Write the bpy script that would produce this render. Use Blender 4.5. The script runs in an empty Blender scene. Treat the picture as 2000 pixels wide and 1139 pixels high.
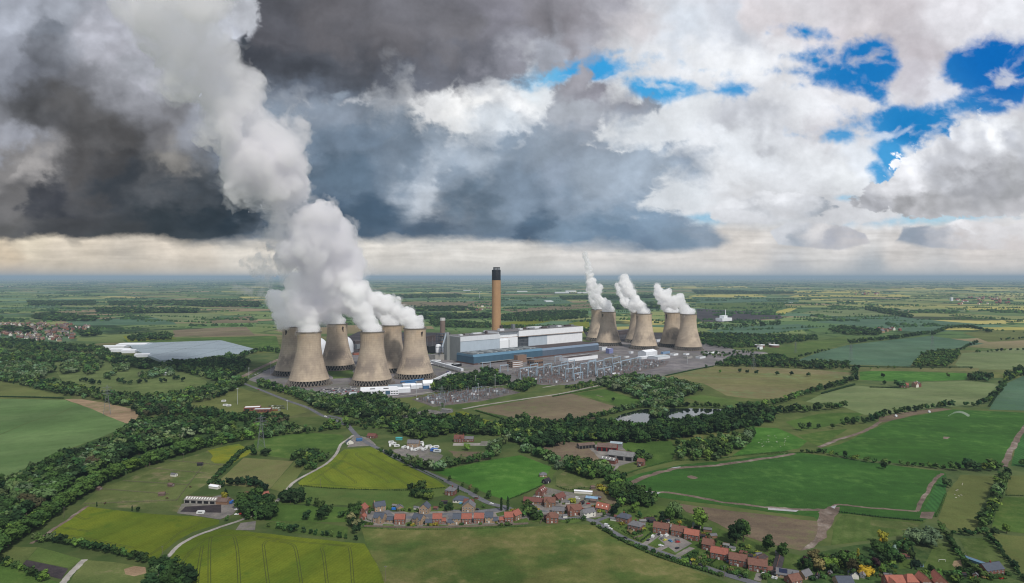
import bpy, bmesh, math, random
import numpy as np
from mathutils import Vector, Matrix, noise as mnoise
random.seed(11)
SC = bpy.context.scene
COL = SC.collection
F, HC, HY = 1270.0, 229.0, 541.0      # focal length (photo px), flying height (m), horizon row

def G(px, py, z=0.0):
    """ground point seen at photo position px, py"""
    d = F * (HC - z) / (py - HY)
    return Vector(((px - 1000.0) * d / F, d, z))

def lin(r, g, b):
    f = lambda c: (c/255/12.92) if c/255 <= 0.04045 else ((c/255 + 0.055)/1.055)**2.4
    return (f(r), f(g), f(b), 1.0)

# ------------------------------------------------------------------ node helper
class NT:
    def __init__(s, tree): s.t = tree; s.n = tree.nodes; s.l = tree.links
    def _in(s, sock, v):
        if v is None: return
        if isinstance(v, bpy.types.NodeSocket): s.l.new(v, sock)
        else:
            try: sock.default_value = v
            except Exception:
                sock.default_value = tuple(v)[:3] if len(v) == 4 else tuple(v) + (1.0,)
    def node(s, typ, props=None, **ins):
        n = s.n.new(typ)
        for k, v in (props or {}).items(): setattr(n, k, v)
        for k, v in ins.items():
            key = int(k[1:]) if k[0] == '_' and k[1:].isdigit() else k.replace('_', ' ')
            s._in(n.inputs[key], v)
        return n
    def m(s, op, a, b=None, c=None, clamp=False):
        n = s.n.new('ShaderNodeMath'); n.operation = op; n.use_clamp = clamp
        for i, v in enumerate((a, b, c)): s._in(n.inputs[i], v)
        return n.outputs[0]
    def v(s, op, a, b=None, c=None, out=0):
        n = s.n.new('ShaderNodeVectorMath'); n.operation = op
        if op == 'SCALE': s._in(n.inputs[0], a); s._in(n.inputs['Scale'], b)
        else:
            for i, v in enumerate((a, b, c)): s._in(n.inputs[i], v)
        return n.outputs['Value'] if out == 'v' else n.outputs[0]
    def comb(s, x, y, z): return s.node('ShaderNodeCombineXYZ', X=x, Y=y, Z=z).outputs[0]
    def sep(s, v): return s.node('ShaderNodeSeparateXYZ', Vector=v).outputs
    def noise(s, vec, scale, detail=4, rough=.5, dist=0.0, out='Fac', lac=2.0):
        return s.node('ShaderNodeTexNoise', Vector=vec, Scale=scale, Detail=detail, Roughness=rough, Distortion=dist, Lacunarity=lac).outputs[out]
    def voro(s, vec, scale, detail=0, rough=.5, feature='F1', out='Distance', **props):
        n = s.node('ShaderNodeTexVoronoi', dict(feature=feature, **props), Vector=vec, Scale=scale)
        if 'Detail' in n.inputs: n.inputs['Detail'].default_value = detail; n.inputs['Roughness'].default_value = rough
        return n.outputs[out]
    def sm(s, x, a, b, lo=0.0, hi=1.0):
        n = s.n.new('ShaderNodeMapRange'); n.interpolation_type = 'SMOOTHSTEP'
        s._in(n.inputs[0], x)
        for i, q in enumerate((a, b, lo, hi)): s._in(n.inputs[1+i], q)
        return n.outputs[0]
    def lr(s, x, a, b, lo=0.0, hi=1.0):
        n = s.n.new('ShaderNodeMapRange'); s._in(n.inputs[0], x)
        for i, q in enumerate((a, b, lo, hi)): s._in(n.inputs[1+i], q)
        return n.outputs[0]
    def mix(s, f, a, b, blend='MIX'):
        n = s.n.new('ShaderNodeMix'); n.data_type = 'RGBA'; n.blend_type = blend
        s._in(n.inputs[0], f); s._in(n.inputs[6], a); s._in(n.inputs[7], b)
        return n.outputs[2]
    def ramp(s, f, stops, interp='LINEAR'):
        n = s.n.new('ShaderNodeValToRGB'); e = n.color_ramp.elements; n.color_ramp.interpolation = interp
        while len(e) < len(stops): e.new(0.5)
        for i, (p, c) in enumerate(stops): e[i].position = p; e[i].color = c
        s._in(n.inputs[0], f); return n.outputs[0]
# ------------------------------------------------------------------ camera, sun, sky
cam = bpy.data.cameras.new('camera'); camo = bpy.data.objects.new('camera', cam); COL.objects.link(camo)
cam.sensor_width = 36; cam.lens = F / 2000 * 36
cam.clip_start = 1; cam.clip_end = 400000
cam.shift_y = -(1139/2 - HY) / 2000
camo.location = (0, 0, HC); camo.rotation_euler = (math.radians(90), 0, 0)
SC.camera = camo
SC.view_settings.view_transform = 'Standard'; SC.view_settings.look = 'None'; SC.view_settings.exposure = 0
SC.render.engine = 'CYCLES'
SC.cycles.use_adaptive_sampling = True; SC.cycles.adaptive_threshold = 0.008; SC.cycles.adaptive_min_samples = 12
SC.cycles.use_denoising = True
SC.cycles.max_bounces = 12; SC.cycles.diffuse_bounces = 2; SC.cycles.glossy_bounces = 2
SC.cycles.transmission_bounces = 4; SC.cycles.transparent_max_bounces = 12; SC.cycles.volume_bounces = 10
SC.cycles.volume_step_rate = .35; SC.cycles.volume_max_steps = 128
SC.cycles.caustics_reflective = False; SC.cycles.caustics_refractive = False
SC.cycles.filter_width = 1.15

SUN_EL, SUN_AZ = 48.0, 150.0          # degrees; azimuth clockwise from the viewing direction (+Y)
sl = bpy.data.lights.new('sun', 'SUN'); sl.energy = SUN_E = 3.1; sl.angle = math.radians(5); sl.color = (1.0, .95, .87)
so = bpy.data.objects.new('sun', sl); COL.objects.link(so)
_a, _e = math.radians(SUN_AZ), math.radians(SUN_EL)
sd = Vector((math.sin(_a)*math.cos(_e), math.cos(_a)*math.cos(_e), math.sin(_e)))
so.rotation_euler = sd.to_track_quat('Z', 'Y').to_euler(); so.location = (0, 0, 2000)


# ------------------------------------------------------------------ cloud-filled sky: a far dome whose colour is grown from noise
def perlin(x, y, seed):
    rs = np.random.RandomState(seed)
    p = rs.permutation(512); p = np.concatenate([p, p])
    ang = rs.rand(512) * 2 * np.pi; gx, gy = np.cos(ang), np.sin(ang)
    xi = np.floor(x).astype(np.int64); yi = np.floor(y).astype(np.int64)
    xf = x - xi; yf = y - yi; xi &= 511; yi &= 511
    u = xf*xf*xf*(xf*(xf*6-15)+10); v = yf*yf*yf*(yf*(yf*6-15)+10)
    def g(ix, iy, dx, dy):
        h = p[p[ix & 511] + (iy & 511)]
        return gx[h]*dx + gy[h]*dy
    a = g(xi, yi, xf, yf); b = g(xi+1, yi, xf-1, yf); c = g(xi, yi+1, xf, yf-1); d = g(xi+1, yi+1, xf-1, yf-1)
    return (a + u*(b-a) + v*(c-a) + u*v*(a-b-c+d)) * 1.5
def fbm(x, y, seed, octv=6, gain=.5, billow=False):
    r = np.zeros_like(x); amp = 1.0; tot = 0
    for i in range(octv):
        n = perlin(x, y, seed+i*7)
        r += amp*(np.abs(n)*2-.55 if billow else n); tot += amp
        amp *= gain; x = x*2.03+13.7; y = y*2.03+7.1
    return r/tot
def sstep(x, a, b):
    t = np.clip((x-a)/(b-a), 0, 1); return t*t*(3-2*t)
def tone(x, y, pts, power=3.4, soft=16.0):
    den = np.zeros_like(x); c = np.zeros(x.shape+(3,))
    for px, py, col in pts:
        w = ((x-px)**2 + ((y-py)*1.25)**2 + soft*soft)**(-power/2)*1e6
        den += w; c += w[..., None]*np.array(lin(*col)[:3])
    return c/den[..., None]
def sdf(x, y, poly):
    """signed distance to a polygon, positive inside"""
    P = np.array(poly, float); n = len(P)
    d = np.full(x.shape, 1e18); ins = np.zeros(x.shape, bool)
    for i in range(n):
        a, b = P[i], P[(i+1) % n]; e = b-a
        wx, wy = x-a[0], y-a[1]
        t = np.clip((wx*e[0]+wy*e[1])/max(e@e, 1e-9), 0, 1)
        d = np.minimum(d, (wx-e[0]*t)**2 + (wy-e[1]*t)**2)
        c1 = (a[1] > y) != (b[1] > y)
        with np.errstate(divide='ignore', invalid='ignore'):
            xx = (b[0]-a[0])*(y-a[1])/(b[1]-a[1])+a[0]
        ins ^= c1 & (x < xx)
    d = np.sqrt(d)
    return np.where(ins, d, -d)

def build_sky():
    st = 1.7
    xs = np.arange(-420, 2430, st); ys = np.arange(-260, 556, st)
    x, y = np.meshgrid(xs, ys)
    low = .22 + .78*sstep(540-y, 10, 150)                  # clouds get flatter and smaller toward the horizon
    yy = y + 45*np.logaddexp(0, (y-400)/45)                 # foreshortened noise rows
    wx = fbm(x/210, yy/180, 1, 7, .52); wy = fbm(x/210, yy/180, 51, 7, .52)
    wx2 = fbm(x/60, yy/50, 101, 6, .58); wy2 = fbm(x/60, yy/50, 151, 6, .58)
    bil = fbm((x+wx*70)/120, (yy+wy*56)/100, 201, 7, .50, True)
    bil2 = fbm((x+wx2*26)/40, (yy+wy2*20)/33, 251, 5, .52, True)
    fine = fbm(x/26, yy/22, 301, 5, .6)
    def shift(a, dx, dy): return np.roll(np.roll(a, -int(round(dx)), 1), -int(round(dy)), 0)
    def box(a, r, ax):
        c = np.cumsum(a, axis=ax); z = np.take(c, [0], axis=ax)*0
        c = np.concatenate([z, c], ax); n = a.shape[ax]; i = np.arange(n)
        lo_, hi_ = np.clip(i-r, 0, n), np.clip(i+r+1, 0, n)
        shp = [1, 1]; shp[ax] = n
        return (np.take(c, hi_, ax)-np.take(c, lo_, ax))/(hi_-lo_).reshape(shp)
    def blur(a, r):
        r = max(1, int(r/st))
        for _ in range(2): a = box(box(a, r, 0), r, 1)
        return a
    def light(dens, reach, k):                              # light arriving from the upper right through the cloud field
        acc = np.zeros_like(dens)
        for f in (.25, .6, 1.0):
            d = reach*f/st
            acc += shift(blur(dens, reach*f*.45), d*.5, -d*.8)
        return np.exp(-k*acc/3)
    def centred(a): return (a-a.mean())/a.std()
    big = fbm(x/330+wx*.35, yy/240+wy*.35, 401, 7, .5)
    D1 = np.clip(.25 + big*1.2 - bil*.9, 0, 1.5)
    D2 = np.clip(.35 - bil2*1.0 + wx2*.5, 0, 1.5)
    L1 = np.clip(centred(light(D1, 40, 1.6) + .10*D1), -2.2, 2.2)*.5
    L2 = np.clip(centred(light(D2, 15, 1.6) + .12*D2), -2.2, 2.2)*.5
    LB = np.clip(centred(fbm(x/260+wx*.8, yy/150+wy*.8, 451, 6, .5)), -2, 2)*.5
    def shade(c, a1, a2, ab=0.0):
        k = 1 + (L1*a1 + L2*a2 + LB*ab)*low
        return c*np.clip(k, .5, 1.5)[..., None]
    def over(base, c, m): return base*(1-m[..., None]) + c*m[..., None]
    tx, ty = x+(wx*120+wx2*34+bil2*8)*np.sqrt(low), y+(wy*95+wy2*28+bil2*8)*low
    # clear blue
    C = tone(x, y, [(1150,130,(58,160,222)),(1050,150,(110,184,228)),(1280,170,(70,164,222)),(1580,60,(30,132,200)),(1690,130,(24,120,192)),(1960,110,(10,106,186)),(1780,250,(28,128,196)),(1740,310,(70,160,220)),(1640,390,(150,200,230)),(1820,432,(165,208,228)),(1390,430,(150,196,224)),(2200,100,(10,100,180)),(1400,300,(70,150,215))])
    # high bright sheet with holes
    hole = np.full(x.shape, -200.0)
    for (cx, cy, rx, ry, rot) in [(1130,138,150,32,-6),(1265,172,60,26,10),(1050,135,45,14,0),(1200,105,45,12,-20),(1575,62,44,11,12),(1590,105,34,14,-10),(1700,122,60,50,20),(1660,155,75,30,10),(1700,175,45,26,30),(1790,245,140,46,6),(1735,295,26,60,-25),
                                  (1950,125,120,62,-8),(1880,130,50,44,-25),(1930,190,90,30,-8),(1420,176,80,9,-4),(1520,140,60,8,0),(1640,388,46,9,0),(1820,432,150,9,-4),(1385,432,30,10,0),(2150,150,160,90,0),(1640,262,40,8,0),(1720,345,20,34,0)]:
        a = math.radians(rot); dx, dy = x-cx, y-cy
        u, v = dx*math.cos(a)+dy*math.sin(a), -dx*math.sin(a)+dy*math.cos(a)
        q = np.sqrt((u/rx)**2+(v/ry)**2)
        hole = np.maximum(hole, (1-q)*min(rx, ry)*1.3)
    hn = (wx*58+wy2*24+fine*9+bil2*14+bil*22)*np.clip(low, .35, 1)
    gm = sstep(hole*1.35+hn, -16, 30)
    gm = gm*(1-.75*sstep(fbm((x+wx*90)/120, (y+wy*60)/50, 601, 7, .5), .02, .42))
    sheet = tone(tx, ty, [(1330,60,(216,222,230)),(1440,40,(204,208,216)),(1500,20,(214,208,210)),(1420,110,(238,239,241)),(1300,130,(236,237,240)),(1540,100,(240,240,243)),
        (1640,70,(222,216,220)),(1740,40,(198,192,195)),(1780,110,(188,182,186)),(1770,160,(190,186,192)),(1840,185,(226,226,232)),(1680,60,(216,210,212)),(1900,40,(224,222,226)),(1980,40,(238,238,242)),(2200,60,(220,222,226)),
        (1250,260,(224,228,232)),(1340,230,(232,235,238)),(1480,240,(196,198,204)),(1560,180,(236,237,240)),(1650,200,(222,221,224)),(1620,235,(204,202,206)),(1470,300,(236,239,243)),(1590,310,(243,245,248)),(1700,300,(236,240,246)),(1420,340,(240,242,245)),(1620,345,(238,240,242)),
        (1310,400,(214,218,222)),(1460,400,(220,220,222)),(1560,400,(212,213,216)),(1480,460,(196,202,208)),(1600,440,(214,214,217)),(1700,430,(218,218,220)),(1860,450,(216,214,216)),(1980,450,(222,220,219)),(2150,350,(210,212,216)),
        (1020,180,(232,238,242)),(1000,225,(251,251,251)),(905,205,(249,248,246)),(850,210,(236,236,236)),(930,150,(206,208,212)),(1120,170,(226,228,232)),(1200,60,(206,202,204)),(700,200,(190,194,200)),(1200,220,(224,226,228)),(960,250,(214,220,226))], 3.2)
    sheet = shade(sheet, .12, .055, .08)*np.array((.985,1.0,1.02))
    C = over(C, sheet, 1-gm)
    # pale strip under the cloud bases
    strip = tone(x+wx2*14, y+wy2*4, [(60,482,(232,220,198)),(130,490,(226,214,196)),(20,505,(214,196,170)),(120,522,(198,186,168)),(250,500,(208,199,186)),(250,530,(200,188,170)),(380,520,(206,196,182)),(470,488,(226,219,208)),(30,536,(192,181,168)),(-200,510,(200,190,175)),(330,480,(226,215,200)),
        (700,488,(226,221,213)),(850,500,(220,215,208)),(980,490,(223,219,213)),(760,526,(208,203,196)),(1000,526,(208,205,200)),(850,480,(214,212,208)),
        (1150,500,(224,220,216)),(1300,502,(222,218,214)),(1450,500,(226,220,214)),(1600,508,(210,208,206)),(1750,505,(216,211,207)),(1900,505,(218,212,208)),(1250,530,(208,206,204)),(1550,530,(190,192,196)),(1700,522,(172,178,184)),(1850,530,(198,197,197)),(2200,510,(212,208,204)),(1650,485,(220,217,215))], 3.0)
    strip = strip*(1+.13*np.clip(fbm((x+wx*80)/170, (y+wy*8)/14, 701, 6, .55)*2.4, -1, 1)*sstep(540-y, 8, 40))[..., None]
    strip = shade(strip, .12, .2)
    C = over(C, strip, sstep(y+wy*24*low, 424, 458))
    def layer(C, poly, pts, edge=10, amp=(34, 16, 8), sh=(.25, .14, .14), power=3.4, cool=(.95, 1.0, 1.07)):
        s = sdf(x, y, poly)
        s = s + (wx*amp[0] + bil*amp[0]*.5 + bil2*amp[1] + fine*amp[2])*low**.8*(.30+.70*sstep(500-y, 20, 150))
        ew = edge*(.55 + 3.2*sstep(wy+wx2*.4, -.05, .55)*low)
        m = sstep(s, -ew, ew)
        c = shade(tone(tx, ty, pts, power), *sh)*np.array(cool)
        return over(C, c, m)
    # brown-grey ceiling, top centre
    C = layer(C, [(330,-300),(1250,-300),(1235,20),(1200,75),(1120,120),(1010,165),(900,172),(760,205),(600,215),(400,210)],
        [(520,60,(98,94,96)),(500,110,(76,76,80)),(470,90,(70,72,76)),(600,130,(86,86,90)),(640,40,(106,100,100)),(740,100,(112,106,106)),(860,60,(120,114,114)),(900,130,(108,106,110)),(960,40,(140,133,136)),(1040,50,(134,126,126)),(1000,110,(150,144,147)),(1140,50,(150,141,141)),(1200,30,(172,164,164)),(1100,110,(186,182,184)),(760,170,(116,116,122)),(620,190,(112,116,124)),(700,-100,(110,106,106)),(1000,-100,(130,124,124))],
        34, (60,20,6), (.17,.06,.20), 3.4, (.90, 1.0, 1.12))
    # slate-blue mass, centre, flat base
    C = layer(C, [(380,205),(620,196),(740,190),(800,210),(830,235),(880,262),(980,262),(1010,250),(1070,232),(1080,170),(1120,150),(1170,160),(1240,190),(1290,205),(1250,240),(1180,250),(1150,280),(1260,285),(1330,282),(1368,300),(1362,335),(1300,352),(1265,372),(1230,395),(1245,415),(1330,425),(1350,440),(1390,448),(1420,470),(1400,484),(1330,490),(1240,493),(1170,484),(1100,480),(1000,472),(900,466),(760,467),(640,470),(380,470)],
        [(640,220,(136,144,154)),(700,280,(114,128,142)),(760,205,(172,177,183)),(780,300,(118,130,142)),(660,350,(92,108,122)),(720,420,(68,86,102)),(640,440,(64,80,96)),(840,430,(78,94,110)),(880,360,(134,146,158)),(960,300,(140,152,164)),(840,260,(150,160,170)),
         (835,368,(200,204,208)),(905,330,(176,184,192)),(700,460,(74,92,108)),(800,458,(80,96,112)),(960,445,(112,128,144)),(1050,430,(86,106,124)),(1020,455,(76,94,112)),(1080,300,(146,156,166)),(1000,380,(132,146,160)),(1110,340,(150,160,172)),(930,400,(110,126,140)),
         (1160,190,(150,146,152)),(1130,165,(172,168,172)),(1120,215,(182,184,188)),(1200,330,(164,174,184)),(1330,320,(152,162,174)),(1270,330,(172,182,192)),(1180,390,(160,172,184)),(1280,440,(128,146,162)),(1200,440,(126,144,160)),(1260,475,(112,130,148)),(1180,470,(104,124,142)),(1350,470,(124,142,158)),(1400,468,(146,158,170)),(1100,460,(122,140,156)),(1120,400,(140,154,168))],
        17, (38,18,6), (.16,.08,.16), 3.3)
    # black-grey storm mass, left
    C = layer(C, [(-500,-320),(420,-320),(500,-60),(505,50),(440,100),(460,190),(520,260),(560,330),(580,400),(600,452),(560,462),(500,458),(420,470),(360,474),(300,462),(200,462),(150,468),(110,458),(70,462),(20,470),(-60,455),(-500,460)],
        [(-250,100,(120,122,130)),(-150,400,(85,85,88)),(20,40,(178,178,184)),(110,60,(122,124,130)),(130,20,(170,170,175)),(230,40,(192,188,192)),(330,30,(206,204,206)),(60,150,(132,132,138)),(20,130,(150,150,156)),(90,120,(112,112,116)),(180,160,(120,118,120)),(300,150,(158,156,158)),(250,110,(168,164,167)),
         (8,280,(156,154,158)),(60,250,(86,84,84)),(45,230,(100,98,98)),(150,230,(104,100,98)),(190,260,(94,90,88)),(260,190,(140,137,139)),(310,240,(122,118,118)),(345,210,(134,131,132)),(400,230,(140,139,143)),(400,160,(166,166,171)),
         (35,343,(164,156,150)),(10,330,(128,122,118)),(60,385,(60,60,64)),(100,390,(58,58,62)),(150,330,(82,78,76)),(120,300,(96,92,90)),(240,350,(58,61,65)),(200,320,(70,68,68)),(345,300,(146,139,131)),(330,330,(84,84,86)),(380,350,(68,72,76)),(300,430,(50,56,60)),(380,425,(46,54,60)),(440,425,(40,50,58)),(460,380,(74,80,86)),(130,430,(68,66,66)),(20,435,(90,86,82)),(30,410,(110,105,102)),(220,450,(66,66,66)),(360,465,(58,64,68)),
         (480,330,(140,145,153)),(460,220,(152,154,161)),(420,60,(198,196,200)),(540,420,(84,94,104)),(470,10,(200,197,198))],
        13, (28,16,6), (.20,.09,.20), 3.5, (.93, 1.0, 1.08))
    # heaped cumulus, right
    def heap(C, poly, pts, edge=4, amp=(16, 15, 5), sh=(.10, .08, .05)): return layer(C, poly, pts, edge, amp, sh, 3.0, (.98, 1, 1.03))
    C = heap(C, [(1392,402),(1420,385),(1450,392),(1490,368),(1530,375),(1560,366),(1600,380),(1640,402),(1600,425),(1540,430),(1500,440),(1420,436),(1390,425)],
        [(1400,400,(240,240,242)),(1480,378,(244,244,246)),(1540,385,(222,223,226)),(1590,395,(168,174,182)),(1620,408,(160,166,174)),(1450,410,(196,198,202)),(1500,425,(214,214,216)),(1430,428,(222,222,224))])
    C = heap(C, [(1505,452),(1540,430),(1600,436),(1640,440),(1690,455),(1700,475),(1640,488),(1560,482),(1520,478)], [(1520,450,(216,217,220)),(1560,470,(168,176,186)),(1600,440,(230,226,224)),(1650,460,(178,180,188)),(1680,470,(200,196,196)),(1600,482,(190,188,190))], 4, (12,12,4))
    C = heap(C, [(1750,470),(1765,445),(1800,440),(1830,448),(1870,430),(1910,432),(1960,440),(2020,425),(2100,440),(2100,490),(1900,488),(1800,482)], [(1775,458,(146,156,168)),(1800,470,(150,158,170)),(1840,470,(176,178,184)),(1870,438,(244,242,242)),(1930,450,(222,219,219)),(1990,440,(228,226,226)),(1900,480,(206,198,194)),(1970,480,(214,206,202))], 4, (12,12,4))
    C = heap(C, [(1660,395),(1690,368),(1740,352),(1755,315),(1790,300),(1810,270),(1850,262),(1880,232),(1915,224),(1940,236),(1960,232),(2000,240),(2100,230),(2200,300),(2200,410),(2000,420),(1930,425),(1860,418),(1800,425),(1720,410),(1660,408)],
        [(1765,320,(252,252,253)),(1800,290,(253,253,254)),(1830,290,(240,240,243)),(1850,275,(252,252,253)),(1890,240,(246,247,249)),(1890,280,(206,208,214)),(1915,240,(236,237,240)),(1940,290,(253,253,253)),(1960,260,(244,245,247)),(1985,300,(190,192,198)),(1860,320,(196,197,202)),(1800,345,(238,237,239)),(1900,360,(176,176,180)),(1960,370,(178,178,180)),(1750,365,(222,221,223)),(1690,385,(190,190,194)),(1700,402,(166,166,170)),(1760,405,(158,157,158)),(1830,395,(166,165,166)),(1800,418,(196,194,196)),(1880,408,(196,195,197)),(1980,410,(206,204,206)),(2100,330,(210,210,214))],
        4, (22,22,6), (.16,.13,.06))
    # hazy foot of the sky
    C = over(C, tone(x, y, [(0,540,(178,172,164)),(500,540,(196,190,182)),(1000,540,(196,196,194)),(1500,540,(186,190,194)),(2000,540,(180,184,188))]), sstep(y, 515, 546)*.6)
    C = np.clip(C, 0, 1.2)
    # dome patch, 150 km away
    Rk = 150000.0
    dirs = np.stack([(x-1000)/F, np.ones_like(x), (HY-y)/F], -1)
    dirs /= np.linalg.norm(dirs, axis=-1, keepdims=True)
    co = (dirs*Rk + np.array([0, 0, HC])).reshape(-1, 3)
    ny, nx = x.shape
    idx = np.arange(ny*nx).reshape(ny, nx)
    q = np.stack([idx[:-1,:-1], idx[:-1,1:], idx[1:,1:], idx[1:,:-1]], -1).reshape(-1, 4)
    me = bpy.data.meshes.new('sky')
    me.vertices.add(len(co)); me.vertices.foreach_set('co', co.astype(np.float32).ravel())
    me.loops.add(len(q)*4); me.loops.foreach_set('vertex_index', q.astype(np.int32).ravel())
    me.polygons.add(len(q)); me.polygons.foreach_set('loop_start', np.arange(0, len(q)*4, 4, dtype=np.int32))
    me.update(calc_edges=False)
    at = me.attributes.new('cloud_tone', 'FLOAT_COLOR', 'POINT')
    at.data.foreach_set('color', np.concatenate([C.reshape(-1, 3), np.ones((len(co), 1))], 1).astype(np.float32).ravel())
    mt = bpy.data.materials.new('cloud_sky'); mt.use_nodes = True; t = NT(mt.node_tree); t.n.clear()
    a = t.node('ShaderNodeAttribute', dict(attribute_name='cloud_tone')).outputs['Color']
    geo = t.v('NORMALIZE', t.node('ShaderNodeNewGeometry').outputs['Position'])
    n = t.lr(t.noise(geo, 160, 3, .6), .3, .7, .97, 1.03)
    e = t.node('ShaderNodeEmission', Color=t.v('SCALE', a, n), Strength=1.0)
    o = t.node('ShaderNodeOutputMaterial'); t.l.new(e.outputs[0], o.inputs['Surface'])
    mt.cycles.emission_sampling = 'NONE'
    me.materials.append(mt)
    ob = bpy.data.objects.new('sky', me); COL.objects.link(ob); ob['kind'] = 'structure'

def build_world():
    w = bpy.data.worlds.new('World'); SC.world = w; w.use_nodes = True
    t = NT(w.node_tree); t.n.clear()
    d = t.node('ShaderNodeTexCoord').outputs['Generated']
    sky = t.node('ShaderNodeTexSky', dict(sky_type='NISHITA', sun_disc=False, sun_elevation=math.radians(SUN_EL), sun_rotation=math.radians(SUN_AZ), altitude=200, dust_density=.6)).outputs[0]
    c = t.sm(t.noise(d, 3.0, 3, .55), .34, .56)
    cl = t.mix(t.noise(d, 6, 2), (4.6, 4.7, 5.0, 1), (7.4, 7.4, 7.3, 1))
    bg = t.node('ShaderNodeBackground', Color=t.mix(t.m('MULTIPLY', c, .9), sky, cl), Strength=.1)
    o = t.node('ShaderNodeOutputWorld'); t.l.new(bg.outputs[0], o.inputs['Surface'])
    w.cycles.sampling_method = 'MANUAL'; w.cycles.sample_map_resolution = 256
build_world()
build_sky()
# ------------------------------------------------------------------ mesh + material helpers
class MB:
    """collects faces of several shapes into ONE mesh"""
    def __init__(s): s.v = []; s.f = []; s.mi = []
    def add(s, vs, fs, mi=0):
        b = len(s.v); s.v += [tuple(q) for q in vs]
        for f in fs: s.f.append([i+b for i in f]); s.mi.append(mi)
    def box(s, x0, x1, y0, y1, z0, z1, mi=0, top=None):
        s.add([(x0,y0,z0),(x1,y0,z0),(x1,y1,z0),(x0,y1,z0),(x0,y0,z1),(x1,y0,z1),(x1,y1,z1),(x0,y1,z1)],
              [(0,3,2,1),(0,1,5,4),(1,2,6,5),(2,3,7,6),(3,0,4,7)], mi)
        s.add([(x0,y0,z1),(x1,y0,z1),(x1,y1,z1),(x0,y1,z1)], [(0,1,2,3)], mi if top is None else top)
    def prism(s, poly, z0, z1, mi=0, top=None):
        n = len(poly)
        if sum(poly[i][0]*poly[(i+1)%n][1]-poly[(i+1)%n][0]*poly[i][1] for i in range(n)) < 0: poly = poly[::-1]
        s.add([(p[0],p[1],z0) for p in poly]+[(p[0],p[1],z1) for p in poly], [(i,(i+1)%n,(i+1)%n+n,i+n) for i in range(n)], mi)
        s.add([(p[0],p[1],z1) for p in poly], [tuple(range(n))], mi if top is None else top)
    def tube(s, a, b, r0, r1=None, n=6, mi=0, caps=True):
        a = Vector(a); b = Vector(b); r1 = r0 if r1 is None else r1
        d = (b-a).normalized(); u = d.orthogonal().normalized(); w = d.cross(u)
        vs = []
        for p, r in ((a, r0), (b, r1)):
            for i in range(n):
                t = 2*math.pi*i/n; vs.append(p+u*(r*math.cos(t))+w*(r*math.sin(t)))
        s.add(vs, [(i,(i+1)%n,(i+1)%n+n,i+n) for i in range(n)] + ([tuple(range(n))[::-1], tuple(range(n,2*n))] if caps else []), mi)
    def lathe(s, prof, n=48, mi=0, cx=0, cy=0):
        vs = []; k = len(prof)
        for i in range(n):
            t = 2*math.pi*i/n
            for r, z in prof: vs.append((cx+r*math.cos(t), cy+r*math.sin(t), z))
        fs = []
        for i in range(n):
            for j in range(k-1):
                fs.append((i*k+j, ((i+1)%n)*k+j, ((i+1)%n)*k+j+1, i*k+j+1))
        s.add(vs, fs, mi)
    def build(s, name, mats, parent=None, smooth=False):
        me = bpy.data.meshes.new(name); me.from_pydata(s.v, [], s.f)
        for m in (mats if isinstance(mats, (list, tuple)) else [mats]): me.materials.append(m)
        if any(s.mi): me.polygons.foreach_set('material_index', s.mi)
        if smooth: me.polygons.foreach_set('use_smooth', [True]*len(me.polygons))
        me.update()
        o = bpy.data.objects.new(name, me); COL.objects.link(o)
        if parent is not None: o.parent = parent
        return o
def tag(o, label=None, cat=None, group=None, kind=None):
    if label: o['label'] = label
    if cat: o['category'] = cat
    if group: o['group'] = group
    if kind: o['kind'] = kind
    return o
def thing(name, label, cat, loc=(0,0,0), rz=0.0, group=None):
    o = bpy.data.objects.new(name, None); COL.objects.link(o)
    o.location = loc; o.rotation_euler = (0,0,rz); o.empty_display_size = 1
    return tag(o, label, cat, group)
def mesh_np(name, co, quads, mats, mi=None, parent=None, attr=None, smooth=False):
    me = bpy.data.meshes.new(name); k = quads.shape[1]
    me.vertices.add(len(co)); me.vertices.foreach_set('co', np.asarray(co, np.float32).ravel())
    me.loops.add(quads.size); me.loops.foreach_set('vertex_index', np.asarray(quads, np.int32).ravel())
    me.polygons.add(len(quads)); me.polygons.foreach_set('loop_start', np.arange(0, quads.size, k, dtype=np.int32))
    me.update(calc_edges=True)
    for m in mats: me.materials.append(m)
    if mi is not None: me.polygons.foreach_set('material_index', np.asarray(mi, np.int32))
    if attr is not None:
        at = me.attributes.new('tint', 'FLOAT_COLOR', 'POINT'); at.data.foreach_set('color', np.asarray(attr, np.float32).ravel())
    if smooth: me.polygons.foreach_set('use_smooth', np.ones(len(quads), bool))
    o = bpy.data.objects.new(name, me); COL.objects.link(o)
    if parent is not None: o.parent = parent
    return o
MATS = {}
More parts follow.
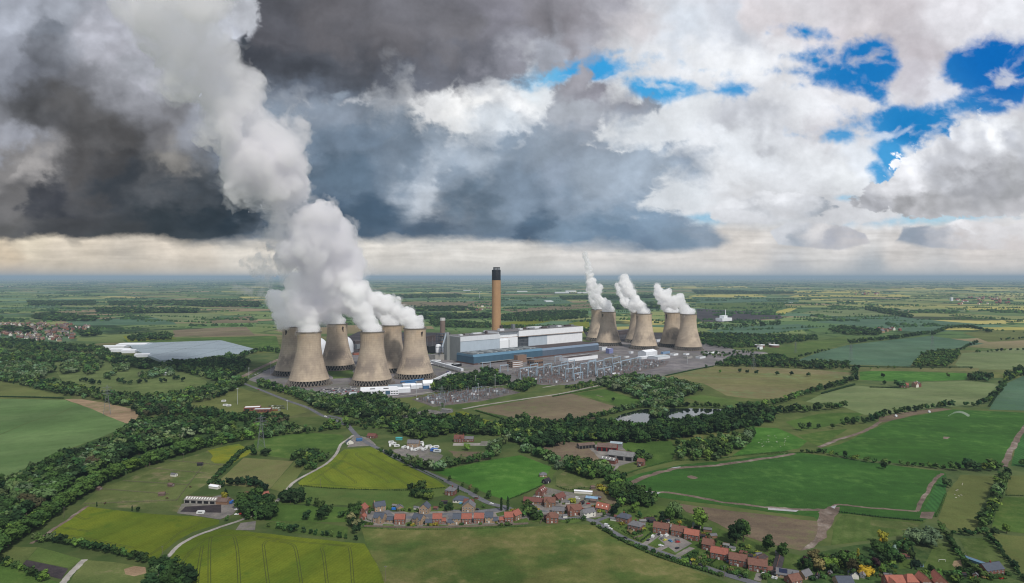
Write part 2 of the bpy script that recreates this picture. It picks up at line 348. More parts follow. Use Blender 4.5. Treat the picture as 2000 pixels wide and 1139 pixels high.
def mat(name, col, rough=.85, metal=0.0, var=.18, scale=.25, spec=.25, objvar=0.0, detail=4, streak=None, space='Object'):
    """matte procedural surface: base colour broken up by two noises (metres)"""
    if name in MATS: return MATS[name]
    m = bpy.data.materials.new(name); m.use_nodes = True; t = NT(m.node_tree); t.n.clear()
    p = t.node('ShaderNodeTexCoord').outputs['Object'] if space == 'Object' else t.node('ShaderNodeNewGeometry').outputs['Position']
    n = t.noise(p, scale, detail, .6); n2 = t.noise(p, scale*7, 3, .6)
    k = t.m('ADD', t.lr(n, .3, .7, 1-var, 1+var), t.lr(n2, .3, .7, -var*.5, var*.5))
    if streak:
        ps = t.v('MULTIPLY', p, streak); k = t.m('MULTIPLY', k, t.lr(t.noise(ps, 1, 4, .6), .3, .7, 1-var, 1+var*.6))
    if objvar: k = t.m('MULTIPLY', k, t.lr(t.node('ShaderNodeObjectInfo').outputs['Random'], 0, 1, 1-objvar, 1+objvar))
    c = t.v('SCALE', lin(*col)[:3], k)
    b = t.node('ShaderNodeBsdfPrincipled', Base_Color=c, Roughness=rough, Metallic=metal)
    b.inputs['Specular IOR Level'].default_value = spec
    t.l.new(b.outputs[0], t.node('ShaderNodeOutputMaterial').inputs['Surface'])
    MATS[name] = m; return m

# ------------------------------------------------------------------ fields
def field_mat(name, c1, c2, c3=None, rows=None, var=.14, big=70.0, streak=None, sp=3.2, ramp_at=(.34, .66), furrow=.10):
    """crop: two tones in broad patches, a third in blotches, drill rows along an angle (degrees from +X)"""
    m = bpy.data.materials.new(name); m.use_nodes = True; t = NT(m.node_tree); t.n.clear()
    p = t.node('ShaderNodeNewGeometry').outputs['Position']
    ang = math.radians(rows if rows is not None else 20)
    r = t.node('ShaderNodeMapping', dict(vector_type='POINT'), Vector=p, Rotation=(0,0,-ang)).outputs[0]
    rs = t.v('MULTIPLY', r, (.18, 1, 1))                     # stretched along the rows
    a = t.noise(rs if rows is not None else p, 1/big, 5, .6)
    b = t.noise(p, 1/16, 5, .65); f = t.noise(p, 1/1.6, 3, .6)
    c = t.mix(t.sm(a, ramp_at[0], ramp_at[1]), lin(*c1), lin(*c2))
    if c3: c = t.mix(t.m('MULTIPLY', t.sm(t.m('ADD', t.m('MULTIPLY', b, .6), t.m('MULTIPLY', t.noise(p, 1/120, 4, .6), .6)), .60, .76), .85), c, lin(*c3))
    k = t.m('ADD', t.lr(b, .3, .7, 1-var, 1+var), t.lr(f, .3, .7, -.13, .13))
    if rows is not None:
        x, y, z = t.sep(r)
        w = t.m('SINE', t.m('MULTIPLY', t.m('ADD', y, t.m('MULTIPLY', t.noise(p, 1/60, 2), 6)), 2*math.pi/sp))
        w2 = t.m('SINE', t.m('MULTIPLY', y, 2*math.pi/24.0))
        k = t.m('ADD', k, t.m('MULTIPLY', t.m('ADD', w, t.m('MULTIPLY', t.sm(w2, .7, 1.0), -.8)), furrow*.6))
    k = t.m('MULTIPLY', k, t.lr(t.noise(t.v('ADD', p, (731, 212, 0)), 1/150, 4, .6), .32, .68, .80, 1.18))
    c = t.v('SCALE', c, k)
    bm = t.node('ShaderNodeBump', Height=f, Strength=.5, Distance=.5)
    s = t.node('ShaderNodeBsdfPrincipled', Base_Color=c, Roughness=1.0, Normal=bm.outputs[0]); s.inputs['Specular IOR Level'].default_value = .08
    t.l.new(s.outputs[0], t.node('ShaderNodeOutputMaterial').inputs['Surface'])
    return m
FM = dict(
 wheat   = field_mat('wheat', (82,106,62), (94,116,72), (72,96,56), rows=24, furrow=.07),
 pale    = field_mat('pale_wheat', (98,112,72), (112,122,84), (88,104,68), rows=5, furrow=.06),
 blue    = field_mat('blue_green_wheat', (70,96,76), (80,104,82), (66,92,66), rows=12, big=120, furrow=.05),
 barley  = field_mat('barley', (78,94,28), (100,110,32), (64,84,26), rows=70, furrow=.08),
 barley2 = field_mat('barley_triangle', (84,100,32), (108,118,38), (70,92,32), rows=118, furrow=.06),
 bright  = field_mat('spring_crop', (56,94,36), (68,108,42), (78,112,50), rows=35, furrow=.07),
 potato  = field_mat('potato_crop', (47,80,34), (56,91,39), (66,98,45), rows=-8, furrow=.10, sp=4),
 potato2 = field_mat('root_crop', (51,84,34), (60,97,39), (72,104,47), rows=-6, furrow=.07, sp=4),
 strips  = field_mat('striped_crop', (48,86,42), (56,94,48), None, rows=76, furrow=.26, sp=5),
 meadow  = field_mat('rough_meadow', (68,86,41), (95,99,56), (108,102,68), big=60, var=.2, ramp_at=(.38,.60)),
 grass   = field_mat('pasture', (72,92,44), (84,100,52), (66,88,42), big=50, var=.15),
 green   = field_mat('green_pasture', (62,86,38), (74,98,44), (86,100,52), big=60, var=.14),
 lawn    = field_mat('lawn', (64,84,40), (76,94,46), (86,98,56), rows=60, big=40, furrow=.10, sp=8),
 paddock = field_mat('paddock', (76,90,48), (92,100,58), (112,104,78), big=55, var=.16),
 olive   = field_mat('olive_grass', (86,94,52), (98,104,60), (80,92,50), big=60),
 yellow  = field_mat('buttercup_grass', (92,104,36), (118,120,36), (80,98,40), big=30),
 golf    = field_mat('golf_grass', (84,98,56), (98,110,66), (74,92,50), big=50),
 stubble = field_mat('stubble', (98,102,62), (110,108,72), (92,100,58), rows=60, furrow=.06),
 soil    = field_mat('bare_soil', (104,94,76), (118,106,86), (94,98,66), rows=28, furrow=.09, sp=5),
 soil2   = field_mat('ploughed_strip', (98,86,74), (112,98,82), (92,96,62), rows=-9, big=30, var=.2),
 tan     = field_mat('dry_soil', (132,112,90), (150,130,106), (106,104,72), rows=20, big=30),
 mixed   = field_mat('patchy_crop', (104,106,66), (116,108,78), (98,112,74), rows=-4, big=140, ramp_at=(.4,.6)),
 dark    = field_mat('coal_stock', (58,54,58), (72,68,70), None, big=90),
 rape    = field_mat('ripe_crop', (150,146,78), (168,160,92), None, big=90),
 mud     = field_mat('mud_track', (98,86,78), (118,104,94), (140,132,124), big=14, var=.25),
 yard    = field_mat('yard_ground', (106,104,102), (128,122,118), (88,92,72), big=12, var=.25),
 sub     = field_mat('switchyard_ground', (90,84,84), (110,102,100), (84,86,74), big=15, var=.3),
 gravel  = field_mat('station_ground', (104,101,104), (124,119,120), (92,96,82), big=30, var=.22),
 arena   = field_mat('arena_sand', (52,48,52), (66,60,62), None, big=12),
 scrub   = field_mat('scrub', (50,72,38), (66,86,46), (80,90,54), big=25, var=.25),
)
ASPHALT = field_mat('asphalt', (92,93,98), (104,105,110), (84,85,90), big=10, var=.10)
CONCRETE = field_mat('pale_concrete', (140,136,130), (160,156,150), None, big=14)
LINE = mat('road_paint', (176,176,172), var=.1)
TRAM = mat('tramline_soil', (62,70,20), var=.2, space='w')

def base_ground():
    m = bpy.data.materials.new('farmland'); m.use_nodes = True; t = NT(m.node_tree); t.n.clear()
    p = t.node('ShaderNodeNewGeometry').outputs['Position']
    X, Y, Z = t.sep(p)
    wob = t.v('SCALE', t.v('SUBTRACT', t.noise(p, 1/900, 3, out='Color'), (.5,.5,.5)), 420)
    q = t.node('ShaderNodeMapping', dict(vector_type='POINT'), Vector=t.v('ADD', p, wob), Rotation=(0,0,.35), Scale=(1/520, 1/330, 1)).outputs[0]
    q = t.v('MULTIPLY', q, (1,1,0))
    cell = t.voro(q, 1.0, 0, feature='F1', out='Color', distance='CHEBYCHEV')
    r, g, b = t.sep(cell)
    col = t.ramp(r, [(0,lin(76,98,58)),(.16,lin(98,114,72)),(.3,lin(82,106,82)),(.44,lin(116,122,78)),(.56,lin(76,100,64)),(.68,lin(130,116,92)),(.78,lin(106,120,74)),(.88,lin(70,94,64)),(.95,lin(158,150,92))], 'CONSTANT')
    e = t.voro(q, 1.0, 0, feature='DISTANCE_TO_EDGE', out='Distance')
    hedge = t.m('SUBTRACT', 1.0, t.sm(t.m('ADD', e, t.m('MULTIPLY', t.m('SUBTRACT', t.noise(p, 1/70, 3), .5), .05)), .012, .03))
    wood = t.sm(t.noise(t.v('MULTIPLY', p, (1, 1.3, 0)), 1/1500, 6, .62), .57, .60)
    near = t.sm(t.m('SQRT', t.m('ADD', t.m('MULTIPLY', X, X), t.m('MULTIPLY', Y, Y))), 2300, 3200)
    dk = t.mix(t.noise(p, 1/60, 4, .6), lin(26,44,30), lin(44,64,40))
    c = t.mix(t.m('MULTIPLY', t.m('MAXIMUM', t.m('MULTIPLY', wood, .9), t.m('MULTIPLY', hedge, .75)), near), col, dk)
    c = t.mix(t.m('MULTIPLY', t.m('SUBTRACT', 1.0, near), .85), c, t.mix(t.sm(t.noise(p, 1/45, 5, .6), .35, .65), lin(62,78,40), lin(86,94,54)))
    # sunshine painted in as lighter field colour, a belt far to the right
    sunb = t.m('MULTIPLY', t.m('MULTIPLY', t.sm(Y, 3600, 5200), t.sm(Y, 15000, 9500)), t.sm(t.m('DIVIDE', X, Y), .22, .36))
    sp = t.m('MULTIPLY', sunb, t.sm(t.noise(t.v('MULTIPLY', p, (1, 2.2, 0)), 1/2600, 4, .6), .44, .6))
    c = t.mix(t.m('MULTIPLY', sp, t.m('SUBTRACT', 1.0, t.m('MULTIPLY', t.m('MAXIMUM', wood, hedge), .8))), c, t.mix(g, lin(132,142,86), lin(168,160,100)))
    # distant towns: speckle of pale roofs
    town = t.m('MULTIPLY', t.m('MULTIPLY', t.sm(t.noise(p, 1/2400, 3, .5), .56, .62), t.sm(Y, 6000, 8500)), t.sm(t.noise(p, 1/45, 2, .5), .62, .68))
    c = t.mix(t.m('MULTIPLY', town, .75), c, lin(150,142,136))
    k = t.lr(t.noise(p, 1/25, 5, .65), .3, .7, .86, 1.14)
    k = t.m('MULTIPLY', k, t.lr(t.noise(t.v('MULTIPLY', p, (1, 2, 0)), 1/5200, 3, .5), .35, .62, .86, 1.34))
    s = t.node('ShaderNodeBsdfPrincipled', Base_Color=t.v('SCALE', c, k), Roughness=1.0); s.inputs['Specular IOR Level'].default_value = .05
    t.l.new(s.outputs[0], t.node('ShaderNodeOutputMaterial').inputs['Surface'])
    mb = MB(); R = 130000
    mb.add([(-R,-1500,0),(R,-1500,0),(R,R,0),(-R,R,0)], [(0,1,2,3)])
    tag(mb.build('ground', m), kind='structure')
base_ground()

LAY = []
def layer_z(pts):
    """lowest free height: 6 mm above every sheet whose extent it overlaps"""
    bb = (min(p.x for p in pts), max(p.x for p in pts), min(p.y for p in pts), max(p.y for p in pts)); z = .01
    for (a, b, c, d, zz) in LAY:
        if bb[0] < b and bb[1] > a and bb[2] < d and bb[3] > c: z = max(z, zz + (.006 if bb[3] < 2500 else .02))
    LAY.append((*bb, z)); return z
def rough_edge(pts, amp=.8, closed=True, seg=14):
    out = []; n = len(pts)
    for i in range(n if closed else n-1):
        a, b = pts[i], pts[(i+1) % n]; L = (b-a).length; k = max(1, min(30, int(L/seg)))
        for j in range(k):
            p = a.lerp(b, j/k)
            if j: p = p + Vector((random.uniform(-amp,amp), random.uniform(-amp,amp), 0))
            out.append(p)
    if not closed: out.append(pts[-1])
    return out
def ground_poly(name, pix, m, amp=.8, z=None):
    pts = rough_edge([G(*q) for q in pix], amp)
    if z is None: z = layer_z(pts)
    mb = MB(); mb.add([(p.x, p.y, z) for p in pts], [tuple(range(len(pts)))])
    o = mb.build(name, m); tag(o, kind='structure')
    n = o.data.polygons[0].normal
    if n.z < 0: o.data.flip_normals()
    return o
def smooth_line(pts, n=6):
    """Catmull-Rom through ground points"""
    P = [pts[0]*2-pts[1]] + list(pts) + [pts[-1]*2-pts[-2]]; out = []
    for i in range(1, len(P)-2):
        for j in range(n):
            t = j/n; a, b, c, d = P[i-1], P[i], P[i+1], P[i+2]
            out.append(.5*((2*b)+(c-a)*t+(2*a-5*b+4*c-d)*t*t+(3*b-a-3*c+d)*t*t*t))
    out.append(pts[-1]); return out
def strip(mb, pts, w0, z, mi=0, off=0.0, jit=0.0):
    L = []; n = len(pts)
    for i, p in enumerate(pts):
        d = (pts[min(i+1,n-1)]-pts[max(i-1,0)]); d.z = 0; d.normalize(); nrm = Vector((-d.y, d.x, 0))
        j = random.uniform(-jit, jit)
        L.append((p+nrm*(off+w0/2+j), p+nrm*(off-w0/2+j*.5)))
    for (a, b), (c, d) in zip(L, L[1:]):
        mb.add([(b.x,b.y,z),(d.x,d.y,z),(c.x,c.y,z),(a.x,a.y,z)], [(0,1,2,3)], mi)
def path(name, pix, w, m, jit=0.0, marks=False, kerb=False, smooth=True, z=None):
    pts = [G(*q) for q in pix]
    if smooth: pts = smooth_line(pts)
    if z is None: z = layer_z(pts)
    mb = MB(); strip(mb, pts, w, z, 0, 0, jit)
    mats = [m]
    if marks:
        mats.append(LINE)
        for a, b in zip(pts, pts[1:]):            # broken centre line
            L = (b-a).length; s = 0
            while s < L:
                e = min(L, s+4); strip(mb, [a.lerp(b, s/L), a.lerp(b, e/L)], .13, z+.006, 1); s += 9
    o = mb.build(name, mats); tag(o, kind='structure')
    if kerb:
        kb = MB()
        for sgn in (-1, 1):
            strip(kb, pts, 1.5, .16, 0, sgn*(w/2+.8)); strip(kb, pts, .14, .17, 1, sgn*(w/2+.02))
        tag(kb.build('pavement', [mat('pavement_slab', (128,124,120)), mat('kerb_stone', (150,148,144))]), kind='structure')
    return o
def field(pix, m, lines=None, amp=.8):
    o = ground_poly('field', pix, FM[m], amp)
    if lines:
        z = LAY[-1][4]+.004; LAY[-1] = (*LAY[-1][:4], z); mb = MB()
        for ln in lines:
            pts = smooth_line([G(*q) for q in ln], 5)
            for off in (-.95, .95): strip(mb, pts, .62, z, 0, off)
        tag(mb.build('tramline', TRAM), kind='structure')
    return o

# left
field([(0,744),(100,768),(126,773),(100,777),(0,779)], 'olive')
field([(0,779),(60,780),(126,781),(180,799),(247,828),(262,830),(200,853),(142,874),(119,881),(87,898),(30,924),(0,940),(-200,1000),(-200,790)], 'wheat')
path('tramline_path', [(-60,870),(0,849),(62,823),(110,810),(142,795)], 1.6, TRAM)
field([(126,780),(160,780),(211,788),(258,799),(271,811),(261,824),(247,828),(215,815),(180,799)], 'tan')
field([(60,748),(120,742),(108,722),(108,708),(180,700),(250,712),(330,718),(400,742),(410,755),(330,768),(240,772),(150,763)], 'golf')
field([(60,700),(180,692),(185,700),(60,706)], 'golf')
field([(342,789),(395,786),(430,774),(465,757),(515,771),(580,792),(600,805),(560,815),(470,812),(400,804)], 'olive')
field([(300,815),(470,812),(560,822),(560,838),(495,856),(430,868),(300,900),(200,930),(60,1000),(0,1040),(0,940),(87,898),(200,853),(262,826)], 'scrub')
field([(159,986),(191,958),(260,930),(340,901),(407,880),(467,867),(492,882),(440,915),(404,945),(357,975),(352,1000),(250,993)], 'paddock')
field([(405,880),(467,867),(492,882),(455,905),(420,905)], 'yellow', amp=3)
field([(495,874),(497,860),(520,855),(594,845),(666,849),(672,853),(665,869),(649,888),(571,897),(524,891)], 'green')
field([(476,894),(573,901),(527,955),(421,946)], 'stubble', amp=.3)
field([(575,903),(600,905),(577,938),(555,962),(528,955)], 'olive')
field([(672,878),(728,873),(760,893),(800,913),(850,936),(872,952),(800,957),(720,956),(640,953),(586,949),(582,943),(606,924),(640,902)], 'barley2',
      [[(678,885),(668,898),(650,912),(630,925),(604,942)],[(650,912),(670,925),(694,941),(690,945)],[(628,926),(640,937),(654,945)],[(697,884),(700,892),(760,925),(790,943),(794,946)],[(668,900),(740,930),(760,944)],[(720,885),(780,915),(845,945)],[(594,948),(640,947),(700,952),(800,954),(850,950)]])
field([(562,962),(586,950),(640,954),(720,957),(872,953),(876,966),(830,975),(800,990),(700,988),(640,985),(545,985)], 'grass')
field([(545,985),(690,992),(690,1020),(520,1018),(500,1010)], 'green')
field([(525,1020),(600,1017),(680,1030),(678,1050),(640,1050),(560,1040),(515,1030)], 'lawn')
field([(170,989),(129,1018),(87,1050),(147,1062),(207,1073),(294,1092),(308,1093),(318,1078),(345,1057),(377,1039),(428,1024),(428,1016),(391,1009),(299,1004),(230,997)], 'barley',
      [[(292,1084),(310,1072),(330,1058),(352,1040),(390,1022),(388,1020)],[(145,1005),(165,1014),(180,1010)],[(105,1042),(170,1052),(260,1070)],[(120,1030),(175,1038)]])
path('farm_track', [(60,1062),(85,1048),(110,1030),(135,1014),(160,996),(172,988)], 3.5, FM['mud'], .8)
field([(309,1139),(316,1112),(334,1084),(352,1066),(384,1048),(430,1033),(470,1036),(560,1047),(640,1055),(712,1062),(735,1100),(752,1145),(760,1175),(290,1175)], 'barley',
      [[(335,1145),(345,1120),(362,1090),(385,1066),(410,1050),(440,1046),(500,1046)],[(409,1150),(409,1080),(411,1054),(414,1048)],[(468,1150),(464,1080),(459,1054),(456,1048)],
       [(525,1150),(516,1080),(515,1064),(524,1056),(540,1058)],[(590,1150),(578,1075),(566,1062),(545,1058)],[(640,1150),(632,1085),(628,1072),(636,1066)],[(690,1150),(684,1078),(676,1068),(640,1064)],[(395,1066),(388,1110),(384,1150)],[(500,1048),(600,1060),(690,1066)]])
field([(0,1075),(25,1068),(74,1069),(53,1092),(40,1106),(20,1100),(0,1092)], 'paddock', amp=.2)
field([(75,1069),(110,1078),(161,1093),(150,1101),(135,1109),(95,1102),(54,1093)], 'grass', amp=.2)
field([(41,1105),(52,1094),(133,1111),(120,1132),(60,1115)], 'arena', amp=.3)
field([(0,1095),(60,1116),(120,1140),(130,1175),(-40,1175)], 'green')
field([(163,1094),(220,1098),(275,1107),(286,1120),(275,1150),(260,1175),(120,1175),(135,1140)], 'paddock')
field([(242,1112),(262,1106),(284,1108),(286,1120),(262,1126),(245,1122)], 'tan', amp=2)
path('farm_track', [(166,1093),(150,1108),(130,1130),(115,1150)], 5, CONCRETE, .5)
# centre
field([(704,1029),(800,1033),(1000,1030),(1140,1024),(1160,1027),(1195,1045),(1250,1072),(1330,1104),(1440,1145),(1520,1175),(770,1175),(752,1145),(735,1100),(714,1062)], 'meadow')
field([(846,921),(962,898),(1017,889),(1077,912),(1070,925),(1062,944),(1046,953),(1011,970),(990,977),(960,968),(908,944)], 'bright')
field([(1077,912),(1092,909),(1075,942),(1063,945),(1070,925)], 'grass')
field([(847,818),(870,808),(904,803),(935,815),(980,830),(983,836),(950,834),(900,830)], 'yellow')
field([(710,832),(745,822),(775,818),(800,815),(800,822),(770,832),(735,836)], 'green')
field([(780,812),(840,800),(880,806),(850,815),(800,822)], 'yard')
field([(768,779),(810,775),(832,790),(815,800),(795,800)], 'olive')
field([(923,799),(985,789),(1077,772),(1112,768),(1155,780),(1206,795),(1160,818),(1100,832),(1055,832),(985,812),(935,803)], 'soil')
field([(1124,768),(1180,760),(1250,782),(1245,790),(1210,792),(1160,778)], 'green')
field([(875,880),(960,884),(955,898),(900,902)], 'soil2', amp=2)
path('paved_yard', [(885,868),(965,868)], 14, CONCRETE, smooth=False)
field([(940,862),(972,862),(970,870),(936,870)], 'yard')
field([(690,850),(720,855),(735,870),(700,872),(678,874)], 'yard')
field([(760,880),(820,868),(866,890),(850,905),(810,900)], 'yard')
field([(1050,870),(1100,862),(1150,866),(1180,880),(1200,905),(1195,918),(1170,905),(1125,895),(1090,905),(1070,890)], 'soil2', amp=2)
field([(1148,872),(1200,862),(1230,885),(1240,902),(1205,912),(1180,905)], 'yard')
field([(1210,864),(1310,861),(1322,877),(1312,902),(1270,912),(1240,900),(1225,885)], 'green')
field([(1310,861),(1363,849),(1431,843),(1440,848),(1400,862),(1370,868),(1340,876),(1322,877)], 'meadow')
field([(1457,872),(1474,835),(1518,836),(1577,862),(1560,876),(1531,881),(1430,890)], 'bright')
field([(1534,824),(1600,808),(1690,806),(1660,822),(1600,836),(1560,842)], 'green')
field([(1560,850),(1610,842),(1655,838),(1640,848),(1600,872),(1580,864)], 'green')
field([(1335,776),(1369,771),(1410,777),(1454,785),(1461,791),(1431,797),(1390,790)], 'grass')
field([(1086,930),(1105,920),(1170,938),(1163,948),(1145,952),(1110,958),(1086,950)], 'paddock')
field([(1150,955),(1175,945),(1220,965),(1215,985),(1190,985),(1160,972)], 'soil2', amp=2)
# right
field([(1292,737),(1394,715),(1500,718),(1600,723),(1662,728),(1668,742),(1600,757),(1518,783),(1460,778),(1420,773),(1374,749)], 'mixed')
field([(1574,785),(1606,769),(1672,753),(1709,757),(1769,760),(1803,747),(1888,744),(1951,750),(1948,769),(1915,790),(1850,795),(1800,800),(1751,807),(1690,811),(1653,797)], 'pale')
field([(1680,726),(1720,724),(1888,729),(1888,742),(1803,745),(1740,745),(1680,742)], 'bright')
field([(1960,752),(2000,733),(2100,725),(2100,805),(1932,800),(1945,775)], 'blue')
field([(1590,880),(1640,868),(1668,856),(1700,840),(1740,822),(1790,812),(1860,800),(2000,806),(2120,810),(2120,850),(2000,832),(1980,862),(1962,905),(1958,912),(1850,915),(1750,905),(1660,893)], 'potato2')
field([(2004,836),(2120,860),(2120,925),(1975,910),(1982,880)], 'strips')
path('mud_track', [(2010,826),(1995,845),(1980,870),(1966,898),(1960,912)], 7, FM['mud'], 1.5)
path('mud_track', [(1850,799),(1800,804),(1760,812),(1725,822),(1700,836),(1680,846),(1640,858),(1600,874)], 6, FM['mud'], 1.5)
field([(1716,816),(1760,806),(1840,797),(1860,800),(1790,810),(1740,822),(1716,826)], 'soil2')
field([(1205,940),(1250,925),(1330,908),(1400,902),(1470,893),(1545,884),(1560,884),(1660,897),(1750,910),(1842,921),(1848,926),(1848,963),(1838,985),(1828,1008),(1800,1018),(1720,1010),(1640,1003),(1600,1018),(1590,1010),(1500,1000),(1400,986),(1330,978),(1290,972),(1250,962)], 'potato')
path('mud_track', [(1232,946),(1263,931),(1300,920),(1330,914),(1400,909),(1470,899),(1530,890),(1552,886)], 7, FM['mud'], 1.8)
path('mud_track', [(1246,960),(1262,961),(1316,964),(1400,979),(1480,989),(1560,996),(1620,996)], 5, FM['mud'], 1.8)
path('mud_track', [(1600,1002),(1625,990),(1640,986),(1700,992),(1790,999)], 4, FM['mud'], 1.2)
path('mud_track', [(1790,999),(1800,980),(1815,955),(1828,935),(1842,925)], 4, FM['mud'], 1.0)
field([(1805,993),(1822,958),(1838,930),(1848,930),(1848,963),(1836,988),(1826,1000)], 'strips')
field([(1800,1000),(1826,1000),(1820,1014),(1796,1012)], 'mud', amp=1.5)
field([(1600,1000),(1625,992),(1640,990),(1630,1010),(1615,1050),(1590,1070),(1565,1076),(1580,1050),(1595,1020)], 'mud', amp=2)
field([(1325,984),(1400,994),(1500,1006),(1596,1018),(1590,1055),(1563,1076),(1500,1062),(1450,1046),(1400,1022),(1340,1000)], 'soil2', amp=2)
field([(1646,1005),(1720,1011),(1809,1019),(1777,1042),(1735,1050),(1680,1058),(1623,1065),(1632,1020)], 'lawn', amp=1.5)
field([(1700,1016),(1800,1022),(1785,1038),(1700,1026)], 'paddock', amp=2)
field([(1848,964),(1876,928),(1947,931),(1917,990),(1908,1027),(1917,1039),(1855,1036),(1832,1014)], 'olive')
field([(1965,930),(2080,925),(2080,970),(1965,968)], 'olive')
field([(1962,971),(2080,972),(2080,1050),(2000,1042),(1937,1034),(1945,1000)], 'green')
field([(1793,1069),(1855,1059),(1883,1101),(1857,1121),(1797,1116)], 'lawn')
field([(1873,1052),(1926,1051),(1965,1096),(1917,1112),(1890,1085)], 'lawn')
field([(1929,1042),(2080,1055),(2080,1150),(2000,1125),(1965,1090)], 'olive')
field([(1500,1100),(1640,1070),(1780,1050),(1830,1060),(1800,1110),(1880,1115),(1980,1120),(2080,1170),(1500,1175)], 'scrub')
for pl in ([(1640,1084),(1667,1082),(1668,1120),(1642,1122)],[(1725,1062),(1745,1060),(1752,1120),(1715,1130)],[(1752,1082),(1775,1078),(1782,1110),(1756,1112)],[(1540,1088),(1566,1085),(1570,1112),(1536,1116)],[(1852,1100),(1870,1110),(1858,1124),(1838,1118)]): field(pl, 'lawn')
field([(1160,1008),(1200,990),(1260,985),(1330,1000),(1420,1040),(1520,1075),(1560,1085),(1530,1120),(1480,1136),(1420,1118),(1350,1094),(1280,1068),(1215,1042),(1185,1025)], 'lawn')
for pl in ([(1213,1018),(1240,1010),(1260,1028),(1235,1036)],[(1262,985),(1300,990),(1310,1005),(1275,1010)],[(1400,1085),(1425,1072),(1440,1086),(1412,1100)],[(1330,1098),(1352,1082),(1390,1098),(1372,1110)],[(1462,1068),(1482,1064),(1500,1075),(1480,1086)]): field(pl, 'grass')
# far right
field([(1553,705),(1600,688),(1656,674),(1740,664),(1819,656),(1922,671),(1864,681),(1800,690),(1777,716),(1672,713)], 'blue')
field([(1593,630),(1651,616),(1720,614),(1785,622),(1850,628),(1927,634),(1856,647),(1800,650),(1724,642),(1640,633)], 'blue')
field([(1390,705),(1460,690),(1560,672),(1650,656),(1660,668),(1600,686),(1550,704),(1500,697)], 'grass')
field([(1380,645),(1440,638),(1560,633),(1600,640),(1500,652),(1400,652)], 'blue')
field([(1880,690),(2100,670),(2100,722),(1880,722),(1865,712)], 'pale')
field([(1700,719),(1912,719),(1912,725),(1700,725)], 'stubble')
field([(1560,612),(1650,600),(1700,606),(1760,618),(1640,618)], 'pale')
field([(1500,612),(1545,601),(1558,602),(1530,614)], 'rape')
field([(1360,603),(1420,606),(1520,612),(1530,622),(1400,630),(1362,628)], 'dark')
field([(1350,580),(1560,583),(1560,590),(1360,592)], 'blue')
field([(1362,592),(1540,590),(1520,606),(1400,605),(1362,600)], 'grass')
field([(1880,650),(2100,630),(2100,660),(1930,668)], 'olive')
for (x0,x1,y0,y1) in [(1490,1700,568,573),(1360,1480,576,580),(1750,1990,562,566),(1560,1760,576,580),(1850,2000,640,645),(1900,2060,600,606),(1300,1450,560,563)]: field([(x0,y0),(x1,y0-1),(x1+20,y1),(x0-20,y1)], 'rape')
# far left / centre
field([(338,645),(480,637),(498,655),(340,658)], 'soil')
field([(355,660),(540,656),(548,690),(500,685),(440,668),(250,672),(240,664)], 'green')
field([(385,634),(500,628),(500,638),(340,642)], 'wheat')
field([(405,625),(490,617),(505,630),(400,632)], 'soil')
field([(120,625),(330,620),(345,634),(150,636)], 'blue')
field([(300,612),(440,613),(400,630),(340,630),(280,615)], 'pale')
field([(980,605),(1160,592),(1160,601),(1010,612)], 'soil')
field([(700,592),(960,588),(960,597),(700,600)], 'soil')
field([(960,588),(1090,580),(1120,592),(970,600)], 'blue')
field([(960,632),(1060,623),(1075,628),(1010,640),(965,640)], 'yellow')
field([(1110,632),(1150,624),(1152,640),(1120,638)], 'yellow')
field([(840,632),(960,635),(960,650),(850,645)], 'wheat')
field([(240,656),(330,655),(345,662),(250,668)], 'yellow')
# roads
path('road', [(380,722),(455,742),(510,762),(560,782),(600,796),(630,812),(655,820),(675,830)], 7.5, ASPHALT, marks=True)
path('road', [(640,812),(660,816),(676,824),(682,834),(695,849),(711,861),(732,873),(778,896),(831,922),(870,939),(911,960),(953,982),(988,991),(1010,1000),(1040,1006),(1093,1012),(1140,1014),(1160,1019),(1190,1036),(1221,1053),(1263,1069),(1295,1081),(1355,1101),(1417,1122),(1470,1138),(1560,1165)], 7.2, ASPHALT)
path('lane', [(690,850),(680,858),(666,868),(657,886),(640,904),(615,919),(577,940),(562,955),(554,965),(545,975),(535,984),(512,998),(489,1009),(460,1020),(438,1027),(410,1037),(383,1047),(352,1064),(333,1083),(316,1108),(304,1140)], 3.8, CONCRETE, .3)
path('lane', [(1160,1020),(1175,1014),(1192,1008)], 5, ASPHALT)
path('lane', [(904,799),(940,792),(985,785),(1040,777),(1100,768),(1160,755),(1200,747),(1250,737)], 6.5, CONCRETE)
path('lane', [(1240,738),(1300,722),(1350,713),(1394,705),(1440,697),(1500,690)], 7, CONCRETE)
path('lane', [(1060,757),(1130,745),(1190,736)], 4, CONCRETE)
path('lane', [(990,993),(960,996),(920,1000),(880,998),(840,1002),(800,1006),(770,1004),(750,996)], 5.5, ASPHALT)
path('lane', [(1098,1010),(1108,1000),(1120,985),(1128,970)], 4, CONCRETE)
path('lane', [(1192,936),(1200,920),(1210,905)], 3.5, FM['yard'])
path('lane', [(1165,772),(1180,776)], 3, FM['mud'])
for a, b in [((1258,1064),(1292,1040)),((1285,1075),(1330,1052)),((1320,1088),(1352,1070)),((1480,1135),(1484,1120))]: path('driveway', [a, b], 5, FM['yard'], .4)
field([(1285,1052),(1300,1040),(1330,1050),(1352,1062),(1320,1080)], 'yard')
field([(712,998),(770,1000),(860,998),(900,1000),(960,1000),(1010,1000),(1035,1010),(1030,1023),(916,1030),(800,1032),(704,1029)], 'yard')
field([(1030,980),(1060,950),(1100,960),(1150,965),(1180,985),(1200,1005),(1160,1012),(1060,1005)], 'yard')
field([(355,985),(440,965),(470,985),(455,1005),(430,1015),(345,1003)], 'yard')
field([(362,990),(432,986),(432,1002),(352,1000)], 'arena', amp=.3)
field([(470,1022),(500,1018),(498,1036),(460,1036)], 'yard')

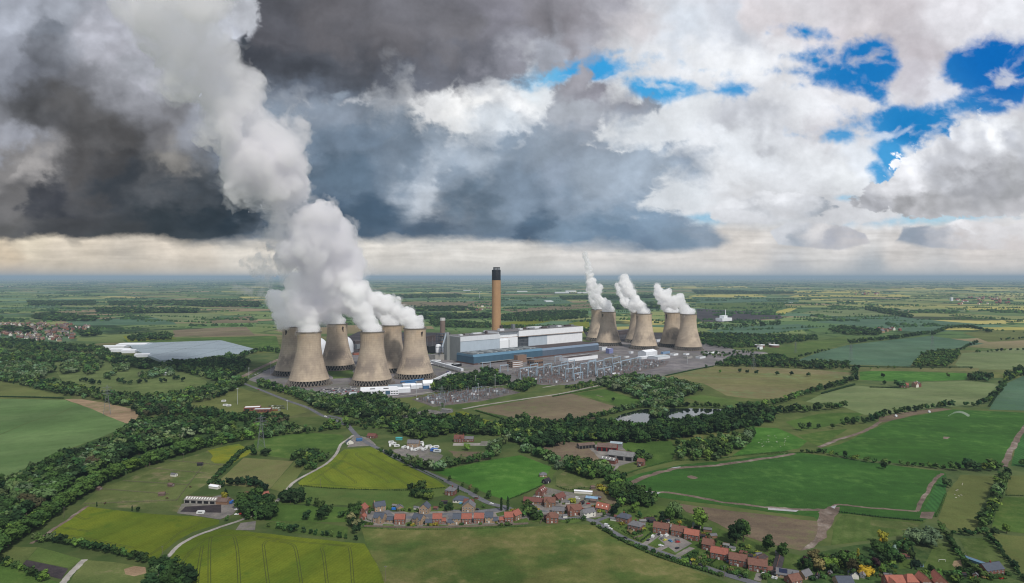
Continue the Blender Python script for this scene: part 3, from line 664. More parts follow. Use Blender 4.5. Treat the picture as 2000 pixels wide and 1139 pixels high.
field([(755,1000),(800,1008),(840,1003),(880,998),(920,1002),(960,998),(985,996),(990,1004),(960,1012),(880,1012),(800,1016),(760,1014)], None or 'yard')
for pl in ([(706,1016),(728,1022),(722,1028),(704,1026)],[(748,1024),(770,1025),(768,1031),(746,1030)],[(792,1022),(804,1018),(806,1030),(792,1030)],[(826,1026),(846,1028),(844,1031),(824,1031)],[(842,1024),(876,1026),(874,1031),(842,1031)],[(898,1026),(990,1024),(985,1028),(900,1031)],[(790,990),(806,992),(802,1000),(788,998)],[(968,1003),(984,999),(990,1006),(972,1009)],[(1000,1018),(1030,1012),(1034,1022),(1006,1025)],[(1010,985),(1024,978),(1040,976),(1030,983)],[(1080,980),(1092,968),(1104,962),(1100,972)],[(1040,1010),(1062,1006),(1060,1018),(1040,1020)],[(1090,1018),(1120,1012),(1150,1016),(1110,1024)]): field(pl, 'lawn', amp=.4)
for pl in ([(700,985),(760,988),(830,990),(900,992),(880,998),(800,1002),(750,992)],): field(pl, 'grass', amp=.4)
path('lane', [(990,994),(960,999),(920,1003),(880,1004),(840,1007),(800,1011),(770,1010),(752,1000)], 6.5, ASPHALT)
path('lane', [(880,1004),(885,1014),(905,1016),(925,1014)], 6, ASPHALT); path('lane', [(840,1007),(845,1016)], 5, ASPHALT); path('lane', [(1030,1003),(1050,998),(1070,1000)], 5, ASPHALT)

for pl in ([(1343,930),(1350,929),(1358,931),(1364,934),(1357,936),(1348,935),(1342,932)],[(1843,853),(1856,854),(1850,858),(1842,857)]): field(pl, 'mud', amp=1.5)
for pl in ([(1262,960),(1290,962),(1286,965),(1262,964)],[(1500,992),(1560,997),(1555,1000),(1500,996)],[(1310,914),(1330,911),(1326,915)],[(1622,990),(1634,987),(1630,994)]): ground_poly('puddle', pl, mat('wet_mud', (150,146,146), rough=.15, spec=.6), .8)

print('LAYERS max z', max(l[4] for l in LAY))
# ------------------------------------------------------------------ trees
rng = np.random.RandomState(5)
def leaf_mat(name, col, objvar=.34, attr=False):
    m = bpy.data.materials.new(name); m.use_nodes = True; t = NT(m.node_tree); t.n.clear()
    p = t.node('ShaderNodeNewGeometry').outputs['Position']
    n = t.noise(p, .55, 3, .65)
    k = t.lr(n, .3, .7, .62, 1.38)
    if attr: c = t.node('ShaderNodeAttribute', dict(attribute_name='tint')).outputs['Color']
    else:
        c = lin(*col)[:3]; r = t.node('ShaderNodeObjectInfo').outputs['Random']
        k = t.m('MULTIPLY', k, t.lr(r, 0, 1, 1-objvar, 1+objvar))
        c = t.mix(t.m('MULTIPLY', t.m('FRACT', t.m('MULTIPLY', r, 7.3)), .30), (*c, 1), (c[0]*1.35, c[1]*1.05, c[2]*.7, 1))
    c = t.v('SCALE', c, k)
    b = t.node('ShaderNodeBsdfPrincipled', Base_Color=c, Roughness=.9); b.inputs['Specular IOR Level'].default_value = .12
    t.l.new(b.outputs[0], t.node('ShaderNodeOutputMaterial').inputs['Surface'])
    return m
PAL = dict(oak=(44,66,34), dark=(34,54,31), mid=(56,80,40), lime=(76,100,44), willow=(74,96,60), grey=(86,106,80), poplar=(64,88,42), purple=(48,34,40), gold=(152,130,40),
           amber=(112,112,42), conifer=(30,48,32), spruce=(112,130,124), bud=(98,94,64), brown=(60,60,42), yew=(24,40,30))
LM = {k: leaf_mat('leaves_'+k, tuple(min(255, int(q*1.10)) for q in v)) for k, v in PAL.items()}
LMA = leaf_mat('leaves_mixed', None, attr=True)
BARK = mat('bark', (82,72,62), var=.2, scale=1.5)
ICO = {}
def ico(sub):
    if sub not in ICO:
        bm = bmesh.new(); bmesh.ops.create_icosphere(bm, subdivisions=sub, radius=1)
        ICO[sub] = (np.array([v.co[:] for v in bm.verts]), np.array([[v.index for v in f.verts] for f in bm.faces])); bm.free()
    return ICO[sub]
def crown(lobes, nleaf, size, seed, droop=0.0):
    """lobes: (x,y,z,rx,ry,rz). dark cores plus leaf sprays on their skins -> verts, quads"""
    r = np.random.RandomState(seed); V = []; Q = []; b = 0
    iv, ifc = ico(1)
    for L in lobes:
        c, rad = np.array(L[:3]), np.array(L[3:])
        jit = 1 + r.uniform(-.18, .12, (len(iv), 1))
        v = iv*rad*.84*jit + c
        V.append(v); Q.append(np.concatenate([ifc, ifc[:, :1]], 1)+b); b += len(v)
    ar = np.array([L[3]*L[4]+L[3]*L[5] for L in lobes]); ar /= ar.sum()
    ch = r.choice(len(lobes), nleaf, p=ar)
    d = r.normal(size=(nleaf, 3)); d[:, 2] = d[:, 2]*.95+.22; d /= np.linalg.norm(d, axis=1, keepdims=True)
    LB = np.array(lobes)
    pos = LB[ch, :3] + d*LB[ch, 3:]*r.uniform(.82, 1.10, (nleaf, 1))
    pos[:, 2] -= droop*np.abs(d[:, 0]**2+d[:, 1]**2)
    nrm = d + r.normal(size=(nleaf, 3))*.45; nrm /= np.linalg.norm(nrm, axis=1, keepdims=True)
    up = np.where(np.abs(nrm[:, 2:3]) < .9, np.array([[0,0,1.0]]), np.array([[1.0,0,0]]))
    u = np.cross(nrm, up); u /= np.linalg.norm(u, axis=1, keepdims=True); w = np.cross(nrm, u)
    a = r.uniform(0, 2*np.pi, (nleaf, 1)); u2 = u*np.cos(a)+w*np.sin(a); w2 = -u*np.sin(a)+w*np.cos(a)
    s = size*r.uniform(.55, 1.25, (nleaf, 1))
    quad = np.stack([pos-u2*s-w2*s*.6, pos+u2*s*.9-w2*s*.7, pos+u2*s+w2*s*.6, pos-u2*s*.8+w2*s*.75], 1).reshape(-1, 3)
    V.append(quad); Q.append(np.arange(nleaf*4).reshape(-1, 4)+b)
    V = np.concatenate(V); Q = np.concatenate(Q)
    return V, Q
def lobes_round(seed, h=10, w=4.6, base=.22, n=9):
    r = np.random.RandomState(seed); out = [(0,0,h*.60,w*.62,w*.62,h*.30)]
    for i in range(n):
        a = 2*math.pi*i/n*1.62+r.uniform(-.4,.4); z = h*(base+.13+.58*((i*.618) % 1)); q = math.sin(math.pi*min(1, max(0, (z/h-base)/(1.06-base))))**.6
        rr = w*.50*q*r.uniform(.8, 1.15); s = w*r.uniform(.34, .50)
        out.append((math.cos(a)*rr, math.sin(a)*rr, z, s, s*r.uniform(.85,1.15), s*r.uniform(.75,1.0)))
    return out
def lobes_tall(seed, h=13, w=2.6):
    r = np.random.RandomState(seed); out = []
    for i in range(8):
        z = h*(.18+.78*i/8); s = w*(.55+.45*math.sin(math.pi*(.2+.75*i/8)))*r.uniform(.8,1.1)
        a = r.uniform(0, 6.28); out.append((math.cos(a)*w*.28, math.sin(a)*w*.28, z, s*.8, s*.8, h*.13))
    return out
def lobes_cone(seed, h=10, w=3.2):
    r = np.random.RandomState(seed); out = []
    for i in range(7):
        f = i/7; s = w*(1-f)**.9+.25; out.append((r.uniform(-.2,.2), r.uniform(-.2,.2), h*(.10+.86*f), s, s, h*.12))
    return out
def lobes_willow(seed, h=10, w=6):
    r = np.random.RandomState(seed); out = [(0,0,h*.55,w*.6,w*.6,h*.34)]
    for i in range(10):
        a = 6.283*i/10+r.uniform(-.3,.3); z = h*r.uniform(.3,.78); s = w*r.uniform(.28,.42)
        rr = w*.62*(1-.5*max(0, z/h-.5)); out.append((math.cos(a)*rr, math.sin(a)*rr, z, s, s, s*1.25))
    return out
def lobes_column(seed, h=14, w=1.5):
    r = np.random.RandomState(seed); return [(r.uniform(-.15,.15), r.uniform(-.15,.15), h*(.14+.8*i/6), w*(1-.55*abs(i/6-.35)), w*(1-.55*abs(i/6-.35)), h*.12) for i in range(7)]
def lobes_bush(seed, h=4, w=3):
    r = np.random.RandomState(seed); return [(0,0,h*.45,w*.7,w*.7,h*.5)]+[(math.cos(a)*w*.55, math.sin(a)*w*.55, h*r.uniform(.3,.5), w*.45, w*.45, h*.42) for a in (.3,1.7,2.9,4.2,5.4)]
SHAPES = {}
for nm, fn, hh, n, sz, vs in [('round', lobes_round, 10, 340, .62, 4), ('tall', lobes_tall, 13, 300, .55, 3), ('cone', lobes_cone, 10, 280, .5, 2), ('willow', lobes_willow, 10, 380, .62, 3), ('column', lobes_column, 14, 220, .45, 2), ('bush', lobes_bush, 4, 160, .45, 2)]:
    SHAPES[nm] = dict(h=hh, near=[crown(fn(31+7*i), n, sz, 91+i) for i in range(vs)], far=[crown(fn(31+7*i)[:6] if nm != 'cone' else fn(31), max(36, n//6), sz*1.9, 191+i) for i in range(vs)])
def trunk_mesh(h, lean=.0):
    mb = MB(); r0 = h*.028
    mb.tube((0,0,-.3), (lean*.3,0,h*.35), r0, r0*.7, 7, 0, False); mb.tube((lean*.3,0,h*.35), (lean,.1,h*.72), r0*.7, r0*.25, 6, 0, False)
    for i, a in enumerate((.4, 2.3, 4.4)):
        z = h*(.30+.09*i); mb.tube((lean*.3,0,z), (math.cos(a)*h*.17, math.sin(a)*h*.17, z+h*.2), r0*.42, r0*.15, 5, 0, False)
    return mb
CM = {}   # crown mesh data per (shape, variant, palette)
TM = {}
def tree_thing(x, y, h, shape, pal, label, group=None, name='tree', wide=1.0):
    S = SHAPES[shape]; v = rng.randint(len(S['near'])); k = (shape, v, pal)
    root = thing(name, label, 'bush' if shape == 'bush' else 'tree', (x, y, 0), rng.uniform(0, 6.28), group)
    s = h/S['h']; root.scale = (s*wide*rng.uniform(.92,1.08), s*wide*rng.uniform(.92,1.08), s)
    if k in CM: c = bpy.data.objects.new('crown', CM[k]); COL.objects.link(c); c.parent = root
    else:
        V, Q = S['near'][v]; c = mesh_np('crown', V, Q, [LM[pal]], parent=root); CM[k] = c.data
    if shape in TM: t = bpy.data.objects.new('trunk', TM[shape]); COL.objects.link(t); t.parent = root
    else: t = trunk_mesh(S['h']).build('trunk', BARK, root); TM[shape] = t.data
    return root
FAR_V = []; FAR_Q = []; FAR_C = []; FB = [0]
def tree_far(x, y, h, shape, pal, wide=1.0):
    S = SHAPES[shape]; V, Q = S['far'][rng.randint(len(S['far']))]
    a = rng.uniform(0, 6.28); s = h/S['h']; c, n = math.cos(a), math.sin(a)
    R = np.array([[c*wide,-n*wide,0],[n*wide,c*wide,0],[0,0,1]])*s
    FAR_V.append(V@R.T + np.array([x, y, 0])); FAR_Q.append(Q+FB[0]); FB[0] += len(V)
    col = np.array(lin(*PAL[pal]))*np.array([1.15,1.15,1.15,1])*np.append(np.full(3, rng.uniform(.58, 1.42)), 1); col[0] *= rng.uniform(.82, 1.3)
    FAR_C.append(np.tile(col, (len(V), 1)))

def inside(px, py, poly):
    r = False; n = len(poly); j = n-1
    for i in range(n):
        if (poly[i][1] > py) != (poly[j][1] > py) and px < (poly[j][0]-poly[i][0])*(py-poly[i][1])/(poly[j][1]-poly[i][1])+poly[i][0]: r = not r
        j = i
    return r
CAND = []   # (apparent size, x, y, h, shape, pal, label, group, wide)
def pick(pal):
    k = list(pal); w = np.array([pal[q] for q in k], float); return k[rng.choice(len(k), p=w/w.sum())]
def add_tree(x, y, h, pals, label, group, shapes=('round',), wide=1.0):
    p = pick(pals); sh = shapes[rng.randint(len(shapes))]
    if p == 'willow' or p == 'grey': sh = 'willow' if rng.rand() < .6 else 'round'
    h *= 1.18 if sh != 'bush' else 1.0
    CAND.append((h*F/math.hypot(x, y), x, y, h, sh, p, label, group, wide*rng.uniform(.85, 1.3)))
def wood(pix, sp, h0, h1, pals, label, group, shapes=('round','round','round','tall','willow'), wide=1.15, keep=1.0):
    P = [G(*q) for q in pix]; poly = [(p.x, p.y) for p in P]
    x0, x1 = min(q[0] for q in poly), max(q[0] for q in poly); y0, y1 = min(q[1] for q in poly), max(q[1] for q in poly)
    ar = abs(sum(pix[i][0]*pix[i-1][1]-pix[i-1][0]*pix[i][1] for i in range(len(pix))))/2; th = ar/(max(q[0] for q in pix)-min(q[0] for q in pix))
    sc0 = (sum(q[1] for q in pix)/len(pix)-HY)/HC; tall = th > 1.7*h1*1.15*sc0
    nx, ny = int((x1-x0)/sp)+1, int((y1-y0)/sp)+1
    for j in range(ny):
        for i in range(nx):
            x = x0+(i+.5*(j % 2)+rng.uniform(-.38,.38))*sp; y = y0+(j+rng.uniform(-.38,.38))*sp
            if tall and not inside(1000+F*x/max(y, 1), HY+F*(HC-.62*h1*1.15)/max(y, 1), pix): continue   # crowns stay inside the outline seen from the air
            if inside(x, y, poly) and rng.rand() < keep and abs(x) < y*.86+40: add_tree(x, y, (h0+(h1-h0)*rng.beta(1.6, 1.9)*1.25-(h1-h0)*.1)*(1+.18*mnoise.noise(Vector((x/40, y/40, 0)))), pals, label, group, shapes, wide)
def row(pix, sp, h0, h1, pals, label, group, shapes=('round',), jit=1.5, wide=1.1, keep=1.0):
    P = [G(*q) for q in pix]
    for a, b in zip(P, P[1:]):
        L = (b-a).length; n = max(1, int(L/sp))
        for i in range(n):
            if rng.rand() > keep: continue
            p = a.lerp(b, (i+rng.uniform(.2,.8))/n); add_tree(p.x+rng.uniform(-jit,jit), p.y+rng.uniform(-jit,jit), rng.uniform(h0, h1), pals, label, group, shapes, wide)
DK = dict(oak=4, dark=4, mid=3, lime=.8, willow=.5); MX = dict(oak=3, dark=1.5, mid=3.5, lime=1.6, willow=1.6); WL = dict(willow=4, grey=2, mid=2, oak=1); DKW = dict(dark=4, oak=4, mid=2.5, willow=1.2, brown=.5)
# near woods
wood([(0,938),(30,926),(87,900),(142,876),(200,856),(245,834),(270,818),(330,812),(400,818),(440,828),(420,842),(380,850),(330,868),(270,892),(210,915),(150,942),(100,975),(50,1015),(0,1050),(-80,1100),(-80,960)], 8.5, 8, 13, DKW, 'dense broadleaf tree in the dark wood beside the left wheat field', 'trees of the dark wood on the left')
wood([(330,812),(470,832),(540,838),(548,850),(495,856),(430,858),(380,850),(420,840)], 9, 4, 9, dict(mid=4, oak=3, lime=2, willow=1), 'scrubby tree on rough ground above the poplar row', 'scrub trees above the poplar row', wide=1.3, keep=.75)
wood([(500,838),(545,832),(600,838),(640,842),(625,846),(560,850),(520,856)], 9, 5, 9, MX, 'hedge tree north of the lattice pylon field', 'trees north of the pylon field')
row([(-40,1108),(0,1078),(30,1058),(60,1040),(90,1018),(115,1000),(140,982),(165,965),(195,948),(230,932),(280,914),(330,896),(380,881),(420,871),(460,863),(500,858)], 5.5, 11, 14.5, dict(poplar=6, mid=3, lime=1), 'tall mid green tree in the long poplar row above the horse paddocks', 'poplar row above the paddocks', ('tall','round'), 1.0, 1.25)
row([(-40,1096),(0,1068),(30,1048),(60,1030),(115,991),(165,957),(230,924),(330,889),(420,866)], 9, 8, 12, DK, 'dark tree standing behind the poplar row', 'dark trees behind the poplar row')
wood([(0,730),(60,742),(120,752),(190,768),(260,777),(330,774),(420,754),(470,740),(485,748),(440,773),(395,787),(340,790),(280,798),(258,798),(200,784),(126,772),(60,757),(0,745),(-60,745),(-60,730)], 11, 7, 11, MX, 'tree in the belt between the golf course and the left wheat field', 'trees of the rail belt')
wood([(255,800),(280,795),(345,792),(400,805),(470,814),(560,818),(560,830),(440,826),(400,816),(330,812),(275,816)], 10, 7, 11, DKW, 'tree of the belt below the sports field', 'trees below the sports field')
wood([(300,715),(345,705),(400,700),(450,690),(490,702),(480,722),(455,738),(430,747),(400,737),(350,727)], 12, 8, 13, MX, 'tree in the wood between the greenhouse and the sports field', 'trees by the sports field')
wood([(-40,688),(60,690),(180,697),(182,706),(100,709),(-40,706)], 13, 9, 13, MX, 'tree in the upper belt left of the golf course', 'trees left of the golf course')
wood([(-40,708),(60,705),(105,713),(106,728),(80,741),(40,739),(-40,730)], 12, 9, 14, WL, 'grey green tree in the clump left of the golf course', 'grey green clump by the golf course')
wood([(160,712),(185,707),(200,714),(190,727),(165,725)], 12, 9, 13, MX, 'tree in the round clump on the golf course', 'golf course clump')
for pl in ([(118,716),(150,710),(152,728),(120,733)],[(220,718),(245,712),(250,726),(225,727)]): wood(pl, 12, 8, 13, WL, 'pale tree in the clump on the golf course', 'pale golf course clumps')
row([(148,748),(165,745),(185,752),(205,752)], 14, 7, 10, dict(conifer=3, dark=2), 'dark conifer on the golf fairway', 'dark trees on the golf fairway')
row([(228,745),(240,750),(262,752),(280,748),(300,750),(320,748),(345,742),(360,746)], 17, 7, 10, dict(conifer=3, dark=2), 'dark tree along the golf fairway', 'dark trees along the golf fairway')
wood([(180,688),(200,690),(260,705),(310,712),(312,724),(260,720),(200,706)], 12, 9, 13, DK, 'tree in the belt in front of the greenhouse', 'belt in front of the greenhouse')
row([(300,718),(340,712),(380,710),(430,705),(470,698),(495,690),(520,684),(545,690)], 9, 9, 12, DK, 'tree in the dark row along the greenhouse front', 'row along the greenhouse front', jit=8)
wood([(-60,660),(50,668),(120,675),(200,682),(210,690),(120,688),(60,684),(-60,676)], 16, 8, 13, DK, 'tree in the belt below the brick town', 'belt below the brick town')
wood([(640,778),(668,774),(732,764),(769,776),(801,795),(806,804),(769,813),(709,820),(690,818),(640,808),(600,790),(580,778),(600,772)], 9, 7, 11.5, dict(oak=4, dark=3, mid=3, willow=1.2, grey=.5), 'broadleaf tree in the wood right of the power station road', 'wood right of the power station road')
wood([(505,744),(560,760),(620,782),(640,795),(620,792),(560,772),(500,755)], 10, 6, 9, MX, 'tree on the verge between road and car park', 'verge trees by the car park')
wood([(842,751),(870,736),(927,724),(957,719),(999,736),(1003,746),(985,752),(940,758),(870,768),(845,765)], 10, 8, 14, DK, 'dark tree in the copse by the lower switchyard', 'copse by the lower switchyard')
wood([(990,746),(1040,736),(1052,752),(1022,768),(992,760)], 10, 7, 11, DK, 'tree in the small copse left of the upper switchyard', 'small copse by the upper switchyard')
wood([(690,832),(720,820),(760,815),(800,806),(815,812),(790,822),(757,836),(730,840),(700,846)], 10, 5, 9, MX, 'tree around the small green field by the junction', 'trees by the junction field', keep=.6)
wood([(757,836),(796,823),(842,821),(900,823),(930,830),(962,838),(985,832),(1010,822),(1050,830),(1100,836),(1180,840),(1250,850),(1250,862),(1150,862),(1100,870),(1060,878),(1010,868),(985,855),(930,850),(880,848),(820,862),(790,850),(765,848)], 9, 8, 13, DK, 'dark tree in the belt behind the caravan yard', 'belt behind the caravan yard')
row([(797,902),(815,912),(835,920),(860,918),(900,908),(935,900),(962,896),(970,876),(985,866),(1003,860),(1022,864),(1031,884),(1050,890),(1068,896),(1090,908)], 7, 7, 11, WL, 'grey green willow in the belt around the spring crop field', 'willow belt round the spring crop field', ('willow','round'), 3.5, 1.2)
row([(740,880),(765,892),(790,905),(810,915)], 7, 4, 7, DK, 'roadside tree along the caravan yard', 'roadside trees at the caravan yard', jit=3)
wood([(1180,838),(1226,841),(1276,838),(1340,832),(1400,824),(1430,808),(1463,800),(1509,806),(1511,822),(1472,834),(1440,846),(1363,852),(1308,864),(1216,866),(1160,862),(1110,858),(1110,832)], 10, 10, 15, dict(dark=5, oak=4, mid=1.5), 'tall dark tree in the wood in front of the pond', 'dark wood in front of the pond')
wood([(1170,737),(1214,733),(1283,734),(1340,744),(1372,753),(1370,766),(1340,777),(1330,786),(1395,790),(1425,796),(1420,801),(1340,798),(1303,797),(1255,798),(1207,809),(1180,820),(1120,826),(1100,832),(1150,816),(1200,801),(1240,796),(1258,784),(1230,772),(1190,762),(1172,752)], 10, 8, 13, dict(oak=3, mid=3, willow=3, grey=2.5, dark=1), 'tree in the mixed wood behind the pond', 'mixed wood behind the pond')
wood([(1272,803),(1290,799),(1303,806),(1300,818),(1275,816)], 8, 6, 9, WL, 'pale tree on the spit between the two pond arms', 'trees on the pond spit')
wood([(1312,902),(1340,876),(1367,868),(1408,862),(1442,855),(1456,840),(1477,845),(1456,872),(1431,890),(1397,902),(1353,904)], 10, 8, 12, dict(willow=2, mid=3, oak=3, lime=1), 'tree in the belt above the track of the big crop field', 'belt above the big crop field')
row([(1440,802),(1480,795),(1530,788),(1555,777),(1600,764),(1640,753),(1665,744)], 10, 8, 11, DK, 'tree in the hedge line below the patchy field', 'hedge line below the patchy field', jit=4)
row([(1500,810),(1560,806),(1610,801),(1655,796)], 9, 9, 13, DK, 'dark tree in the right hedge row below the pale wheat', 'hedge row below the pale wheat', jit=4)
row([(1540,846),(1580,839),(1620,837),(1660,831),(1700,825),(1730,811),(1760,809),(1800,801),(1850,796),(1890,793)], 10, 7, 11, DK, 'tree in the hedge row along the upper edge of the large green crop', 'hedge row above the large green crop', jit=3, keep=.85)
row([(1900,796),(1930,786),(1950,769),(1958,752),(1980,735),(2040,720)], 13, 6, 11, DK, 'tree on the hedge line at the right frame edge', 'hedge line at the right edge', jit=4)
row([(1560,884),(1610,886),(1640,894),(1700,904),(1750,908),(1810,914),(1850,917)], 7, 3.5, 6, dict(mid=3, lime=2, oak=2), 'bushy hedge tree between the two large crops', 'bushy hedge between the two large crops', jit=1.5, wide=1.3)
row([(1850,918),(1880,920),(1915,920),(1957,918)], 7, 8, 11, DK, 'dark tree in the thick row at the corner of the large crops', 'thick dark row between the large crops', jit=4)
row([(1968,930),(1955,952),(1947,975),(1938,1000),(1925,1022),(1918,1034)], 6.5, 7, 10, DK, 'dark tree in the row down the right hand pastures', 'row down the right hand pastures', jit=2.5)
row([(1975,905),(2000,912),(2040,918)], 8, 8, 10, DK, 'dark tree in the hedge at the far right corner', 'hedge at the far right corner', jit=3)
row([(1835,1034),(1850,1050),(1866,1078),(1880,1096),(1900,1118),(1925,1130)], 5, 4, 6.5, dict(oak=3, mid=3), 'tree in the dense hedge between two lawns', 'hedge between two lawns', jit=1, wide=1.2)
row([(1860,1045),(1895,1046),(1925,1042),(1945,1045)], 5, 3.5, 6, dict(oak=3, dark=2), 'hedge tree behind the right lawn', 'hedge behind the right lawn', jit=1, wide=1.2)
row([(1928,1045),(1945,1068),(1965,1092),(1985,1120),(2005,1140)], 5, 3, 5, dict(oak=3, dark=2), 'hedge tree by the lawn at bottom right', 'hedge by the bottom right lawn', jit=1, wide=1.2)
wood([(1545,1092),(1585,1080),(1640,1072),(1690,1062),(1730,1058),(1725,1080),(1700,1110),(1670,1130),(1600,1125),(1560,1130)], 8.5, 5, 9, dict(oak=3, mid=3, dark=2, bud=.8, brown=.5), 'garden tree behind the bottom right houses', 'garden trees behind the bottom right houses', keep=.5)
wood([(1690,1075),(1730,1060),(1790,1050),(1800,1075),(1795,1115),(1760,1125),(1720,1120)], 8, 5, 9, dict(oak=3, mid=3, dark=2), 'garden tree beside the golden conifers', 'garden trees by the golden conifers', keep=.42)
wood([(1800,1118),(1860,1122),(1905,1116),(1925,1125),(1960,1139),(1850,1150),(1800,1140)], 7, 4, 7, dict(oak=3, mid=3, lime=1), 'garden tree near the red roofs at bottom right', 'garden trees by the red roofs', keep=.7)
row([(88,1056),(130,1064),(170,1072),(210,1080),(250,1090),(290,1100)], 5, 4.5, 7, DK, 'dark tree in the hedge below the left barley field', 'hedge below the left barley', jit=1.2, wide=1.15)
row([(60,1050),(75,1058),(88,1062)], 6, 4, 6, DK, 'hedge tree at the left barley corner', 'hedge at the left barley corner')
row([(0,1100),(30,1112),(60,1124),(75,1135)], 5, 4, 6, DK, 'dark hedge tree by the bottom left arena', 'hedge by the bottom left arena', jit=1.2)
wood([(285,1110),(315,1118),(345,1098),(372,1108),(375,1150),(290,1160)], 7, 7, 11, dict(dark=4, oak=3, willow=1), 'tree in the clump where the lane leaves the bottom of the picture', 'clump by the lane at the bottom')
row([(590,1040),(620,1045),(660,1050),(700,1056)], 5.2, 4.5, 6.5, DK, 'slim tree in the row behind the lower barley field', 'row behind the lower barley', ('tall',), .6, 1.3)
row([(520,1030),(545,1034),(575,1040)], 5.5, 4.5, 7, dict(mid=3, dark=2), 'tree in the short row right of the farm lane', 'short row right of the farm lane', ('tall','round'), .8, 1.2)
wood([(472,992),(500,975),(525,985),(535,1005),(525,1022),(490,1022),(470,1008)], 7.5, 9, 12.5, dict(mid=3, oak=3, dark=2), 'large tree in the group beside the horse farm', 'large trees beside the horse farm')
wood([(548,978),(575,970),(592,975),(588,985),(552,986)], 6, 8, 10, dict(dark=4), 'dark tree in the block by the lane', 'dark block by the lane')
row([(415,953),(440,950),(470,948),(495,950)], 6, 6, 8, dict(conifer=4, dark=2), 'dark conifer behind the horse farm', 'conifers behind the horse farm')
row([(468,950),(490,946),(515,955),(522,962)], 5.5, 6, 9, dict(conifer=3, dark=3), 'conifer in the row below the stubble field', 'conifers below the stubble field')
wood([(565,900),(590,885),(628,884),(645,897),(620,915),(598,922),(576,912)], 8, 5.5, 8.5, DK, 'dark tree in the copse by the lane bend', 'copse by the lane bend', keep=.8)
row([(495,872),(470,884),(450,905),(430,925),(410,945)], 4.5, 3, 4.5, dict(oak=3, dark=3), 'bush in the hedge left of the stubble field', 'hedge left of the stubble field', ('bush',), .6, 1.2)
row([(488,888),(505,890),(524,890)], 6, 6, 8.5, dict(oak=3, dark=3), 'dark tree at the top corner of the stubble field', 'trees at the stubble field corner')
wood([(640,845),(672,840),(690,832),(672,826),(640,830),(625,838)], 9, 6, 9, dict(lime=2, mid=3, oak=3), 'tree beside the road junction', 'trees beside the road junction', keep=.8)
wood([(680,990),(700,992),(705,1030),(712,1052),(695,1056),(688,1030)], 7, 5, 8.5, dict(dark=3, oak=3, bud=.6), 'tree at the left end of the new estate', 'trees left of the new estate')
row([(600,988),(625,992),(640,1000),(660,1010),(690,1015)], 7, 5, 8, DK, 'tree in the paddock left of the new estate', 'trees in the paddock left of the estate', keep=.8)
wood([(800,955),(822,948),(830,965),(845,968),(838,976),(805,974)], 6, 5, 8.5, DK, 'dark tree beside the red brick house at the barley field', 'trees beside the red brick house')
wood([(1104,918),(1118,902),(1140,905),(1165,910),(1190,918),(1186,935),(1150,938),(1125,930)], 7.5, 7, 10, dict(mid=4, oak=3, willow=1.5, lime=1), 'tree in the copse between farm and village', 'copse between farm and village')
wood([(1188,950),(1205,930),(1218,940),(1235,965),(1262,965),(1285,980),(1275,992),(1240,990),(1205,992),(1195,970)], 7.5, 7, 11, dict(oak=4, mid=3, lime=1.2, dark=2), 'tree in the wood behind the village houses', 'wood behind the village houses')
wood([(1018,1000),(1035,985),(1050,1005),(1062,1012),(1040,1018)], 6, 5, 8, dict(mid=3, oak=3), 'tree beside the estate road', 'trees beside the estate road')
row([(1158,1023),(1172,1032),(1190,1042),(1210,1054),(1230,1063),(1255,1072)], 4.2, 2, 3.2, dict(oak=3, mid=2), 'bush in the verge along the village road', 'verge bushes on the village road', ('bush',), .5, 1.2)
row([(1258,1072),(1290,1084),(1340,1102),(1380,1115),(1410,1126)], 4.2, 2.0, 3.2, dict(oak=3, mid=2), 'bush in the hedge below the village road', 'hedge bushes below the village road', ('bush',), .5, 1.2)
row([(1165,952),(1180,958),(1192,968)], 5, 4, 6, dict(amber=3, mid=1), 'yellow green shrub by the village barns', 'yellow green shrubs by the barns', ('bush',))
wood([(1228,890),(1250,886),(1270,895),(1262,905),(1235,902)], 7, 5, 8, DK, 'tree beside the small house at the farm', 'trees at the farm house')
for pl in ([(1220,1030),(1250,1020),(1262,1032),(1240,1042)],[(1330,1100),(1355,1080),(1385,1092),(1360,1106)],[(1405,1108),(1440,1112),(1430,1122),(1408,1118)],[(1470,1120),(1500,1100),(1520,1120),(1490,1132)],[(1440,1062),(1470,1064),(1465,1078),(1445,1074)],[(1275,998),(1330,1008),(1325,1020),(1280,1010)]):
    wood(pl, 6, 2.2, 4, dict(oak=3, mid=3, lime=1.5, amber=.4), 'garden shrub by the brick houses on the village road', 'garden shrubs on the village road', ('bush',), keep=.6)
# willows and pale clumps inside the left wood, shoreline trees
for pl in ([(20,950),(62,944),(70,972),(30,985)],[(90,938),(118,934),(122,975),(88,985)],[(155,905),(185,882),(225,880),(215,905),(170,925)],[(300,852),(345,838),(380,842),(350,868),(305,880)],[(250,845),(290,830),(300,850),(262,868)],[(0,990),(40,985),(30,1020),(0,1040)]):
    wood(pl, 10, 9, 13, WL, 'pale grey green willow standing out of the dark left wood', 'pale willows in the left wood', ('willow','round'), 1.3)
row([(1105,832),(1140,822),(1180,814),(1207,805),(1240,798),(1262,796),(1303,795),(1340,795),(1375,796),(1400,797),(1428,801)], 6.5, 6, 9.5, dict(oak=3, mid=3, willow=2, dark=2), 'tree on the far bank of the pond', 'trees on the far bank of the pond', jit=2.5, wide=1.2)
row([(1060,834),(1110,832),(1150,836),(1190,836)], 8, 7, 11, DK, 'dark tree left of the pond', 'dark trees left of the pond', jit=5, wide=1.2)
row([(1196,830),(1225,834),(1262,833),(1300,828),(1340,825),(1400,817),(1430,806)], 7, 5, 8, DK, 'tree on the near bank of the pond', 'trees on the near bank of the pond', jit=2, wide=1.2)
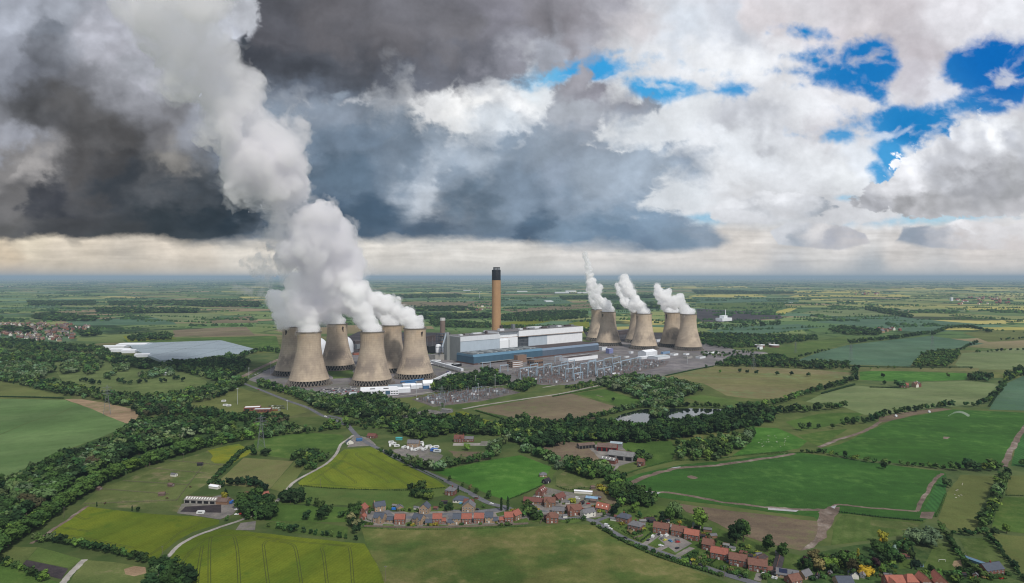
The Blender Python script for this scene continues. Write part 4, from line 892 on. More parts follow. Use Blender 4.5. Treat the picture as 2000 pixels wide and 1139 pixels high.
for pl in ([(30,715),(70,712),(85,730),(50,738)],[(165,722),(182,722),(184,733),(166,734)],[(270,735),(300,728),(310,738),(280,744)],[(205,735),(222,733),(224,742),(206,743)],[(300,722),(330,722),(345,735),(310,735)]): wood(pl, 12, 8, 12, WL, 'pale tree standing on the golf course', 'pale trees on the golf course', keep=.8)
wood([(0,634),(110,634),(188,640),(137,667),(79,667),(0,651)], 26, 5, 9, DK, 'tree between houses of the far left town', 'trees in the far left town', keep=.32)
wood([(560,768),(600,780),(640,790),(668,778),(640,776),(600,770),(570,762)], 9, 7, 10, dict(willow=3, grey=2, mid=2), 'pale willow below the car park', 'pale willows below the car park', keep=.8)
wood([(1100,757),(1170,744),(1240,730),(1250,735),(1180,752),(1120,764)], 9, 3, 6, dict(mid=3, lime=2, oak=2), 'low tree in the thicket below the upper switchyard', 'thicket below the upper switchyard', wide=1.3)
wood([(1562,1095),(1600,1082),(1660,1076),(1700,1080),(1690,1118),(1640,1128),(1580,1130)], 9, 5, 8, dict(oak=3, mid=3, dark=3, lime=1), 'garden tree between the purple tree and the golden shrub', 'garden trees near the golden shrub', keep=.4)
# middle distance
wood([(1395,716),(1430,702),(1520,697),(1560,708),(1664,713),(1660,722),(1600,722),(1500,718)], 13, 8, 12, DK, 'tree in the belt right of the power station', 'belt right of the power station')
wood([(1780,711),(1803,690),(1843,681),(1877,687),(1867,705),(1851,717),(1788,718)], 12, 8, 11, dict(mid=5, lime=2, oak=2), 'tree in the square plantation on the right', 'square plantation on the right')
row([(1660,672),(1700,667),(1760,661),(1818,652)], 10, 10, 14, DK, 'tree in the straight distant row', 'straight distant row', jit=8)
row([(1821,655),(1846,643),(1895,640),(1935,650)], 12, 9, 13, DK, 'tree in the far right row', 'far right row', jit=8)
wood([(1603,642),(1650,635),(1720,644),(1720,656),(1650,655)], 15, 9, 13, DK, 'tree around the distant farm', 'trees round the distant farm')
wood([(1363,650),(1433,650),(1496,652),(1597,654),(1594,664),(1540,672),(1482,678),(1422,682),(1373,675)], 15, 8, 12, DK, 'tree in the wood behind the right towers', 'wood behind the right towers')
wood([(1362,632),(1440,632),(1530,626),(1520,636),(1400,645),(1365,642)], 20, 7, 11, DKW, 'tree behind the chimney works', 'trees behind the small works', keep=.5)
wood([(1690,600),(1720,604),(1785,618),(1780,622),(1730,614),(1692,606)], 16, 10, 13, DK, 'tree in the long dark plantation', 'long dark plantation')
wood([(980,613),(1060,606),(1147,606),(1150,622),(1060,629),(980,628)], 20, 9, 14, DK, 'tree in the wood behind the boiler house', 'wood behind the boiler house')
wood([(840,627),(960,634),(960,642),(870,640),(842,636)], 16, 9, 13, DK, 'tree behind the slim chimney', 'wood behind the slim chimney')
wood([(960,636),(1000,634),(1150,640),(1150,650),(1000,650)], 18, 9, 12, DK, 'tree behind the station roof', 'wood behind the station roof', keep=.7)
wood([(1370,690),(1420,690),(1480,682),(1490,690),(1430,698),(1375,700)], 14, 5, 9, MX, 'tree on the rough ground right of the towers', 'rough ground trees', keep=.5)
row([(1375,718),(1410,730),(1440,728)], 25, 7, 9, DK, 'tree in the patchy field', 'patchy field trees', keep=.4)
row([(1440,728),(1500,733),(1535,733),(1565,735),(1590,736),(1630,735),(1655,738)], 30, 7, 9, DK, 'round tree standing in the patchy field', 'round trees in the patchy field', keep=.8)
row([(1680,722),(1740,720),(1790,722),(1850,721),(1905,722)], 22, 4, 7, DK, 'tree by the straight drove', 'trees by the drove', keep=.8)
for (a, b) in [((1722,738),(1735,737)),((1840,736),(1870,740)),((1555,699),(1620,685)),((1860,692),(1910,668)),((1950,665),(2000,662)),((1900,690),(2000,684))]: row([a, b], 22, 6, 9, DK, 'single tree in the far right fields', 'single trees in far right fields', jit=5)
wood([(1888,738),(1915,733),(1940,738),(1925,746),(1895,745)], 11, 8, 11, DK, 'tree in the clump at the right field corner', 'clump at the right field corner')
wood([(1950,735),(2000,712),(2080,700),(2080,722),(2000,735),(1970,742)], 13, 8, 12, DK, 'tree in the wood at the right edge', 'wood at the right edge')
row([(1720,752),(1735,752)], 10, 7, 9, DK, 'tree by the isolated farmstead', 'trees by the isolated farmstead'); row([(1745,755),(1762,757)], 6, 10, 13, DK, 'big tree by the isolated farmstead', 'big trees by the isolated farmstead')
row([(1672,720),(1670,732),(1668,745)], 9, 7, 11, DK, 'tree in the short hedge left of the pale wheat', 'short hedge left of the pale wheat', jit=4)
for pl, l in [([(0,640),(-60,640),(-60,650),(60,652),(60,644)],'a'),([(60,620),(100,612),(190,622),(185,628),(90,628)],'b'),([(185,603),(385,605),(385,612),(190,611)],'c'),([(50,587),(185,587),(185,596),(60,597)],'d'),([(210,588),(300,588),(300,596),(215,597)],'e'),([(300,586),(507,588),(507,600),(400,600),(300,594)],'f'),([(150,651),(190,648),(200,656),(160,660)],'g'),([(700,604),(900,600),(940,606),(720,612)],'h'),([(720,616),(960,614),(960,622),(740,626)],'i'),([(690,578),(900,574),(900,580),(700,585)],'k'),([(1090,578),(1300,576),(1300,582),(1100,586)],'l'),([(250,660),(330,655),(335,664),(255,668)],'m'),([(1160,596),(1260,592),(1350,596),(1340,602),(1170,606)],'n'),([(1350,566),(1560,570),(1550,574),(1360,574)],'o')]:
    wood(pl, 24, 10, 15, DK, 'tree in the far woodland', 'far woodland', wide=1.9)
row([(0,678),(-40,678)], 15, 8, 12, DK, 'tree', 'far'); row([(235,652),(300,654),(330,650)], 16, 6, 9, DK, 'tree in far row', 'far')

# things: named single trees first, then the largest of the woods; everything smaller is one woodland
def single(px, py, h, shape, pal, label, wide=1.0, name='tree'):
    p = G(px, py); return tree_thing(p.x, p.y, h, shape, pal, label, None, name, wide)
S_ = [
 (1366,1034,17,'round','lime','big bright green round tree between the brick houses and the stubble',1.15),(1438,1062,18,'round','dark','very dark broad tree beside the stubble, left of a lighter twin',1.1),(1452,1058,19,'round','mid','tall mid green tree leaning on the very dark tree by the stubble',.95),
 (1499,1078,13,'round','oak','round dark green tree at the right end of the brick row gardens',1.1),(1527,1088,11,'round','oak','round tree at the corner of the stubble nearest the long dark shed',1.1),(1294,1026,14,'cone','conifer','pointed dark conifer behind the brick semis',1.0),
 (1308,1018,13,'round','mid','loose mid green tree right of the pointed conifer',1.0),(1318,1014,15,'willow','willow','pale drooping tree at the left tip of the stubble',.8),(1240,1002,10,'round','lime','bright round tree behind the slate roofed semis',1.1),(1200,1010,12,'round','yew','black green yew at the village side road',.9),
 (1808,1064,14,'willow','grey','huge grey green weeping willow beside the mown lawn',1.5),(1785,1062,12,'willow','grey','left half of the grey green willow mass by the mown lawn',1.2),(1723,1062,11,'round','amber','amber yellow tree behind the bottom right gardens',1.0),(1767,1072,10,'cone','amber','golden cone shaped conifer near a garden shed',1.0),(1720,1070,9,'cone','gold','small bright golden conifer in front of the amber tree',.8),
 (1748,1084,9,'cone','spruce','pale blue spruce in the bottom right gardens',1.1),(1712,1110,8,'round','purple','dark purple leaved tree in the bottom right gardens',1.1),(1575,1110,9,'round','purple','dark purple tree left of the pale budding tree',.9),(1588,1098,10,'round','bud','pale brown budding tree in the bottom right gardens',1.2),(1693,1122,6,'bush','gold','bright golden yellow round shrub in the bottom right gardens',1.5),
 (1676,1096,10,'column','amber','tall yellow green conifer left of the golden shrub',1.4),(1780,1112,7,'column','yew','dark narrow evergreen at the edge of the mown lawn',1.2),(1790,1106,5,'bush','yew','round dark bush at the left side of the mown lawn',1.0),(1966,1042,8,'round','lime','bright round tree on the right hand hedge line',1.1),(1850,952,10,'willow','willow','grey green tree at the corner of the striped crop',.9),
 (979,998,13,'column','dark','left of the two columnar poplars at the estate entrance',1.1),(992,997,13,'column','dark','right of the two columnar poplars at the estate entrance',1.1),(878,940,6,'round','oak','round roadside tree nearest the top of the spring crop field',1.0),(904,951,5,'round','mid','second round roadside tree below the spring crop field',1.0),(918,957,5.5,'round','bud','brownish roadside tree below the spring crop field',1.0),(931,965,6.5,'round','oak','fourth roadside tree below the spring crop field',1.0),(954,975,8.5,'round','oak','largest roadside tree below the spring crop field',1.0),
 (895,962,7,'column','conifer','dark slim conifer beside the road and brick house',1.2),(872,1000,7,'round','dark','dark tree behind the new estate houses, left of a pair',1.0),(880,998,8,'round','oak','dark tree behind the new estate houses, right of a pair',1.0),(809,972,10,'round','dark','tall dark tree at the left end of the garden hedge below the barley triangle',.9),(628,1016,12,'round','dark','big dark tree standing in the rough paddock left of the estate',1.3),(599,1016,9,'round','dark','dark round tree behind the lawn of the lower barley farm',1.2),(567,983,9,'round','dark','black green tree beside the lane bend, left',1.2),(587,982,10,'round','dark','black green tree beside the lane bend, right',1.2),
 (441,970,9,'cone','conifer','dark pointed conifer behind the long stable roof',1.0),(438,979,9,'round','amber','yellow topped tree at the end of the stable block',1.0),(443,1018,5,'round','mid','small tree at the start of the farm lane',1.0),(1067,1020,6,'round','purple','small purple black tree by the village road',1.1),(84,1136,8,'round','lime','bright round tree beside the bottom left arena',1.3),(189,990,5,'column','dark','slim dark tree on the paddock edge above the left barley',1.3),(258,998,5,'column','dark','left slim tree of a pair on the paddock edge',1.5),(270,999,4.5,'round','dark','right tree of a pair on the paddock edge',1.2),
 (917,826,13,'round','dark','big dark oak at the corner of the brown field',1.1),(864,796,8,'round','mid','small tree beside the lower switchyard fence',.8),(912,880,9,'willow','lime','yellow green willow standing on bare soil by the red brick farmhouse',.9),(1002,1003,5,'bush','amber','yellow green bush by the columnar poplars',1.0),(1091,917,11,'willow','grey','pale grey tree with a visible trunk at the right corner of the spring crop',1.0),(1198,784,7,'round','dark','round dark tree in the small green field by the pond wood',1.2),(1324,872,9,'round','oak','round tree alone in the meadow below the pond wood',1.2),(1459,860,13,'willow','grey','pale grey green willow at the edge of the sheep pasture',1.1),
 (1445,728,10,'round','dark','round dark tree alone near the top of the patchy field',1.2),(1462,728,8,'tall','dark','slim tree right of the round one in the patchy field',1.0),(1655,830,12,'round','oak','tall tree above the mud track of the large green crop',1.0),(1775,806,11,'round','dark','dark round tree on the hedge above the irrigated crop',1.1),(1809,799,9,'round','willow','pale tree on the hedge above the irrigated crop',1.0),(1727,917,9,'round','dark','dark round tree standing above the hedge between the large crops',1.0),(1650,894,8,'round','dark','dark tree at the left end of the hedge between the large crops',.9),
 (365,1126,9,'round','dark','dark tree in the lower barley field corner',1.0),(320,1108,9,'round','mid','tree beside the lane at the bottom of the picture',1.0),
]
for s in S_:
    single(*s[:6], wide=s[6])
CAND.sort(key=lambda c: -c[0])
N_THINGS = 300 - len(S_)
ntree = 0
for i, (sz, x, y, h, sh, p, label, group, wide) in enumerate(CAND):
    if ntree < N_THINGS and abs((x/y)*F) < 1010 and -(HY-1139) + 25 > F*(HC-h)/y: tree_thing(x, y, h, sh, p, label, group, 'bush' if sh == 'bush' else 'tree', wide); ntree += 1
    else: tree_far(x, y, h, sh, p, wide)
# hedgerows and copses of the far plain
def lump(x, y, rx, ry, h, a, pal):
    V, Q = ico(1); Q = np.concatenate([Q, Q[:, :1]], 1)
    j = 1+rng.uniform(-.3, .3, (len(V), 1)); c, s = math.cos(a), math.sin(a)
    v = V*j*np.array([rx, ry, h]); v = np.stack([v[:,0]*c-v[:,1]*s+x, v[:,0]*s+v[:,1]*c+y, v[:,2]], 1)
    FAR_V.append(v); FAR_Q.append(Q+FB[0]); FB[0] += len(v)
    col = np.array(lin(*PAL[pal])); col[:3] *= rng.uniform(.9, 1.6); FAR_C.append(np.tile(col, (len(v), 1)))
for i in range(760):
    Y = 2600*math.exp(rng.uniform(0, 1)**.8*2.2); X = rng.uniform(-.86, .86)*Y
    if 1500 < Y < 2700 and abs(X) < 700: continue
    a = (.35+mnoise.noise(Vector((X/3000, Y/3000, 3)))*1.2) + (0 if rng.rand() < .65 else 1.57)
    L = rng.uniform(120, 600); n = int(L/rng.uniform(9, 26)); w = 7*max(1, Y/6000)
    hh = rng.uniform(3, 9)*max(1, Y/9000)
    for k in range(n):
        if rng.rand() < .25: continue
        t = (k/n-.5)*L; lump(X+math.cos(a)*t, Y+math.sin(a)*t, rng.uniform(5, 11)*max(1, Y/6000), w*.6, hh*rng.uniform(.6, 1.5), a, ('dark','oak','mid')[rng.randint(3)])
for i in range(420):
    Y = 2900*math.exp(rng.uniform(0, 1)**.8*2.3); X = rng.uniform(-.86, .86)*Y; n = rng.randint(4, 60); sx, sy = rng.uniform(20, 200)*max(1, Y/6000), rng.uniform(15, 70)*max(1, Y/6000)
    if Y < 3400 and abs(X) < 800: continue
    for k in range(n): lump(X+rng.uniform(-sx, sx), Y+rng.uniform(-sy, sy), 13*max(1, Y/7000), 12*max(1, Y/7000), rng.uniform(8, 15)*max(1, Y/14000), rng.uniform(0, 3), ('dark','oak','dark','mid')[rng.randint(4)])
# ------------------------------------------------------------------ power station
SITE = math.radians(40.6)
def site(px, py): p = G(px, py); return (p.x, p.y, 0)
def tower_mat():
    m = bpy.data.materials.new('tower_concrete'); m.use_nodes = True; t = NT(m.node_tree); t.n.clear()
    p = t.node('ShaderNodeTexCoord').outputs['Object']; rnd = t.node('ShaderNodeObjectInfo').outputs['Random']
    x, y, z = t.sep(p); a = t.m('ARCTAN2', y, x)
    q = t.v('ADD', p, t.comb(t.m('MULTIPLY', rnd, 900), t.m('MULTIPLY', rnd, 300), 0))
    c = t.mix(t.sm(t.noise(q, 1/38, 5, .6), .36, .66), lin(166,152,137), lin(192,176,156))
    warm = t.m('MULTIPLY', t.sm(z, 70, 112), t.sm(t.noise(q, 1/22, 4, .6), .35, .65))
    c = t.mix(t.m('MULTIPLY', warm, .55), c, lin(192,168,140))
    band = t.m('MULTIPLY', t.m('MULTIPLY', t.sm(z, 14, 30), t.sm(z, 62, 40)), t.sm(t.m('ADD', t.noise(t.v('MULTIPLY', q, (1,1,.6)), 1/24, 6, .65), t.m('MULTIPLY', rnd, .06)), .47, .64))
    c = t.mix(t.m('MULTIPLY', band, t.lr(rnd, 0, 1, .25, .75)), c, lin(106,98,96))
    sv = t.comb(t.m('MULTIPLY', a, 16), t.m('MULTIPLY', rnd, 50), t.m('MULTIPLY', z, .028))
    stv = t.sm(t.noise(sv, 1.0, 5, .65), .52, .72)
    c = t.mix(t.m('MULTIPLY', stv, t.m('ADD', .18, t.m('MULTIPLY', t.sm(z, 60, 110), .35))), c, lin(118,106,98))
    rib = t.m('POWER', t.m('ABSOLUTE', t.m('SINE', t.m('MULTIPLY', a, 48))), 10)
    lift = t.m('POWER', t.m('ABSOLUTE', t.m('SINE', t.m('MULTIPLY', z, math.pi/4.6))), 16)
    k = t.m('SUBTRACT', 1.0, t.m('ADD', t.m('MULTIPLY', rib, .09), t.m('MULTIPLY', lift, .085)))
    k = t.m('MULTIPLY', k, t.lr(t.noise(q, 1/5, 4, .7), .3, .7, .93, 1.07))
    k = t.m('MULTIPLY', k, t.lr(t.m('FRACT', t.m('MULTIPLY', rnd, 5.7)), 0, 1, .88, 1.05))
    b = t.node('ShaderNodeBsdfPrincipled', Base_Color=t.v('SCALE', c, k), Roughness=.95); b.inputs['Specular IOR Level'].default_value = .15
    t.l.new(b.outputs[0], t.node('ShaderNodeOutputMaterial').inputs['Surface']); return m
M_TOW = tower_mat()
M_LEG = mat('leg_concrete', (118,112,106), var=.2, scale=.3)
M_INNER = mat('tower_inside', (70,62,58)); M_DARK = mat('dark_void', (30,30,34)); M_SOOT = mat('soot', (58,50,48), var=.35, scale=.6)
def rad(z): return 24.6*math.sqrt(1+((z-94)/59.5)**2)
TW = {}
def cooling_tower(px, py, label, soot=None):
    root = thing('cooling_tower', label, 'cooling tower', site(px, py), 0, 'concrete cooling towers in two groups of six')
    prof = [(rad(z), z) for z in np.linspace(11, 112, 44)]
    if 'shell' not in TW:
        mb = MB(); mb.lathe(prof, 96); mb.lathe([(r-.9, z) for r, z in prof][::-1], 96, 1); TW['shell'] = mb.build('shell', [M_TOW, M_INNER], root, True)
        mb = MB(); r = rad(112); mb.lathe([(r+.02,110.6),(r+.9,110.8),(r+.9,112.6),(r-1.2,112.6),(r-1.2,110.8)], 96); TW['rim'] = mb.build('rim', M_LEG, root)
        mb = MB(); n = 40
        for i in range(n):
            a = 2*math.pi*i/n; d = math.pi/n
            top = ((rad(11)-.4)*math.cos(a), (rad(11)-.4)*math.sin(a), 11.2)
            for s in (-1, 1): mb.tube((46.2*math.cos(a+s*d), 46.2*math.sin(a+s*d), .6), top, .7, .6, 5)
        TW['leg_lattice'] = mb.build('leg_lattice', M_LEG, root)
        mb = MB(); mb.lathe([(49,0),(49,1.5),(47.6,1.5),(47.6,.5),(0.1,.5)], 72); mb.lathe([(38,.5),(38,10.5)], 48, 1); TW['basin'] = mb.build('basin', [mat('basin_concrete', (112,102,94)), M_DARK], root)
    else:
        for k in ('shell', 'rim', 'leg_lattice', 'basin'):
            c = TW[k].copy(); COL.objects.link(c); c.parent = root
    if soot is not None:       # dark damp patch below the rim
        x, y, _ = root.location; base = math.atan2(-y, -x) + math.radians(soot)
        mb = MB(); n = 16
        ring = []
        for i in range(n):
            t = 2*math.pi*i/n; w = 2.6+.9*math.sin(3*t+px); h = 5.5+1.6*math.sin(2*t+py)
            z = 101 + h*math.sin(t) - 1.5*max(0, -math.sin(t))*2.2; r = rad(z)+.12; aa = base + (w*math.cos(t))/r
            ring.append((r*math.cos(aa), r*math.sin(aa), z))
        r = rad(101)+.2; mb.add(ring+[(r*math.cos(base), r*math.sin(base), 101)], [(i, (i+1) % n, n) for i in range(n)])
        mb.build('soot_stain', M_SOOT, root)
    return root
TOWERS = [(603.5,750,'front left tan cooling tower beside the car park, first of the left group',None),(573,730,'back tower at the far left, half hidden by the front left tower',-42),(658.5,719.5,'middle back tower of the left group, standing between two front towers',34),
          (726.8,749,'front middle tower of the left group, nearest the white offices',None),(764.3,724.3,'back tower half hidden behind the right front tower of the left group',None),(810.3,736.4,'right front tower of the left group with dark stain near its rim',40),
          (1168.5,664.2,'back tower next to the boiler house end wall, partly hidden',None),(1188,673.8,'front tower closest to the boiler house in the right group, stained at right',-48),(1245.5,668,'back tower of the middle pair in the right group',None),
          (1257.7,680.5,'front tower of the middle pair in the right group',-62),(1313.5,676.5,'back tower of the rightmost pair',-50),(1344.5,682.5,'rightmost front cooling tower, next to open fields',None)]
for a in TOWERS: cooling_tower(*a)

# ground of the works
field([(485,742),(560,702),(640,690),(880,692),(1000,685),(1150,668),(1220,655),(1390,672),(1440,684),(1500,688),(1394,714),(1292,735),(1185,742),(1110,752),(1060,752),(1010,745),(870,762),(800,776),(700,780),(640,778),(560,768)], 'gravel')
field([(560,700),(640,676),(700,648),(880,650),(880,690),(640,690)], 'dark')
field([(1140,648),(1340,650),(1340,662),(1220,668),(1150,664)], 'dark')
field([(640,724),(690,722),(694,737),(650,740)], 'grass', amp=3)
field([(486,743),(556,716),(585,738),(560,752),(520,744)], None or 'gravel')
path('car_park', [(500,741),(552,735)], 46, ASPHALT, smooth=False)
path('car_park', [(622,768),(690,761)], 30, ASPHALT, smooth=False)
path('road', [(470,738),(500,722),(540,704),(575,690)], 14, FM['mud'], smooth=False)
field([(803,780),(854,770),(904,762),(980,757),(1017,767),(939,784),(847,795)], 'sub')
field([(998,730),(1020,720),(1074,713),(1180,706),(1308,705),(1300,715),(1241,729),(1140,741),(1085,753),(1040,749)], 'sub')
path('road', [(690,782),(760,776),(860,764),(930,757),(985,752),(1010,748)], 5, CONCRETE)
path('road', [(850,752),(880,735),(905,726),(950,724),(1000,722)], 9, CONCRETE)

WHITE = mat('white_cladding', (206,210,216), var=.05, scale=.08, rough=.6, streak=(.5,.5,.03))
WHITE2 = mat('bright_cladding', (226,229,234), var=.05, scale=.08, rough=.6, streak=(.5,.5,.03))
PALE = mat('pale_grey_cladding', (172,184,196), var=.05, scale=.06, rough=.6, streak=(.6,.6,.03))
ENDW = mat('end_wall_cladding', (134,138,138), var=.06, scale=.06, rough=.7, streak=(.6,.6,.03))
TEAL = mat('teal_cladding', (66,94,114), var=.08, scale=.08, rough=.55, streak=(.3,.3,.02))
TEALT = mat('teal_fascia', (90,124,148), var=.08, scale=.1, rough=.5)
STEEL = mat('steel_blue_cladding', (86,98,114), var=.06, scale=.08, rough=.6, streak=(.3,.3,.02))
STEELT = mat('steel_fascia', (112,128,148), var=.06, scale=.1, rough=.6)
ROOFG = mat('flat_roof_grey', (108,106,108), var=.25, scale=.06); ROOFD = mat('dark_roof', (74,64,64), var=.2, scale=.05)
BRICKO = mat('office_brick', (128,106,92), var=.12); GLASS = mat('window_glass', (46,54,64), rough=.15, spec=.6, var=.1); GLAZ = mat('dark_glazing', (62,66,74), rough=.3, var=.3, scale=.15, streak=(.6,.6,.1))
GALV = mat('blue_grey_steel', (150,168,184), rough=.5, var=.1); GREYM = mat('grey_steel', (112,116,120), rough=.55, var=.12); DIRT = mat('stained_edge', (150,136,128), var=.3, scale=.08)
CONC = mat('concrete_wall', (150,148,144), var=.12, scale=.1); BLUE = mat('blue_paint', (60,98,138), var=.1); OCHRE = mat('chimney_ochre', (168,134,100), var=.07, scale=.05, streak=(.25,.25,.01)); BLACKP = mat('chimney_black', (34,36,42), var=.15, rough=.5)

P0S = G(925, 713)
bh = thing('boiler_house', 'huge white and grey clad boiler house, the longest block of the station', 'power station hall', (P0S.x, P0S.y, 0), SITE)
mb = MB(); mb.box(14,152,77,150,0,54,0); mb.build('lower_wall', PALE, bh)
mb = MB(); mb.box(13,14,77.5,150,0,66,0); mb.build('end_wall', ENDW, bh)
mb = MB(); mb.box(13.2,152,76,150.4,54,67,0); mb.build('parapet', WHITE, bh)
mb = MB(); mb.box(14.5,151.5,77.5,149.5,67,67.4,0); mb.build('roof', ROOFG, bh)
mb = MB(); mb.box(152,222,80,150,0,54); mb.box(338,492,77,150,0,54); mb.build('white_wall', WHITE2, bh)
mb = MB(); mb.box(262,338,77.2,150,0,54); mb.build('grey_wall', PALE, bh)
mb = MB(); mb.box(222,262,79,150,0,54); mb.build('glazed_bay', GLAZ, bh)
gb = MB()
for x in np.linspace(223, 261, 9): gb.box(x-.3,x+.3,78.6,79.2,0,54)
for z in (9,18,27,36,45): gb.box(222,262,78.7,79.1,z,z+.7)
gb.build('glazing_bar', GREYM, bh)
mb = MB(); mb.box(152,222,84,152,55.5,72); mb.box(222,492.5,74,152,56,72); mb.build('fascia', WHITE2, bh)
mb = MB(); mb.box(152,222,83.4,150,54,55.5); mb.box(222,492,73.6,150,54.2,56); mb.build('stained_edge', DIRT, bh)
mb = MB(); mb.box(153,491.5,75,151,72,72.5); mb.build('roof', ROOFG, bh)
mb = MB(); mb.box(151,184,75.4,80,21,48); mb.build('blank_panel', mat('panel_white', (226,228,232), var=.03), bh)
mb = MB(); mb.box(184,186,75.6,80,20,48); mb.box(151,186,75.6,80,19,21); mb.build('panel_edge', M_DARK, bh)
for i, (x, y, w, d, h) in enumerate([(30,100,10,8,3),(48,110,6,6,4),(62,96,14,5,2.5),(88,118,30,8,3),(120,100,6,6,8),(132,120,10,10,3),(175,104,16,12,6),(182,108,7,7,15),(200,120,24,10,3),(244,96,12,8,4),(262,104,16,7,4),(286,100,14,8,3.5),(310,102,18,8,4),(340,100,20,8,4),(372,100,26,9,5),(410,104,16,8,4),(440,100,24,9,5),(470,104,12,8,4),(310,135,60,6,3),(400,135,60,6,3),(250,135,10,8,14)]):
    mb = MB(); z0 = 67.4 if x < 150 else 72.5; mb.box(x,x+w,y,y+d,z0,z0+h,0); mb.build('roof_plant', [WHITE, ROOFD, GREYM][i % 3], bh)
mb = MB(); mb.box(4,13,126,142,0,66); mb.box(5,12,128,140,66,76); mb.build('stair_tower', ENDW, bh)
mb = MB(); mb.add([(-22,110,34),(2,126,68),(2,130,68),(-22,114,34),(-22,110,40),(2,126,74),(2,130,74),(-22,114,40)], [(0,1,5,4),(2,3,7,6),(4,5,6,7),(0,3,2,1),(0,4,7,3),(1,2,6,5)]); mb.build('conveyor_gallery', PALE, bh)

th = thing('turbine_hall', 'long low turbine hall, teal at the left half and steel blue at the right', 'turbine hall', (P0S.x, P0S.y, 0), SITE)
mb = MB(); mb.box(0,246,0,75.5,3.5,20); mb.build('teal_wall', TEAL, th)
mb = MB(); mb.box(246,484,0,75.5,3.5,19); mb.build('steel_wall', STEEL, th)
mb = MB(); mb.add([(-.4,-.5,20),(246,-.5,20),(246,4,26),(-.4,4,26)], [(0,1,2,3)]); mb.add([(-.4,-.5,20),(-.4,4,26),(-.4,72,26),(-.4,75.8,20)], [(3,2,1,0)]); mb.build('teal_fascia', TEALT, th)
mb = MB(); mb.add([(246,-.5,19),(484.4,-.5,19),(484.4,4,25),(246,4,25)], [(0,1,2,3)]); mb.add([(484.4,-.5,19),(484.4,4,25),(484.4,72,25),(484.4,75.8,19)], [(0,1,2,3)]); mb.build('steel_fascia', STEELT, th)
mb = MB(); mb.add([(-.4,4,26),(246,4,26),(246,75.8,26),(-.4,75.8,26)], [(0,1,2,3)]); mb.build('roof', mat('ribbed_roof', (88,98,106), var=.2, scale=.1), th)
mb = MB(); mb.add([(246,4,25),(484.4,4,25),(484.4,75.8,25),(246,75.8,25)], [(0,1,2,3)]); mb.build('roof', ROOFD, th)
for i in range(15):
    x = 8+i*15.6; mb = MB(); mb.box(x,x+5.5,14,62,26,27.6); mb.build('rooflight', mat('rooflight_glazing', (162,168,170), rough=.4) if i % 3 else GREYM, th)
mb = MB(); mb.box(-.2,484,-1.2,75,0,3.5); mb.build('brick_plinth', mat('plinth_brick', (92,68,62)), th)
mb = MB(); mb.box(20,200,-6,-1.3,4.2,4.8); mb.build('canopy', CONC, th)
for x in range(14, 230, 27): mb = MB(); mb.box(x,x+8,-1.4,-1.2,.3,3.2); mb.build('loading_door', GREYM, th)

def block(name, label, cat, px, py, w, d, h, wall, roof=None, rz=SITE, win=None, parapet=.8, gable=0.0, group=None):
    """flat or gabled works building, near left corner on the ground at px,py"""
    r = thing(name, label, cat, site(px, py), rz, group); W = wall; RF = roof or ROOFG
    mb = MB(); mb.box(0,w,0,d,0,h); mb.build('wall', W, r)
    if gable:
        mb = MB(); mb.add([(-.4,-.5,h-.1),(w+.4,-.5,h-.1),(w+.4,d/2,h+gable),(-.4,d/2,h+gable),(-.4,d+.5,h-.1),(w+.4,d+.5,h-.1)], [(0,1,2,3),(3,2,5,4)]); mb.add([(-.02,0,h),(-.02,d/2,h+gable-.15),(-.02,d,h),(w+.02,0,h),(w+.02,d/2,h+gable-.15),(w+.02,d,h)], [(2,1,0),(3,4,5)], 1); mb.build('roof', [RF, W], r)
    else:
        mb = MB(); t = .5
        for q in ((-.1,w+.1,-.1,t),( -.1,w+.1,d-t,d+.1),(-.1,t,t,d-t),(w-t,w+.1,t,d-t)): mb.box(*q, h, h+parapet)
        mb.build('parapet', W, r); mb = MB(); mb.box(t,w-t,t,d-t,h,h+.25); mb.build('roof', RF, r)
    if win:
        n, rows = win
        for k in range(rows):
            z = h*(k+.38)/rows; mb = MB()
            for i in range(n): x = w*(i+.5)/n; mb.box(x-w/n*.36,x+w/n*.36,-.12,.02,z,z+h/rows*.36)
            mb.build('window_band', GLASS, r)
            mb = MB()
            for i in range(max(2, n*int(d)//int(max(w, 1)))):
                nn = max(2, n*int(d)//int(max(w, 1))); y = d*(i+.5)/nn; mb.box(-.12,.02,y-d/nn*.36,y+d/nn*.36,z,z+h/rows*.36)
            mb.build('window_band', GLASS, r)
    return r
o1 = block('office_block', 'brown brick office with white ribbon bands in front of the turbine hall', 'office', 1001, 719, 34, 22, 15, BRICKO, win=(6,3))
mb = MB(); [mb.box(.5,33.5,-.35,-.15,z,z+1.6) for z in (2,7,12)]; mb.build('ribbon_band', WHITE2, o1)
block('office_block', 'brown brick block behind the banded office against the teal wall', 'office', 1011, 709, 32, 16, 19, BRICKO)
block('control_block', 'square brown brick control block right of the banded office', 'office', 1044, 716, 30, 28, 15, BRICKO, win=(4,1))
block('low_building', 'long white low building with dark flat roof above the switchyard', 'building', 1110, 707, 118, 34, 9, WHITE2, ROOFD)
block('workshop', 'white workshop beyond the right end of the turbine hall', 'shed', 1176, 685, 24, 20, 10, WHITE)
block('purple_tank_house', 'blue and white striped unit in front of the right towers', 'shed', 1190, 691, 18, 14, 14, mat('lilac_cladding', (120,126,168)), WHITE)
s1 = block('arched_shed', 'largest white shed with rounded roof in front of the middle right towers', 'shed', 1262, 698, 52, 30, 14, WHITE, WHITE2, gable=5)
block('low_shed', 'wide pale low shed joined to the front of the arched shed', 'shed', 1253, 702, 80, 16, 5, WHITE, WHITE2)
block('pale_shed', 'pale flat shed right of and below the arched shed', 'shed', 1285, 703, 56, 34, 7, WHITE, mat('pale_roof', (176,184,190)), gable=2)
